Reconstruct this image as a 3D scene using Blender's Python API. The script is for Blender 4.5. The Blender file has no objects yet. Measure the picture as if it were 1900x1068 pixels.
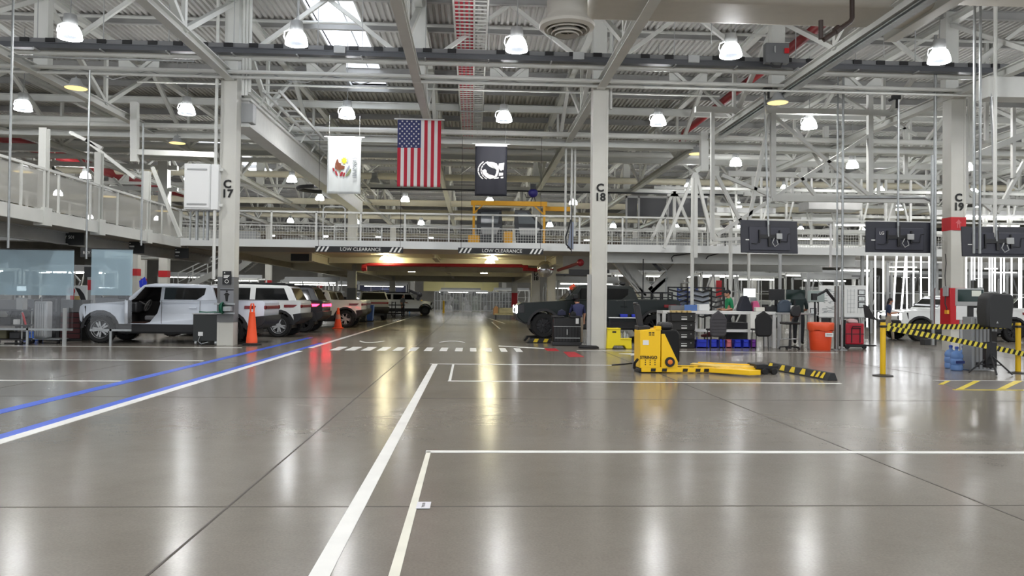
import bpy, math, random
from mathutils import Vector, Matrix
from math import sin, cos, pi, tan, atan, atan2, radians as R
random.seed(7)
scn = bpy.context.scene
col = scn.collection
# ---------------------------------------------------------------- camera
F = 1450.0; W, H = 1900, 1068; HC = 1.5
VX, VY, ROLL = 877.0, 554.0, 0.0122
yc = Vector(((VX - W/2)/F, -(VY - H/2)/F, 1.0)).normalized()
zc = Vector((ROLL, 1.0, 0.0)); zc = (zc - zc.dot(yc)*yc).normalized()
xc = zc.cross(yc); xc = xc if xc.x > 0 else -xc
C_R = Vector((xc.x, yc.x, zc.x)); C_U = Vector((xc.y, yc.y, zc.y)); C_F = Vector((xc.z, yc.z, zc.z))
EYE = Vector((0, 0, HC))
cd = bpy.data.cameras.new('camera'); cam = bpy.data.objects.new('camera', cd); col.objects.link(cam)
cam.matrix_world = Matrix(((C_R.x, C_U.x, -C_F.x, EYE.x), (C_R.y, C_U.y, -C_F.y, EYE.y), (C_R.z, C_U.z, -C_F.z, EYE.z), (0, 0, 0, 1)))
cd.sensor_width = 36; cd.sensor_fit = 'HORIZONTAL'; cd.lens = 36*F/W; cd.clip_end = 600; cd.clip_start = .05
scn.camera = cam
def ray(px, py):
    return (C_R*((px - W/2)/F) + C_U*(-(py - H/2)/F) + C_F)
def at(px, py, Y):
    d = ray(px, py); return EYE + d*(Y/d.y)
def fl(px, py, z=0.0):
    d = ray(px, py); return EYE + d*((z - HC)/d.z)
def ax(px, py, X):
    d = ray(px, py); return EYE + d*(X/d.x)
# ---------------------------------------------------------------- materials
def lin(c):
    return tuple(((x/255)/12.92 if x/255 <= .04045 else ((x/255 + .055)/1.055)**2.4) for x in c)
MATS = {}
def mat(name, rgb, rough=.5, metal=0, emit=0, noise=0, scale=4, alpha=1, coat=0, spec=.5):
    if name in MATS: return MATS[name]
    m = bpy.data.materials.new(name); m.use_nodes = True
    nt = m.node_tree; b = nt.nodes['Principled BSDF']
    c = lin(rgb)
    b.inputs['Base Color'].default_value = (*c, 1)
    b.inputs['Roughness'].default_value = rough; b.inputs['Metallic'].default_value = metal
    b.inputs['Specular IOR Level'].default_value = spec
    if coat: b.inputs['Coat Weight'].default_value = coat; b.inputs['Coat Roughness'].default_value = .06
    if emit:
        b.inputs['Emission Color'].default_value = (*c, 1); b.inputs['Emission Strength'].default_value = emit
    if alpha < 1: b.inputs['Alpha'].default_value = alpha
    if noise:
        tc = nt.nodes.new('ShaderNodeTexCoord'); n = nt.nodes.new('ShaderNodeTexNoise'); n.inputs['Scale'].default_value = scale
        n.inputs['Detail'].default_value = 5
        r = nt.nodes.new('ShaderNodeValToRGB')
        r.color_ramp.elements[0].position = .3; r.color_ramp.elements[1].position = .7
        r.color_ramp.elements[0].color = (*[x*(1 - noise) for x in c], 1); r.color_ramp.elements[1].color = (*[min(1, x*(1 + noise)) for x in c], 1)
        nt.links.new(tc.outputs['Object'], n.inputs['Vector']); nt.links.new(n.outputs['Fac'], r.inputs['Fac']); nt.links.new(r.outputs['Color'], b.inputs['Base Color'])
    MATS[name] = m; return m
STEEL = mat('white_painted_steel', (212, 213, 208), .45, noise=.05, scale=1.5)
CREAM = mat('cream_painted_steel', (212, 206, 184), .5, noise=.05, scale=1.5)
GREYSTEEL = mat('grey_painted_steel', (164, 164, 162), .5, noise=.08, scale=2)
DECK = mat('roof_deck_paint', (192, 191, 187), .6, noise=.06, scale=.6)
BLACK = mat('black_plastic', (22, 22, 24), .45)
DARK = mat('dark_charcoal', (48, 48, 50), .5, noise=.1)
MIDGREY = mat('mid_grey', (110, 111, 112), .5)
LTGREY = mat('light_grey', (168, 170, 170), .45)
WHITE = mat('white_plastic', (228, 229, 228), .4)
GALV = mat('galvanised', (165, 168, 168), .35, metal=.6, noise=.1, scale=8)
RED = mat('safety_red', (190, 24, 34), .45)
PIPERED = mat('sprinkler_red', (138, 26, 32), .45)
YELLOW = mat('machine_yellow', (250, 200, 14), .4, coat=.15)
STYELLOW = mat('stanchion_yellow', (226, 182, 12), .4)
LEMON = mat('stool_yellow', (238, 214, 22), .45)
ORANGE = mat('cone_orange', (246, 84, 34), .5)
BLUE = mat('bin_blue', (38, 58, 200), .4)
RUBBER = mat('tyre_rubber', (20, 20, 21), .75)
GLASS = mat('dark_glass', (14, 16, 18), .05, spec=.6)
ALU = mat('alloy', (190, 192, 195), .3, metal=.8)
SKIN = mat('skin', (196, 146, 120), .55)
TEXTK = mat('black_lettering', (18, 18, 18), .6)
TEXTW = mat('white_lettering', (236, 236, 232), .6)
LAMPG = mat('lamp_glow', (252, 253, 255), .4, emit=30)
LENSG = mat('lamp_lens', (214, 226, 240), .3, emit=.3)
WARMG = mat('warm_lamp_glow', (255, 226, 150), .4, emit=.75)
TUBEG = mat('led_tube_glow', (250, 252, 255), .4, emit=2.4)
SKYG = mat('skylight_glow', (238, 244, 255), .4, emit=2.0)
# ---------------------------------------------------------------- mesh builder
class MB:
    def __init__(s): s.v = []; s.f = []; s.m = []; s.mats = []; s.cur = 0
    def use(s, m):
        if m not in s.mats: s.mats.append(m)
        s.cur = s.mats.index(m); return s
    def add(s, vs, fs):
        b = len(s.v); s.v += [tuple(p) for p in vs]
        for f in fs: s.f.append([b + i for i in f]); s.m.append(s.cur)
        return s
    def box(s, x0, y0, z0, x1, y1, z1, M=None):
        vs = [(x, y, z) for z in (z0, z1) for y in (y0, y1) for x in (x0, x1)]
        if M is not None: vs = [M @ Vector(p) for p in vs]
        return s.add(vs, [(0, 2, 3, 1), (4, 5, 7, 6), (0, 1, 5, 4), (2, 6, 7, 3), (0, 4, 6, 2), (1, 3, 7, 5)])
    def cbox(s, c, d, M=None):
        return s.box(c[0]-d[0]/2, c[1]-d[1]/2, c[2]-d[2]/2, c[0]+d[0]/2, c[1]+d[1]/2, c[2]+d[2]/2, M)
    def frame(s, p0, p1, up=(0, 0, 1)):
        p0 = Vector(p0); p1 = Vector(p1); d = (p1 - p0); L = d.length; d.normalize()
        u = Vector(up)
        if abs(d.dot(u)) > .99: u = Vector((0, 1, 0))
        a = d.cross(u).normalized(); b = a.cross(d)
        return p0, p1, d, a, b
    def bar(s, p0, p1, w, h, up=(0, 0, 1)):
        p0, p1, d, a, b = s.frame(p0, p1, up)
        vs = [p + a*(i*w/2) + b*(j*h/2) for p in (p0, p1) for i, j in ((-1, -1), (1, -1), (1, 1), (-1, 1))]
        return s.add(vs, [(0, 1, 2, 3), (7, 6, 5, 4), (0, 4, 5, 1), (1, 5, 6, 2), (2, 6, 7, 3), (3, 7, 4, 0)])
    def ibeam(s, p0, p1, w, h, t=.03, up=(0, 0, 1)):
        p0, p1, d, a, b = s.frame(p0, p1, up)
        s.bar(p0 + b*(h/2 - t/2), p1 + b*(h/2 - t/2), w, t, up); s.bar(p0 - b*(h/2 - t/2), p1 - b*(h/2 - t/2), w, t, up)
        return s.bar(p0, p1, t, h - 2*t, up)
    def tube(s, p0, p1, r, n=8, r1=None, cap=True):
        p0, p1, d, a, b = s.frame(p0, p1); r1 = r if r1 is None else r1
        vs = [p + (a*cos(2*pi*i/n) + b*sin(2*pi*i/n))*q for p, q in ((p0, r), (p1, r1)) for i in range(n)]
        fs = [(i, n + i, n + (i+1) % n, (i+1) % n) for i in range(n)]
        if cap: fs += [tuple(range(n)), tuple(reversed(range(n, 2*n)))]
        return s.add(vs, fs)
    def path(s, pts, r, n=6):
        pts = [Vector(p) for p in pts]; rings = []; a = None
        for i, p in enumerate(pts):
            d = (pts[min(i+1, len(pts)-1)] - pts[max(i-1, 0)]).normalized()
            if a is None:
                u = Vector((0, 0, 1)) if abs(d.z) < .9 else Vector((0, 1, 0)); a = d.cross(u).normalized()
            else: a = (a - d*a.dot(d)).normalized()
            b = a.cross(d)
            rings.append([p + (a*cos(2*pi*k/n) + b*sin(2*pi*k/n))*r for k in range(n)])
        vs = [q for g in rings for q in g]; fs = []
        for i in range(len(pts)-1):
            for k in range(n): fs.append((i*n + k, (i+1)*n + k, (i+1)*n + (k+1) % n, i*n + (k+1) % n))
        fs += [tuple(range(n)), tuple(reversed(range((len(pts)-1)*n, len(pts)*n)))]
        return s.add(vs, fs)
    def lathe(s, prof, n=20, c=(0, 0, 0), axis='z', M=None, cap=True):
        vs = []; c = Vector(c)
        for r, z in prof:
            for k in range(n):
                a = 2*pi*k/n
                p = Vector((r*cos(a), r*sin(a), z)) if axis == 'z' else (Vector((r*cos(a), z, r*sin(a))) if axis == 'y' else Vector((z, r*cos(a), r*sin(a))))
                p = p + c
                vs.append(M @ p if M is not None else p)
        fs = []; m = len(prof)
        for i in range(m-1):
            for k in range(n): fs.append((i*n + k, i*n + (k+1) % n, (i+1)*n + (k+1) % n, (i+1)*n + k))
        if cap and prof[0][0] > 0: fs.append(tuple(reversed(range(n))))
        if cap and prof[-1][0] > 0: fs.append(tuple(range((m-1)*n, m*n)))
        return s.add(vs, fs)
    def ball(s, c, r, n=12, m=8, M=None):
        r = (r, r, r) if not hasattr(r, '__len__') else r
        vs = []; fs = []
        for i in range(m+1):
            t = pi*i/m
            for k in range(n): vs.append(Vector((c[0] + r[0]*sin(t)*cos(2*pi*k/n), c[1] + r[1]*sin(t)*sin(2*pi*k/n), c[2] + r[2]*cos(t))))
        if M is not None: vs = [M @ p for p in vs]
        for i in range(m):
            for k in range(n): fs.append((i*n + k, (i+1)*n + k, (i+1)*n + (k+1) % n, i*n + (k+1) % n))
        return s.add(vs, fs)
    def prism(s, poly, a, b, plane='xz', M=None):
        """poly of 2-D points extruded between a and b along the third axis; a and b may be functions of the point"""
        n = len(poly); vs = []
        for e in (a, b):
            for p in poly:
                q = e(p) if callable(e) else e
                v = Vector((p[0], q, p[1])) if plane == 'xz' else (Vector((p[0], p[1], q)) if plane == 'xy' else Vector((q, p[0], p[1])))
                vs.append(M @ v if M is not None else v)
        fs = [tuple(range(n)), tuple(reversed(range(n, 2*n)))] + [(i, n + i, n + (i+1) % n, (i+1) % n) for i in range(n)]
        return s.add(vs, fs)
    def quad(s, *p): return s.add(p, [tuple(range(len(p)))])
    def build(s, name, m=None, parent=None, bevel=0, smooth=True, loc=None, seg=2, fixn=False):
        me = bpy.data.meshes.new(name); me.from_pydata(s.v, [], s.f); me.update()
        mats = s.mats or [m]
        if m is not None and not s.mats: mats = [m]
        for q in mats: me.materials.append(q)
        if s.mats: me.polygons.foreach_set('material_index', s.m)
        if smooth: me.shade_smooth(); me.set_sharp_from_angle(angle=.7)
        if fixn:
            import bmesh
            bm = bmesh.new(); bm.from_mesh(me); bmesh.ops.recalc_face_normals(bm, faces=bm.faces); bm.to_mesh(me); bm.free()
        o = bpy.data.objects.new(name, me); col.objects.link(o)
        if parent is not None: o.parent = parent
        if loc is not None: o.location = loc
        if bevel:
            md = o.modifiers.new('bevel', 'BEVEL'); md.width = bevel; md.segments = seg; md.limit_method = 'ANGLE'; md.angle_limit = R(35)
        return o
def tag(o, label, cat, group=None, kind=None):
    o['label'] = label; o['category'] = cat
    if group: o['group'] = group
    if kind: o['kind'] = kind
    return o
def struct(o, label=None):
    o['kind'] = 'structure'
    if label: o['label'] = label
    return o
def empty(name, label, cat, loc=(0, 0, 0), rz=0, group=None, sc=None):
    o = bpy.data.objects.new(name, None); col.objects.link(o); o.location = loc; o.rotation_euler = (0, 0, rz); o.empty_display_size = .2
    if sc: o.scale = sc
    if label: tag(o, label, cat, group)
    return o
def kids(o): return [c for c in bpy.data.objects if c.parent == o]
CHILD = {}
def dup(root, loc, rz=None, label=None, group=None, sc=None):
    if root.name not in CHILD:
        ch = kids(root); CHILD[root.name] = [(c, kids(c)) for c in ch]
    r = root.copy(); col.objects.link(r); r.location = loc
    if rz is not None: r.rotation_euler = (0, 0, rz)
    if sc: r.scale = sc
    if label: r['label'] = label
    if group: r['group'] = group
    for c, gs in CHILD[root.name]:
        k = c.copy(); col.objects.link(k); k.parent = r
        for g in gs:
            q = g.copy(); col.objects.link(q); q.parent = k
    return r
FONT = {}
def text(s, size, m, loc, parent=None, rot=(pi/2, 0, 0), name='lettering', align='CENTER', ext=.003, sx=1, bold=0):
    c = bpy.data.curves.new(name, 'FONT'); c.body = s; c.size = size; c.align_x = align; c.align_y = 'CENTER'; c.extrude = ext; c.materials.append(m)
    c.offset = bold; c.space_line = .85; c.resolution_u = 3
    t = bpy.data.objects.new('t', c); me = bpy.data.meshes.new_from_object(t); bpy.data.objects.remove(t); bpy.data.curves.remove(c)
    o = bpy.data.objects.new(name, me); col.objects.link(o); o.location = loc; o.rotation_euler = rot; o.scale = (sx, 1, 1)
    if parent is not None: o.parent = parent
    return o
ORD = ['first', 'second', 'third', 'fourth', 'fifth', 'sixth', 'seventh', 'eighth', 'ninth', 'tenth', 'eleventh', 'twelfth', 'thirteenth', 'fourteenth', 'fifteenth', 'sixteenth', 'seventeenth', 'eighteenth']
XL = [-7.47 + 5.69*k for k in range(-7, 11)]      # truss lines (columns stand on every second one)
Y0 = 24.4
# ================================================================ FLOOR
def concrete():
    m = bpy.data.materials.new('polished_concrete'); m.use_nodes = True; nt = m.node_tree; b = nt.nodes['Principled BSDF']; N = nt.nodes.new; L = nt.links.new
    tc = N('ShaderNodeTexCoord')
    n1 = N('ShaderNodeTexNoise'); n1.inputs['Scale'].default_value = .35; n1.inputs['Detail'].default_value = 8; n1.inputs['Roughness'].default_value = .65
    n2 = N('ShaderNodeTexNoise'); n2.inputs['Scale'].default_value = 6; n2.inputs['Detail'].default_value = 10; n2.inputs['Roughness'].default_value = .75
    n3 = N('ShaderNodeTexNoise'); n3.inputs['Scale'].default_value = 60; n3.inputs['Detail'].default_value = 3
    for n in (n1, n2, n3): L(tc.outputs['Object'], n.inputs['Vector'])
    r = N('ShaderNodeValToRGB'); e = r.color_ramp.elements
    e[0].position = .3; e[0].color = (*lin((122, 116, 107)), 1); e[1].position = .72; e[1].color = (*lin((143, 137, 128)), 1)
    mx = N('ShaderNodeMix'); mx.data_type = 'FLOAT'; mx.inputs[0].default_value = .25
    L(n1.outputs['Fac'], mx.inputs[2]); L(n2.outputs['Fac'], mx.inputs[3]); L(mx.outputs[0], r.inputs['Fac'])
    m2 = N('ShaderNodeMix'); m2.data_type = 'RGBA'; m2.blend_type = 'MULTIPLY'; m2.inputs[0].default_value = .35
    L(r.outputs['Color'], m2.inputs[6]); L(n3.outputs['Fac'], m2.inputs[7]); L(m2.outputs[2], b.inputs['Base Color'])
    rr = N('ShaderNodeMapRange'); rr.inputs[1].default_value = .3; rr.inputs[2].default_value = .7; rr.inputs[3].default_value = .15; rr.inputs[4].default_value = .23
    L(mx.outputs[0], rr.inputs[0]); L(rr.outputs[0], b.inputs['Roughness'])
    mp = N('ShaderNodeMapping'); mp.inputs['Scale'].default_value = (1.2, 3.0, 1); L(tc.outputs['Object'], mp.inputs['Vector'])
    n4 = N('ShaderNodeTexNoise'); n4.inputs['Scale'].default_value = 1.4; n4.inputs['Detail'].default_value = 4; L(mp.outputs[0], n4.inputs['Vector'])
    bp = N('ShaderNodeBump'); bp.inputs['Strength'].default_value = .05; bp.inputs['Distance'].default_value = .03
    L(n4.outputs['Fac'], bp.inputs['Height']); L(bp.outputs[0], b.inputs['Normal'])
    b.inputs['Specular IOR Level'].default_value = .22
    return m
o = MB().quad((-62, -9, 0), (62, -9, 0), (62, 132, 0), (-62, 132, 0)).build('floor', concrete(), smooth=False); struct(o)
TAPE = mat('white_floor_tape', (226, 226, 222), .4, noise=.06, scale=3)
BTAPE = mat('blue_floor_tape', (52, 92, 206), .4, noise=.08, scale=3)
RTAPE = mat('red_floor_tape', (176, 34, 44), .4, noise=.08, scale=3)
YTAPE = mat('yellow_floor_tape', (214, 192, 52), .45, noise=.12, scale=4)
JOINT = mat('joint_filler', (72, 66, 60), .7)
def mark(x0, y0, x1, y1, m, z=.004):
    return struct(MB().box(x0, y0, 0, x1, y1, z).build('floor_marking', m, smooth=False))
def markpoly(pts, m, z=.005):
    return struct(MB().prism([(p[0], p[1]) for p in pts], 0, z, 'xy').build('floor_marking', m, smooth=False))
for x in (-24.5, -18.85, -13.16, -7.47, -1.72, 3.86, 9.6, 15.29, 21):
    struct(MB().box(x - .009, -8, 0, x + .009, 126, .0015).build('floor_joint', JOINT, smooth=False))
for y in (5.68, 11.8, 17.9, 24.4, 30.5, 36.6):
    struct(MB().box(-60, y - .008, 0, 60, y + .008, .0012).build('floor_joint', JOINT, smooth=False))
def lineY(pa, pb, pc, pd, m, z=.004):           # edges given as picture points; runs along Y
    a, b_, c, d = fl(*pa), fl(*pb), fl(*pc), fl(*pd)
    markpoly((a, b_, c, d), m, z)
xw = [fl(0, 824).x, fl(0, 815).x, fl(0, 806).x]; xb = [fl(0, 767.5).x, fl(0, 760).x]
mark(xw[1] , 7, xw[0], fl(553, 651).y, TAPE); mark(xw[1], fl(568, 645).y, xw[0], fl(770, 581).y, TAPE)
mark(xw[2], 7, xw[1], fl(600, 636).y, BTAPE); mark(xb[1], 7, xb[0], fl(575, 626).y, BTAPE)
a = fl(806, 675)
lineY((560, 1090), (601, 1090), (812, 675), (802, 675), TAPE)
mark(a.x - .1, a.y - .04, fl(1130, 675).x, a.y + .06, TAPE)
p = fl(840, 676); q = fl(834, 706.5)
markpoly((fl(839, 676), fl(843, 676), fl(837, 706), fl(832, 706)), TAPE)
mark(q.x - .03, q.y - .05, fl(1560, 711).x, q.y + .04, TAPE)
c1 = fl(795, 838)
lineY((714, 1090), (736, 1090), (799.5, 838), (791, 838), mat('cream_floor_tape', (222, 220, 206), .45, noise=.08, scale=3))
mark(fl(790, 838).x, fl(1300, 840.2).y, 12, fl(1300, 836.6).y, TAPE)
for y, x1 in ((706, 228), (667, 386), (642, 462)):
    g = fl(100, y); mark(-14, g.y - .045, fl(x1, y).x, g.y + .045, TAPE)
g0 = fl(800, 651).y; g1 = fl(800, 644.5).y
for x0, x1 in ((607, 628), (636, 658), (667, 688), (697, 717), (727, 746), (757, 774), (786, 803), (815, 832), (844, 861), (872, 887), (901, 916), (929, 944), (957, 972)):
    mark(fl(x0, 651).x, g0, fl(x1 - 3, 651).x, g1, TAPE)
for x0, s in ((663, -1), (816, 1)):
    pts = []
    for k in range(9):
        t = k/8; pts.append((fl(x0 + 47*t, 634).x, fl(x0, 634).y + s*.9*(4*t*(1-t) - .5)))
    markpoly(pts + [(x, y + .3) for x, y in reversed(pts)], TAPE)
markpoly((fl(1009, 646), fl(1031, 646), fl(1038, 651), fl(1016, 651)), RTAPE)
markpoly((fl(1045, 652.5), fl(1066, 652.5), fl(1084, 662), fl(1056, 662)), RTAPE)
g = fl(1300, 652); mark(fl(1070, 650).x, g.y - .05, fl(1560, 655).x, g.y + .05, TAPE)
markpoly((fl(925, 641), fl(1010, 645.5), fl(1010, 647), fl(925, 642.2)), TAPE)
markpoly((fl(1148, 656), fl(1190, 655), fl(1190, 657), fl(1170, 659.5), fl(1172, 657.5)), TAPE)
for (x0, y0, x1, y1) in ((911, 597, 926, 610), (935, 600, 905, 590)):
    markpoly((fl(x0, y0), fl(x0 + 3, y0), fl(x1 + 3, y1), fl(x1, y1)), TAPE)
# hatched zone by the kiosk
hy0, hy1 = fl(1800, 723).y, fl(1800, 706).y; hx0 = fl(1750, 723).x
markpoly(((hx0 + .3, hy0), (fl(1735, 706).x, hy1), (14.5, hy1), (14.5, hy0)), mat('dark_floor_paint', (98, 94, 92), .4, noise=.2, scale=12), .003)
mark(hx0 + .2, hy0 - .03, 14.5, hy0 + .03, YTAPE, .006); mark(fl(1735, 706).x, hy1 - .02, 14.5, hy1 + .03, TAPE, .006)
for qd in (((1774, 722), (1788, 722), (1819, 706.5), (1807, 706.5)), ((1850, 722), (1866, 722), (1898, 706.5), (1882, 706.5)), ((1741, 713), (1751, 713), (1764, 706.5), (1755, 706.5))):
    markpoly([fl(*q) for q in qd], YTAPE, .0055)
t = fl(786, 938)
lab = MB().box(-.05, -.09, 0, .05, .09, .002).build('floor_label', mat('label_paper', (214, 213, 220), .5), loc=(t.x, t.y, .0045))
tag(lab, 'small white paper label stuck to the floor beside the cream tape line', 'label')
text('TM0.5ND', .032, TEXTK, (0, 0, .0025), lab, rot=(0, 0, pi/2), ext=.0004)
# ================================================================ ROOF
ZR = 11.0
def deck(x0, x1, y0, y1):
    per = .2; n = int(round((x1 - x0)/per)); pr = []
    for i in range(n):
        x = x0 + i*per
        pr += [(x, 0), (x + .085, 0), (x + .11, .07), (x + .175, .07)]
    pr.append((x1, 0))
    vs = [(x, y, ZR + z) for y in (y0, y1) for x, z in pr]; k = len(pr)
    b = MB().add(vs, [(i, i+1, k+i+1, k+i) for i in range(k-1)])
    b.box(x0, y0, ZR + .12, x1, y1, ZR + .2)
    return struct(b.build('ceiling', DECK, smooth=False))
SX0, SX1, SY0, SY1 = -5.55, -3.95, 15.0, 35.6
deck(-62, SX0, -9, 132); deck(SX1, 62, -9, 132); deck(SX0, SX1, SY1, 132); deck(SX0, SX1, -9, SY0)
sk = empty('window', None, None); sk.name = 'window_1'; struct(sk)
b = MB()
for (x0, y0, x1, y1) in ((SX0 - .05, SY0, SX0, SY1), (SX1, SY0, SX1 + .05, SY1), (SX0, SY0 - .05, SX1, SY0), (SX0, SY1, SX1, SY1 + .05)): b.box(x0, y0, ZR - .02, x1, y1, ZR + .75)
b.build('window_curb', WHITE, sk)
b = MB()
for k in range(8):
    y = SY0 + (SY1 - SY0)*k/7; b.box(SX0, y - .05, ZR + .66, SX1, y + .05, ZR + .74)
b.box((SX0 + SX1)/2 - .03, SY0, ZR + .66, (SX0 + SX1)/2 + .03, SY1, ZR + .74); b.build('window_bar', WHITE, sk)
MB().quad((SX0, SY0, ZR + .76), (SX0, SY1, ZR + .76), (SX1, SY1, ZR + .76), (SX1, SY0, ZR + .76)).build('window_pane', SKYG, sk)
sk2 = empty('window', None, None); sk2.name = 'window_2'; struct(sk2)
MB().box(-16.9, 48, ZR - .06, -15.2, 60, ZR - .03).build('window_pane', SKYG, sk2)
b = MB(); [b.box(-16.95, 48 + 1.5*k - .06, ZR - .12, -15.15, 48 + 1.5*k + .06, ZR - .05) for k in range(9)]; b.build('window_bar', WHITE, sk2)
k = 0; y = 24.4 - 2.711*7
while y < 126:
    struct(MB().ibeam((-60, y, ZR - .14), (60, y, ZR - .14), .14, .28, .02).build('roof_purlin_beam', GREYSTEEL, smooth=False)); y += 2.711
# ---- trusses along the hall
def webs(b, x, ya, yb, z0, z1):
    h = 8.133/2; k0 = int(math.floor(ya/h)); k1 = int(yb/h)
    for k in range(k0, k1):
        y = k*h
        if k % 2: b.bar((x, y, z0), (x, y, z1), .1, .16, (0, 1, 0))
        lo, hi = ((y, z0), (y + h, z1)) if k % 2 else ((y, z1), (y + h, z0))
        b.bar((x, lo[0], lo[1]), (x, hi[0], hi[1]), .13, .15, (1, 0, 0))
    return b
for i, x in enumerate(XL):
    t = struct(empty('roof_truss_beam', None, None))
    ye = 124; ys = -8
    MB().ibeam((x, ys, 8.2), (x, ye, 8.2), .26, .26, .03).build('bottom_chord', STEEL, t, smooth=False)
    MB().ibeam((x, ys, 10.62), (x, ye, 10.62), .24, .24, .03).build('top_chord', STEEL, t, smooth=False)
    webs(MB(), x, ys, ye, 8.3, 10.55).build('web_lattice', STEEL, t, smooth=False)
# ---- transverse trusses on the column rows
for j, Y in enumerate((24.4, 48.8, 73.2, 97.6)):
    t = struct(empty('cross_truss_beam', None, None))
    zt = 8.84 if j == 0 else 9.0
    MB().tube((-58, Y - .25, zt), (58, Y - .25, zt), .15 if j == 0 else .2, 10).build('top_chord', CREAM if j else STEEL, t)
    MB().ibeam((-58, Y, 8.33), (58, Y, 8.33), .25, .16, .03).build('bottom_chord', STEEL, t, smooth=False)
    b = MB(); g = MB()
    for x in XL:
        xm = x + 2.845
        b.bar((xm, Y, 8.36), (xm - .55, Y, zt), .1, .1); b.bar((xm, Y, 8.36), (xm + .55, Y, zt), .1, .1)
        g.prism([(xm - .62, zt), (xm - .6, 8.42), (xm - .08, 8.38)], Y + .02, Y + .05); g.prism([(xm + .62, zt), (xm + .6, 8.42), (xm + .08, 8.38)], Y + .02, Y + .05)
        if j < 2:
            b.bar((x, Y, 8.3), (x, Y, 10.9), .42, .3, (0, 1, 0))
            b.bar((x + .2, Y + .1, 8.8), (xm, Y + .1, 10.8), .12, .12); b.bar((x + 5.49, Y + .1, 8.8), (xm, Y + .1, 10.8), .12, .12)
        else: b.bar((x, Y, 8.3), (x, Y, 10.9), .3, .3, (0, 1, 0))
    b.build('web_lattice', STEEL, t, smooth=False); g.build('gusset_plate', STEEL, t, smooth=False)
for Y, z, w, h, x0, x1 in ((32.5, 8.05, .3, .3, -58, 58), (40.7, 8.9, .3, .36, -58, 58), (57, 8.4, .3, .4, -58, 58), (65, 8.6, .3, .4, -58, 58), (81, 8.0, .3, .4, -58, 58), (34.4, 9.9, .2, .3, -58, 58), (30.4, 10.0, .16, .22, -58, 58)):
    struct(MB().ibeam((x0, Y, z), (x1, Y, z), w, h, .03).build('cross_beam', STEEL if Y < 45 else CREAM, smooth=False))
# ---- columns
COLM = mat('column_paint', (202, 201, 193), .45, noise=.06, scale=1)
COLG = mat('column_grey_band', (112, 113, 113), .5)
def column(x, Y, top=8.3, code=None, kind='grey', w=.46, d=.46, zl=4.75):
    c = struct(empty('column', None, None, (x, Y, 0)))
    b = MB()
    b.box(-w/2, -d/2, 0, w/2, d/2, top)
    b.box(-w/2 - .012, -d/2 - .012, 0, -w/2 + .05, d/2, top); b.box(w/2 - .05, -d/2 - .012, 0, w/2 + .012, d/2, top)
    b.build('shaft', COLM, c, smooth=False)
    e = .018
    if kind == 'grey': MB().box(-w/2 - e, -d/2 - e, .7, w/2 + e, d/2 + e, 2.08).build('painted_band', COLG, c, smooth=False)
    if kind == 'red':
        MB().box(-w/2 - .05, -d/2 - .05, .72, w/2 + .05, d/2 + .05, 2.02).build('padding', RED, c, bevel=.02)
        MB().box(-w/2 - e, -d/2 - e, 3.86, w/2 + e, d/2 + e, 4.28).build('painted_band', RED, c, smooth=False)
    if kind == 'band': MB().box(-w/2 - e, -d/2 - e, 2.6, w/2 + e, d/2 + e, 3.0).build('painted_band', RED, c, smooth=False)
    if kind == 'redlow': MB().box(-w/2 - e, -d/2 - e, .75, w/2 + e, d/2 + e, 2.1).build('painted_band', RED, c, smooth=False)
    if code: text(code, .34, TEXTK, (.0, -d/2 - .02, zl), c, bold=.012)
    return c
c17 = column(-7.5, 24.4, 8.3, 'C\n17', 'grey')
c18 = column(3.93, 24.4, 8.3, 'C\n18', 'plain', zl=4.85)
c19 = column(15.45, 24.4, 8.3, 'C\n19', 'red')
MB().prism([(-.05, 3.93), (-.05, 4.09), (-.1, 4.09), (0, 4.21), (.1, 4.09), (.05, 4.09), (.05, 3.93), (.02, 3.93), (.02, 4.05), (-.02, 4.05), (-.02, 3.93)], -.256, -.25).build('arrow_print', mat('faded_red_lettering', (206, 100, 104), .5), c19, smooth=False)
column(-18.85, 24.4); column(26.7, 24.4)
for x in (-30.2, -18.85, -7.47, 3.91, 15.29, 26.67, 38):
    for Y in (48.8, 73.2, 97.6):
        kd = 'grey'; cd_ = None
        if (x, Y) == (3.91, 48.8): kd = 'plain'; cd_ = 'D\n18'
        if (x, Y) == (3.91, 73.2): kd = 'redlow'
        if x < -15: kd = 'band'
        column(x, Y, 8.3, cd_, kd, w=.5, zl=2.95)
column(at(1023, 520, 42).x, 42, 3.4, None, 'plain', w=.4)
column(at(252, 500, 46).x, 46, 4, None, 'band', w=.35)
# ---- rest of the shell
WALLM = mat('far_wall_paint', (170, 168, 160), .7, noise=.25, scale=.25)
for nm, bx in (('wall_back', (-62, 128, 0, 62, 128.3, 11)), ('wall_left', (-62.3, -9, 0, -62, 128, 11)), ('wall_right', (62, -9, 0, 62.3, 128, 11))):
    struct(MB().box(*bx).build(nm, WALLM, smooth=False))
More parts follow.
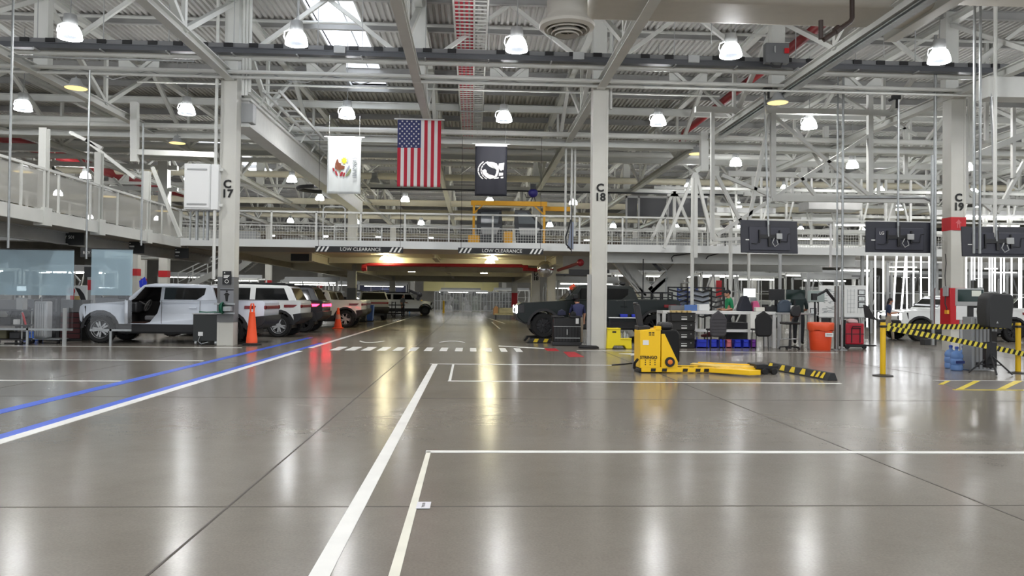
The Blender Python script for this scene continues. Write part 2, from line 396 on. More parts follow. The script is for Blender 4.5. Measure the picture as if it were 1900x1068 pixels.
# ================================================================ MEZZANINE
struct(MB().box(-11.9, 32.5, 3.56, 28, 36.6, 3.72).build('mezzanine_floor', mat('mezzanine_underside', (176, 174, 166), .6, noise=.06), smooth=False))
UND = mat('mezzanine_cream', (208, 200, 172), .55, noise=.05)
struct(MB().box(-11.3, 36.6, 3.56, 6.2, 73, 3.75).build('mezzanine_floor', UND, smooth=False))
for k, (p0, p1, h) in enumerate((((-7.47, 36.6), (-7.47, 73), .42), ((3.91, 36.6), (3.91, 73), .42), ((-11.2, 36.6), (-11.2, 73), .3), ((-1.8, 36.6), (-1.8, 73), .2),
        ((-11.2, 48.8), (6, 48.8), .42), ((-11.2, 61), (6, 61), .3), ((-11.2, 73), (6, 73), .5), ((-7.4, 40.6), (3.9, 40.6), .3), ((4.2, 36.4), (16.6, 36.4), .62), ((5.2, 33.2), (16.6, 33.2), .45))):
    struct(MB().ibeam((*p0, 3.56 - h/2), (*p1, 3.56 - h/2), .24, h, .03).build('mezzanine_beam', CREAM if k < 8 else STEEL, smooth=False))
struct(MB().box(-11.95, 32.42, 3.53, 28, 32.5, 3.84).build('mezzanine_fascia_trim', mat('fascia_white', (222, 224, 222), .45), smooth=False))
MESHW = mat('mesh_wire', (206, 206, 200), .5)
def railing(name, label, p0, p1, z, h, sp, mesh=True, m=STEEL, mz=(.0, .58), toe=True, group=None):
    r = empty(name, label, 'railing', (0, 0, 0), group=group); p0 = Vector((*p0, z)); p1 = Vector((*p1, z)); n = max(1, round((p1 - p0).length/sp)); up = Vector((0, 0, 1))
    d = (p1 - p0).normalized()
    for i in range(n+1):
        q = p0.lerp(p1, i/n); MB().bar(q, q + up*h, .07, .07, (0, 1, 0)).build('post', m, r, smooth=False)
    MB().bar(p0 + up*h, p1 + up*h, .07, .07).build('top_rail', m, r, smooth=False)
    MB().bar(p0 + up*mz[1], p1 + up*mz[1], .03, .03).build('middle_rail', m, r, smooth=False)
    if mesh:
        b = MB(); Lg = (p1 - p0).length; k = int(Lg/.11)
        for i in range(k+1):
            q = p0 + d*(i*.11); b.bar(q + up*mz[0], q + up*mz[1], .011, .011, (0, 1, 0))
        kk = int((mz[1] - mz[0])/.11)
        for i in range(kk+1): b.bar(p0 + up*(mz[0] + i*.11), p1 + up*(mz[0] + i*.11), .011, .011)
        b.build('mesh_panel_lattice', MESHW, r, smooth=False)
    return r
railing('walkway_railing', 'white steel railing with wire mesh along the front of the footbridge', (-11.9, 32.46), (28, 32.46), 3.84, 1.15, 1.78)
railing('walkway_railing', 'white steel railing along the back of the footbridge', (-6.4, 36.4), (28, 36.4), 3.72, 1.12, 2.2, mesh=False, mz=(0, .55))
# left gallery
GX = -11.95
GPAN = mat('gallery_mesh_panel', (186, 185, 178), .5, alpha=.5)
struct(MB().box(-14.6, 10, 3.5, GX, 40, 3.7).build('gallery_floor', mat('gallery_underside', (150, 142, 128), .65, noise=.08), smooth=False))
struct(MB().box(GX - .04, 10, 3.46, GX + .05, 32.5, 3.82).build('gallery_fascia_trim', STEEL, smooth=False))
struct(MB().ibeam((-13.2, 10, 3.3), (-13.2, 40, 3.3), .22, .4).build('gallery_beam', GREYSTEEL, smooth=False))
r = empty('gallery_railing', 'white railing with grey mesh panels along the left upper gallery', 'railing')
for i in range(13):
    y = 10 + i*1.87; MB().box(GX - .03, y - .03, 3.8, GX + .03, y + .03, 4.98).build('post', STEEL, r, smooth=False)
    if i < 12: MB().box(GX - .012, y + .05, 3.86, GX - .004, y + 1.82, 4.9).build('mesh_panel', GPAN, r, smooth=False)
MB().box(GX - .035, 10, 4.94, GX + .035, 32.5, 5.01).build('top_rail', STEEL, r, smooth=False)
r = empty('gallery_railing', 'far railing of the left upper gallery, seen through the near mesh', 'railing')
MB().box(-14.6, 10, 4.78, -14.54, 40, 4.84).build('top_rail', STEEL, r, smooth=False)
for i in range(12): MB().box(-14.6, 10 + i*2.7, 3.7, -14.54, 10.06 + i*2.7, 4.8).build('post', STEEL, r, smooth=False)
for px, y in ((86, 22.4), (193, 25.6), (277, 29.3)):
    b = MB(); x = -12.0; b.ibeam((x, y, 3.4), (x, y, at(px, {86: 238, 193: 283, 277: 318}[px], y).z), .2, .22, .03, (0, 1, 0)); b.box(x - .15, y - .2, 3.4, x + .15, y + .2, 3.9)
    struct(b.build('gallery_hanger_beam', STEEL, smooth=False))
# ================================================================ LAMPS
def lamp_proto():
    r = empty('hanging_high_bay_lamp', 'x', 'lamp', (0, 0, -50))
    MB().lathe([(.02, .62), (.15, .6), (.17, .46), (.17, .34), (.12, .33)], 14).build('housing', LTGREY, r)
    MB().lathe([(.14, .33), (.2, .3), (.25, .2), (.285, .06), (.29, 0), (.275, .0)], 20, cap=False).build('reflector', LAMPG, r)
    MB().lathe([(0, .03), (.27, .012)], 20).build('lens', LENSG, r)
    b = MB(); b.path([(0, 0, .6), (.02, 0, 1.2), (-.015, 0, 2), (.0, 0, 2.95)], .014, 5); b.build('hanger_cord', LTGREY, r)
    b = MB(); b.path([(-.17, 0, .4), (-.3, 0, .34), (-.33, 0, .2), (-.28, 0, .1)], .018, 5); b.build('side_bracket', LTGREY, r)
    return r
BULB = bpy.data.lights.new('bulb', 'SPOT'); BULB.energy = 190; BULB.spot_size = R(165); BULB.spot_blend = .6; BULB.shadow_soft_size = .12; BULB.color = (1, .985, .96)
def bulb(x, Y, z, par=None):
    o = bpy.data.objects.new('bulb', BULB); col.objects.link(o); o.location = (x, Y, z) if par is None else (0, 0, -.04)
    if par is not None: o.parent = par
LP = lamp_proto()
def far_lamp():
    b = MB().use(LTGREY).lathe([(.02, .6), (.16, .58), (.17, .34)], 8).use(LAMPG).lathe([(.14, .33), (.25, .2), (.29, 0), (.0, .01)], 10).use(LTGREY).box(-.012, -.012, .6, .012, .012, 2.95)
    return b.build('hanging_high_bay_lamp', parent=None, smooth=False)
FL_ = far_lamp(); FL_.location = (0, 0, -50)
rows = [-4.07 + 8.133*k for k in (0, 1, 2, 3, 4, 5, 6, 7, 9, 11, 14)]
RN = {3: 'nearest row in view', 4: 'second row back', 5: 'third row back', 6: 'fourth row back', 7: 'fifth row back', 8: 'sixth row back', 9: 'seventh row back'}
used_near = used_far = False
LAMPGRP = 'glowing high bay lamps hung under the roof'
for j, Y in enumerate(rows):
    n = 0
    for k in range(-7, 9):
        x = -10.31 + 5.69*(k + 1)
        if abs(x) > 30 + Y*.3: continue
        if j == 5 and x < 11 : continue
        if j == 6 and x > -9 and x < 12: continue
        xr = x/Y if Y > 1 else 9; vis = -.66 < xr < .76 and j >= 3
        if j in (0, 1, 2):
            lb = 'high bay lamp hanging under the roof near the photographer, out of the picture'; gp = 'high bay lamps overhead out of view'
        elif j > 8 or not vis:
            lb = 'small distant glowing high bay lamp far down the hall'; gp = 'distant high bay lamps'
        else:
            lb = 'glowing high bay lamp, %s from the left in the %s' % (ORD[n], RN.get(j, 'row %d back' % j)); gp = LAMPGRP; n += 1
        if 3 <= j <= 4 and vis:
            o = dup(LP, (x, Y, 8.0), label=lb, group=gp); bulb(0, 0, 0, o)
        else:
            o = FL_.copy(); col.objects.link(o); o.location = (x, Y, 8.0); tag(o, lb, 'lamp', gp); bulb(0, 0, 0, o)
for r_ in (LP,):
    for c in kids(r_): bpy.data.objects.remove(c)
    bpy.data.objects.remove(r_)
bpy.data.objects.remove(FL_)
# round warm lamps under the intermediate trusses
def warm(x, Y, z, lb):
    r = empty('hanging_round_lamp', lb, 'lamp', (x, Y, z - .0), group='round warm lamps under the trusses')
    MB().lathe([(.05, .3), (.12, .28), (.2, .1), (.33, .02), (.33, -.01)], 18).build('housing', LTGREY, r)
    MB().lathe([(0, -.012), (.31, -.014), (.32, -.005)], 18).build('lens', WARMG, r)
    MB().tube((0, 0, .28), (0, 0, .36), .025, 6).build('stem', LTGREY, r)
for i, (px, py, zz) in enumerate(((141, 163, 7.72), (329, 265, 7.72), (43, 318, 5.9), (1443, 190, 7.72), (1292, 285, 7.72), (200, 364, 5.2), (302, 391, 5.2))):
    d = ray(px, py); p = EYE + d*((zz - HC)/d.z)
    warm(p.x, p.y, zz, ['round warm yellow lamp under the left truss, above the gallery', 'round warm yellow lamp left of column C17, above the white cabinet', 'round warm lamp over the left gallery at the picture edge',
        'round warm yellow lamp above the first hanging screen', 'round warm yellow lamp to the right of column C18', 'round warm lamp behind the gallery railing, nearer one', 'round warm lamp behind the gallery railing, next to the white cabinet'][i])
# lamps under the mezzanine
UG = mat('under_lamp_glow', (255, 246, 205), .4, emit=24)
for i, (px, py) in enumerate(((714, 482), (728, 487), (746, 500), (764, 504), (914, 482), (909, 488), (904, 503), (898, 507))):
    d = ray(px, py); zz = 3.3; p = EYE + d*((zz - HC)/d.z)
    if p.y > 60: p = EYE + d*(55/d.y); zz = p.z
    r = empty('hanging_deck_lamp', '%s lamp from the left under the low clearance deck, lighting the cream ceiling' % ORD[i], 'lamp', (p.x, p.y, zz), group='lamps under the mezzanine deck')
    MB().lathe([(.1, .17), (.16, .15), (.24, .05), (.25, 0), (0, .01)], 14).build('reflector', UG, r)
    MB().tube((0, 0, .16), (0, 0, .25), .07, 8).build('housing', LTGREY, r)
# unlit lamp behind the white flag
p = at(695, 338, 44.7); r = empty('hanging_unlit_lamp', 'grey unlit high bay lamp beside the white flag', 'lamp', (p.x, p.y, 8.0))
MB().lathe([(.14, .33), (.2, .3), (.25, .2), (.285, .06), (.29, 0), (.0, .0)], 16).build('reflector', LTGREY, r); MB().lathe([(.02, .6), (.16, .58), (.17, .34)], 10).build('housing', LTGREY, r); MB().tube((0, 0, .6), (0, 0, 2.9), .014, 5).build('hanger_cord', LTGREY, r)
# ================================================================ WORLD
w = bpy.data.worlds.new('ambient_fill'); scn.world = w; w.use_nodes = True
w.node_tree.nodes['Background'].inputs[0].default_value = (.86, .92, 1, 1); w.node_tree.nodes['Background'].inputs[1].default_value = .6  # even ambient fill, added to reach in through the open hall end
scn.view_settings.view_transform = 'Standard'; scn.view_settings.look = 'None'; scn.view_settings.exposure = 0.84; scn.view_settings.gamma = 1; scn.view_settings.use_curve_mapping = False
scn.cycles.max_bounces = 5; scn.cycles.diffuse_bounces = 3; scn.cycles.glossy_bounces = 3; scn.cycles.transparent_max_bounces = 10; scn.cycles.caustics_reflective = False; scn.cycles.caustics_refractive = False
scn.cycles.sample_clamp_indirect = 6; scn.cycles.use_light_tree = True; scn.cycles.use_denoising = True
# ================================================================ OVERHEAD SERVICES
def hpipe(px, py, Y, r, label, x0=-50, x1=50, m=STEEL, group=None, n=8, name='overhead_pipe'):
    p = at(px, py, Y); o = MB().tube((x0, Y, p.z), (x1, Y, p.z), r, n).build(name, m); return tag(o, label, 'pipe', group)
hpipe(950, 156, 23.9, .045, 'thin white conduit crossing the hall just under the first cross truss')
hpipe(950, 146, 23.75, .06, 'white pipe running along the face of the first cross truss')
hpipe(700, 242, 31.6, .11, 'bright white round pipe crossing the hall behind the tops of the flags')
hpipe(700, 266, 35.2, .09, 'white pipe crossing the hall below and behind the brightest pipe', -30, 50)
hpipe(1200, 288, 38.8, .15, 'thick white pipe passing behind column C18 under the round lamp', -20, 50)
hpipe(700, 301, 39.6, .13, 'white pipe level with the middle of the striped flag', -30, 3)
hpipe(1300, 165, 22.8, .03, 'thin conduit under the truss on the right half of the hall', 5, 30)
hpipe(150, 108, 22.6, .03, 'thin cable conduit looping below the busway at the upper left', -20, -8, GALV)
hpipe(200, 228, 31.9, .24, 'fat pale duct pipe crossing above the left gallery', -40, -13.5, STEEL)
hpipe(950, 52, 25.8, .05, 'thin pipe near the roof between the trusses', -40, 40)
hpipe(300, 45, 27.5, .05, 'thin sprinkler pipe high in the roof at the left', -40, -2)
hpipe(1000, 170, 28.3, .035, 'thin white rail above the striped flag', -12, 9)
tr = at(700, 348, 47); o = MB().use(STEEL).box(-9.5, 46.9, tr.z - .02, 22, 47.1, tr.z + .2).use(BLACK).box(-9.5, 46.85, tr.z - .1, 22, 46.95, tr.z - .02).build('conveyor_rail', smooth=False); tag(o, 'long white monorail with a black lower edge above the footbridge', 'rail')
# curved end of the monorail
pts = [(-9.5 - 1.2*sin(t), 48.1 - 1.2*cos(t), tr.z) for t in [pi*k/10 for k in range(11)]]
tag(MB().path(pts, .12, 6).build('rail_bend', BLACK), 'curved black end of the monorail left of the white flag', 'rail')
# sprinkler main along the hall
o = MB().path([(10.9, 16, 10.3), (10.9, 40, 10.3), (10.9, 40.6, 9.8), (10.9, 40.6, 9.0)], .17, 10).build('hanging_pipe', PIPERED); tag(o, 'fat dark red pipe running back under the roof right of column C18', 'pipe')
o = MB().path([(-25, 38, 9.7), (-21, 52, 8.6), (-18, 60, 8.4)], .28, 10).build('hanging_pipe', PIPERED); tag(o, 'dark red pipe high behind the left gallery', 'pipe')
z = at(830, 491, 38).z; p = [at(676, 503, 38), at(674, 492, 38), at(684, 490.5, 38), at(968, 493, 38), at(978, 499, 38), at(1000, 501, 38)]
b = MB().path(p, .085, 8)
for q in (at(676, 497, 38), at(975, 497, 38)): b.tube(q + Vector((-.12, 0, 0)), q + Vector((.12, 0, 0)), .15, 8)
tag(b.build('hanging_pipe', PIPERED), 'red sprinkler pipe under the low clearance deck', 'pipe')
b = MB().path([at(1036, 501, 37.5), at(1077, 487, 33)], .075, 8); b.ball(at(1077, 487, 33), .16, 8, 6)
tag(b.build('hanging_pipe', PIPERED), 'short red pipe with a flanged end left of column C18', 'pipe')
# silver convex mirror hanging near the pipe
q = at(1012, 499, 37); r = empty('hanging_mirror', 'silver convex traffic mirror hanging beside the red sprinkler pipe', 'mirror', q)
MB().lathe([(0, -.2), (.22, -.16), (.38, -.04), (.4, .02), (0, .03)], 16, axis='y').build('mirror_dome', mat('mirror_silver', (225, 226, 228), .06, metal=1), r); MB().tube((0, 0, .3), (0, 0, .9), .02, 6).build('hanger_rod', GALV, r)
# busway
A, B = at(0, 76, 23.5), at(1900, 128, 23.5)
r = empty('busway', 'long grey cable busway with black plug sockets crossing the hall under the roof', 'busway', (0, 0, 0))
zz = (A.z + B.z)/2
b = MB().use(MIDGREY).box(A.x - 2, 23.5, zz - .02, B.x + 2, 23.7, zz + .13).use(mat('busway_dark', (84, 86, 90), .4, metal=.3)).box(A.x - 2, 23.48, zz - .16, B.x + 2, 23.72, zz - .03).box(A.x - 2, 23.46, zz - .03, B.x + 2, 23.74, zz)
b.build('housing', parent=r, smooth=False)
x = at(46, 69, 23.5).x; n = 0
while x < B.x and n < 60:
    if not (-.9 < x < .9) or n % 2: MB().box(x - .13, 23.45, zz + .005, x + .13, 23.52, zz + .125).build('socket', BLACK, r, smooth=False)
    x += .735; n += 1
for k in range(16):
    x = A.x + 1 + k*1.9; MB().box(x - .01, 23.6, zz + .1, x + .01, 23.62, 10.8).box(x - .02, 23.4, zz - .2, x + .02, 23.75, zz - .17).build('hanger_rod', LTGREY, r, smooth=False)
for px in (630, 1074, 1288): x = at(px, 85, 23.4).x; MB().box(x - .17, 23.4, zz - .1, x + .17, 23.48, zz + .12).build('junction_cover', LTGREY, r, smooth=False)
# red cable tray
r = empty('hanging_cable_tray', 'white ladder tray carrying four red cable bundles back under the roof', 'cable tray', (0, 0, 0))
xa, zt = at(845, 2, 22).x, 9.75
xs = [at(p_, 2, 22).x*1.0 for p_ in (841, 880, 906)]
sc_ = (zt - HC)/(at(841, 2, 22).z - HC); xs = [v*sc_ for v in xs]
Ya, Yb = 14, 46
for i, x in enumerate(xs): MB().box(x - .025, Ya, zt - .06, x + .025, Yb, zt + .1).build('side_rail', STEEL, r, smooth=False)
b = MB(); k = 0
while Ya + k*.3 < Yb: b.box(xs[0], Ya + k*.3, zt - .05, xs[2], Ya + k*.3 + (.03 if k % 3 else .05), zt - .02); k += 1
b.build('rung_lattice', STEEL, r, smooth=False)
w4 = (xs[1] - xs[0])/4
for i in range(4): MB().box(xs[0] + i*w4 + .035, Ya, zt, xs[0] + (i+1)*w4 - .025, Yb, zt + .06).build('red_cable', mat('cable_red', (206, 32, 62), .5), r, smooth=False)
for y in (20, 27, 34, 41): MB().box(xs[0] - .06, y, zt - .1, xs[2] + .06, y + .05, zt - .05).tube((xs[0] - .05, y, zt - .1), (xs[0] - .05, y, 10.9), .012, 5).tube((xs[2] + .05, y, zt - .1), (xs[2] + .05, y, 10.9), .012, 5).build('trapeze_hanger', LTGREY, r, smooth=False)
# big duct and diffuser
DUCT = mat('duct_paint', (196, 192, 182), .5, noise=.03)
xd0, xd1 = at(1085, 20, 18).x, at(1672, 30, 18).x + .8; zb = at(1350, 36, 18.8).z - .14
r = empty('hanging_air_duct', 'large pale air duct with a round ceiling diffuser at its left end', 'duct', (0, 0, 0))
b = MB(); b.box(xd0, 17.2, zb, xd1, 18.9, zb + 1.3); b.build('duct_body', DUCT, r, bevel=.25, seg=4)
MB().box(xd1, 17.6, zb + .55, 16, 18.6, zb + 1.2).build('duct_extension', DUCT, r, bevel=.1)
q = at(1052, 52, 17.6)
MB().lathe([(.46, 2.2), (.46, .28), (.49, .2), (.6, .12), (.64, .06), (.62, .0), (.52, -.05), (.44, .02), (.44, .2)], 28, (q.x, q.y, q.z), cap=False).build('diffuser_collar', DUCT, r)
b = MB()
for rr, dz in ((.44, -.08), (.34, -.14), (.26, -.18)): b.lathe([(rr, dz), (rr + .02, dz + .02), (rr - .06, dz + .12), (rr - .08, dz + .1)], 24, (q.x, q.y, q.z), cap=False)
for k in range(5): a = 2*pi*k/5; b.bar((q.x, q.y, q.z - .08), (q.x + .44*cos(a), q.y + .44*sin(a), q.z - .02), .02, .04)
b.build('diffuser_cone', DUCT, r)
MB().lathe([(0, .12), (.43, .12), (.43, .14), (0, .14)], 20, (q.x, q.y, q.z)).build('diffuser_throat', DARK, r)
MB().box(q.x - .5, 17.1, q.z + 1.3, xd0 + .4, 18.6, q.z + 2.4).build('duct_elbow', DUCT, r, bevel=.3, seg=4)
# brown drain pipe
b = MB().path([at(1581, -6, 16.8), at(1581, 34, 16.8), at(1577, 41, 16.8), at(1528, 74, 16.8), at(1523, 72, 16.8), at(1523, 38, 16.8)], .055, 8)
b.tube(at(1553, 55, 16.8) + Vector((-.05, 0, -.04)), at(1553, 55, 16.8) + Vector((.05, 0, .04)), .085, 8)
tag(b.build('hanging_pipe', mat('brown_pipe', (62, 48, 42), .5)), 'dark brown bent drain pipe in front of the big duct', 'pipe')
# grey switch box
q = at(1440, 100, 23.1); r = empty('hanging_switch_box', 'grey electrical switch box with a red handle mounted on the busway', 'box', q)
MB().box(-.36, -.12, -.3, .36, .12, .3).build('enclosure', mat('switch_grey', (104, 106, 108), .45), r, bevel=.02)
MB().box(.2, -.17, -.02, .34, -.12, .14).build('red_switch', RED, r, bevel=.015); MB().box(-.1, -.15, .0, -.07, -.12, .2).build('handle', LTGREY, r)
b = MB(); b.path([(-.2, -.1, -.3), (-.15, -.1, -.42), (.1, -.1, -.42), (.15, -.1, -.3)], .03); b.build('cable', DARK, r)
# box girder with ladder track
r = struct(empty('runway_beam', None, None))
MB().box(-7.42, 24.7, 6.8, -7.05, 50, 7.62).build('box_girder', mat('girder_white', (222, 222, 218), .45, noise=.04), r, bevel=.02)
MB().box(-7.5, 24.6, 6.76, -6.97, 50, 6.84).box(-7.5, 24.6, 7.58, -6.97, 50, 7.66).build('girder_flange', STEEL, r, smooth=False)
MB().box(-7.5, 24.62, 6.9, -6.9, 25.0, 7.5).build('end_block', LTGREY, r, bevel=.02)
r = empty('ladder_track', 'white ladder conveyor track lying on the runway girder behind column C17', 'track', (0, 0, 0))
for x in (-6.7, -6.2): MB().box(x - .03, 25, 7.95, x + .03, 50, 8.05).build('track_rail', STEEL, r, smooth=False)
b = MB(); [b.box(-6.7, 25.2 + .8*k, 7.97, -6.2, 25.26 + .8*k, 8.02) for k in range(31)]; b.build('rung_lattice', STEEL, r, smooth=False)
[MB().bar((-6.9, 25.4 + 2*k, 7.62), (-6.7, 25.4 + 2*k, 8), .05, .05, (0, 1, 0)).build('bracket', STEEL, r, smooth=False) for k in range(13)]
# near beam on the right
p = at(1641, 78, 19.5); o = MB().box(p.x - .02, 6, p.z, p.x + .3, 19.5, p.z + .5).build('side_beam', STEEL, bevel=.01); struct(o)
o = MB().ibeam((9.6, 3, 7.95), (9.6, 30, 7.95), .2, .12).build('conduit_beam', GALV, smooth=False); struct(o)
# wireways and conduits up and along columns
for px0, Y, dz, lb in ((400, 24.0, (2, 10.8), 'tall thin conduit left of column C17'), (449, 24.1, (7.6, 10.8), 'bundle conduit right of column C17, nearest the post'), (455, 24.1, (7.6, 10.8), 'second conduit from column C17 at the girder end'), (461, 24.1, (7.7, 10.8), 'third conduit from column C17 at the girder end'),
        (1061, 33, (4.2, 8.4), 'left of two white conduits running up beside the blue arm'), (1050, 33, (3.8, 8.4), 'thin conduit left of the white conduits by the blue arm'), (1067, 33.1, (4.2, 8.4), 'right of two white conduits running up beside the blue arm'),
        (1132, 24.3, (7.5, 10.5), 'conduit rising right of column C18 at the truss'), (1730, 23.9, (1.0, 6.2), 'grey conduit bundle left of column C19'), (1735, 23.9, (2.0, 10), 'second conduit close against column C19')):
    p = at(px0, 300, Y); tag(MB().tube((p.x, Y, dz[0]), (p.x, Y, dz[1]), .05, 8).build('hanging_conduit', STEEL if px0 < 1700 else GALV), lb, 'conduit')
pts = [at(1560, 366, 24.75), at(1715, 366, 24.75), at(1728, 372, 24.75), at(1733, 385, 24.75), at(1731, 640, 24.75)]
tag(MB().path(pts, .06, 10).build('hanging_pipe', GALV), 'grey pipe bending down beside column C19', 'pipe')
# suspended poles
def pole(px, ya, yb, Y, r, lb, m=STEEL, name='hanging_pole', foot=False):
    p = at(px, ya, Y); q = at(px, yb, Y); z1 = 0 if foot else q.z
    b = MB().tube((q.x, Y, z1), (q.x, Y, p.z), r, 8)
    if foot: b.box(q.x - .12, Y - .12, 0, q.x + .12, Y + .12, .02)
    return tag(b.build(name, m), lb, 'pole')
pole(15, -60, 460, 19.5, .03, 'thin galvanised hanger pole at the far left of the picture', GALV)
pole(160, 130, 480, 23.3, .03, 'thin galvanised hanger pole left of the white pickup', GALV)
pole(262, 230, 455, 24.5, .03, 'thin hanger pole in front of the gallery end', GALV)
pole(1552, 100, 640, 24.5, .03, 'left of the pair of thin poles beside the red tool trolley', GALV, foot=True)
pole(1562, 100, 640, 24.4, .04, 'right of the pair of thin poles beside the red tool trolley', GALV, foot=True)
pole(1284, 330, 545, 29, .07, 'white post behind the left end of the workbench', foot=True); pole(1355, 410, 545, 29, .07, 'white post behind the green shirt person', foot=True)
pole(1389, 460, 540, 29.1, .06, 'white post under the first hanging screen', foot=True); pole(1447, 470, 545, 31, .07, 'grey white post right of the first hanging screen', LTGREY, foot=True)
pole(1541, 415, 495, 27, .045, 'short white pipe hanging between the two screens', WHITE)
pole(1807, -20, 470, 20, .035, 'left thin pole in front of the third screen', GALV); pole(1818, -20, 470, 20, .035, 'right thin pole in front of the third screen', GALV)
pole(1846, -20, 440, 21.5, .05, 'white pole carrying the third screen', STEEL)
pole(1060, 380, 470, 31, .02, 'thin rod beside the blue lifting arm', BLACK)
pole(1193, 480, 545, 27, .02, 'thin black mast on the dark green pickup', BLACK)
# hanging frames on the right
def frame(lb, Y, segs, t=.12, name='hanging_truss'):
    b = MB()
    for (a, b_, c, d, *k) in segs:
        p, q = at(a, b_, Y), at(c, d, Y); w_ = k[0] if k else t; b.bar(p, q, w_, w_, (0, 1, 0))
    return tag(b.build(name, STEEL, smooth=False), lb, 'frame')
frame('white steel A shaped hanger over the right end of the footbridge', 31.5, ((1288, 322, 1232, 460), (1290, 320, 1290, 478, .16), (1292, 322, 1318, 430), (1306, 245, 1306, 318, .3), (1290, 318, 1306, 308, .2)))
frame('smaller white A shaped hanger left of the tall one on the footbridge', 33.5, ((1250, 355, 1208, 446), (1251, 355, 1251, 445), (1252, 355, 1290, 445), (1238, 362, 1268, 362)))
frame('white cross braced hanging frame above the first screen', 28.0, ((1434, 150, 1434, 368, .18), (1614, 160, 1614, 368, .18), (1322, 200, 1322, 445, .13), (1322, 445, 1380, 442), (1436, 216, 1612, 362), (1330, 436, 1614, 250), (1290, 203, 1760, 212, .2), (1432, 368, 1740, 372, .2), (1434, 245, 1434, 240), (1330, 325, 1385, 432), (1340, 325, 1460, 375), (1480, 322, 1520, 372), (1385, 432, 1430, 205)))
frame('second white braced hanging frame behind the first, reaching column C19', 34.0, ((1350, 322, 1740, 330, .22), (1380, 360, 1740, 366, .15), (1532, 235, 1532, 330, .2), (1680, 240, 1680, 330, .15), (1536, 325, 1476, 238), (1684, 326, 1750, 250), (1620, 300, 1690, 225), (1700, 250, 1640, 220), (1396, 320, 1396, 365), (1470, 322, 1470, 366), (1556, 325, 1610, 366), (1630, 326, 1630, 366)))
frame('white braced hanging frame right of column C19', 27.0, ((1790, 215, 1790, 372, .18), (1786, 372, 1900, 376, .2), (1780, 340, 1840, 390), (1850, 395, 1900, 300), (1780, 300, 1900, 250, .2), (1800, 170, 1800, 300), (1900, 40, 1780, 150, .2), (1844, 0, 1844, 130, .16), (1830, 40, 1830, 260), (1880, 200, 1880, 330)))
o = frame('white unit heater box hanging at the right picture edge', 22.0, ((1822, 165, 1960, 168, .6),)); o.name = 'hanging_heater'; o['category'] = 'heater'
# extra braces at the left
frame('white knee brace frame between the left gallery and the roof', 30.0, ((283, 310, 335, 440), (250, 190, 250, 300, .25), (252, 282, 405, 288, .2), (130, 245, 190, 275), (160, 260, 250, 330)))
frame('white braced frame over the far end of the left gallery', 44.0, ((105, 250, 180, 330), (100, 250, 100, 330), (20, 265, 130, 330), (210, 330, 260, 380), (0, 300, 330, 312, .25), (60, 345, 330, 352, .2), (220, 352, 195, 410), (305, 300, 305, 420, .5)))
# camera clamp cluster on the truss near first and second screens
for (px, py, lb) in ((1426, 162, 'black cable clamp on the truss over the first screen'), (1664, 180, 'black cable clamp on the truss over the second screen')):
    q = at(px, py, 23.9); b = MB(); b.box(q.x - .15, q.y - .06, q.z - .07, q.x + .1, q.y + .06, q.z + .07); b.bar((q.x - .25, q.y, q.z - .12), (q.x, q.y, q.z), .07, .07); b.tube((q.x, q.y, q.z - .35), (q.x, q.y, q.z + .05), .04, 6); tag(b.build('hanging_clamp', BLACK, smooth=False), lb, 'clamp')
# ================================================================ FLAGS
def cloth(name, w, h, nx, nz, colf, parent, amp=.03, seed=0):
    """hanging cloth with gentle folds; colf(i, k) gives each cell's material"""
    rnd = random.Random(seed); ph = [rnd.uniform(0, 6) for _ in range(4)]
    def P(u, v): return (w*(u - .5), amp*((1 - v)*.2 + v)*(sin(u*9 + ph[0]) + .6*sin(u*17 + v*3 + ph[1])), -h*v)
    b = MB(); vs = [P(i/nx, k/nz) for k in range(nz+1) for i in range(nx+1)]
    mats = []; fs = []
    for k in range(nz):
        for i in range(nx): fs.append((k*(nx+1) + i, (k+1)*(nx+1) + i, (k+1)*(nx+1) + i + 1, k*(nx+1) + i + 1)); mats.append(colf(i, k))
    for m_ in mats:
        if m_ not in b.mats: b.mats.append(m_)
    b.v = vs; b.f = fs; b.m = [b.mats.index(m_) for m_ in mats]
    o = b.build(name, parent=parent); md = o.modifiers.new('thick', 'SOLIDIFY'); md.thickness = .006; md.offset = 0
    return P
FR = mat('flag_red', (186, 36, 56), .75); FW = mat('flag_white', (226, 224, 222), .75); FB = mat('flag_blue', (54, 58, 104), .75); FK = mat('flag_black', (24, 25, 36), .7); FE = mat('flag_offwhite', (224, 228, 226), .75)
def flagset(name, lab, px0, py0, px1, py1, Y, nx, nz, cf, seed, amp):
    p, q = at(px0, py0, Y), at(px1, py1, Y); w_, h_ = q.x - p.x, p.z - q.z
    r = empty(name, lab, 'flag', ((p.x + q.x)/2, Y, p.z))
    P = cloth('cloth', w_, h_, nx, nz, cf, r, amp, seed)
    MB().tube((-w_/2 - .12, 0, .03), (w_/2 + .12, 0, .03), .025, 8).build('crossbar', WHITE, r)
    for sx in (-1, 1): MB().tube((sx*w_*.45, 0, .03), (sx*w_*.45, 0, 8.2 - p.z), .006, 4).build('suspension_wire', LTGREY, r)
    return r, w_, h_, P
r, w_, h_, P = flagset('hanging_flag', 'striped red and white flag with a blue starred corner hanging vertically', 738, 222, 817, 347, 28, 26, 24,
    lambda i, k: FB if (i < 14 and k < 10) else (FR if (i//2) % 2 == 0 else FW), 1, .035)
b = MB()
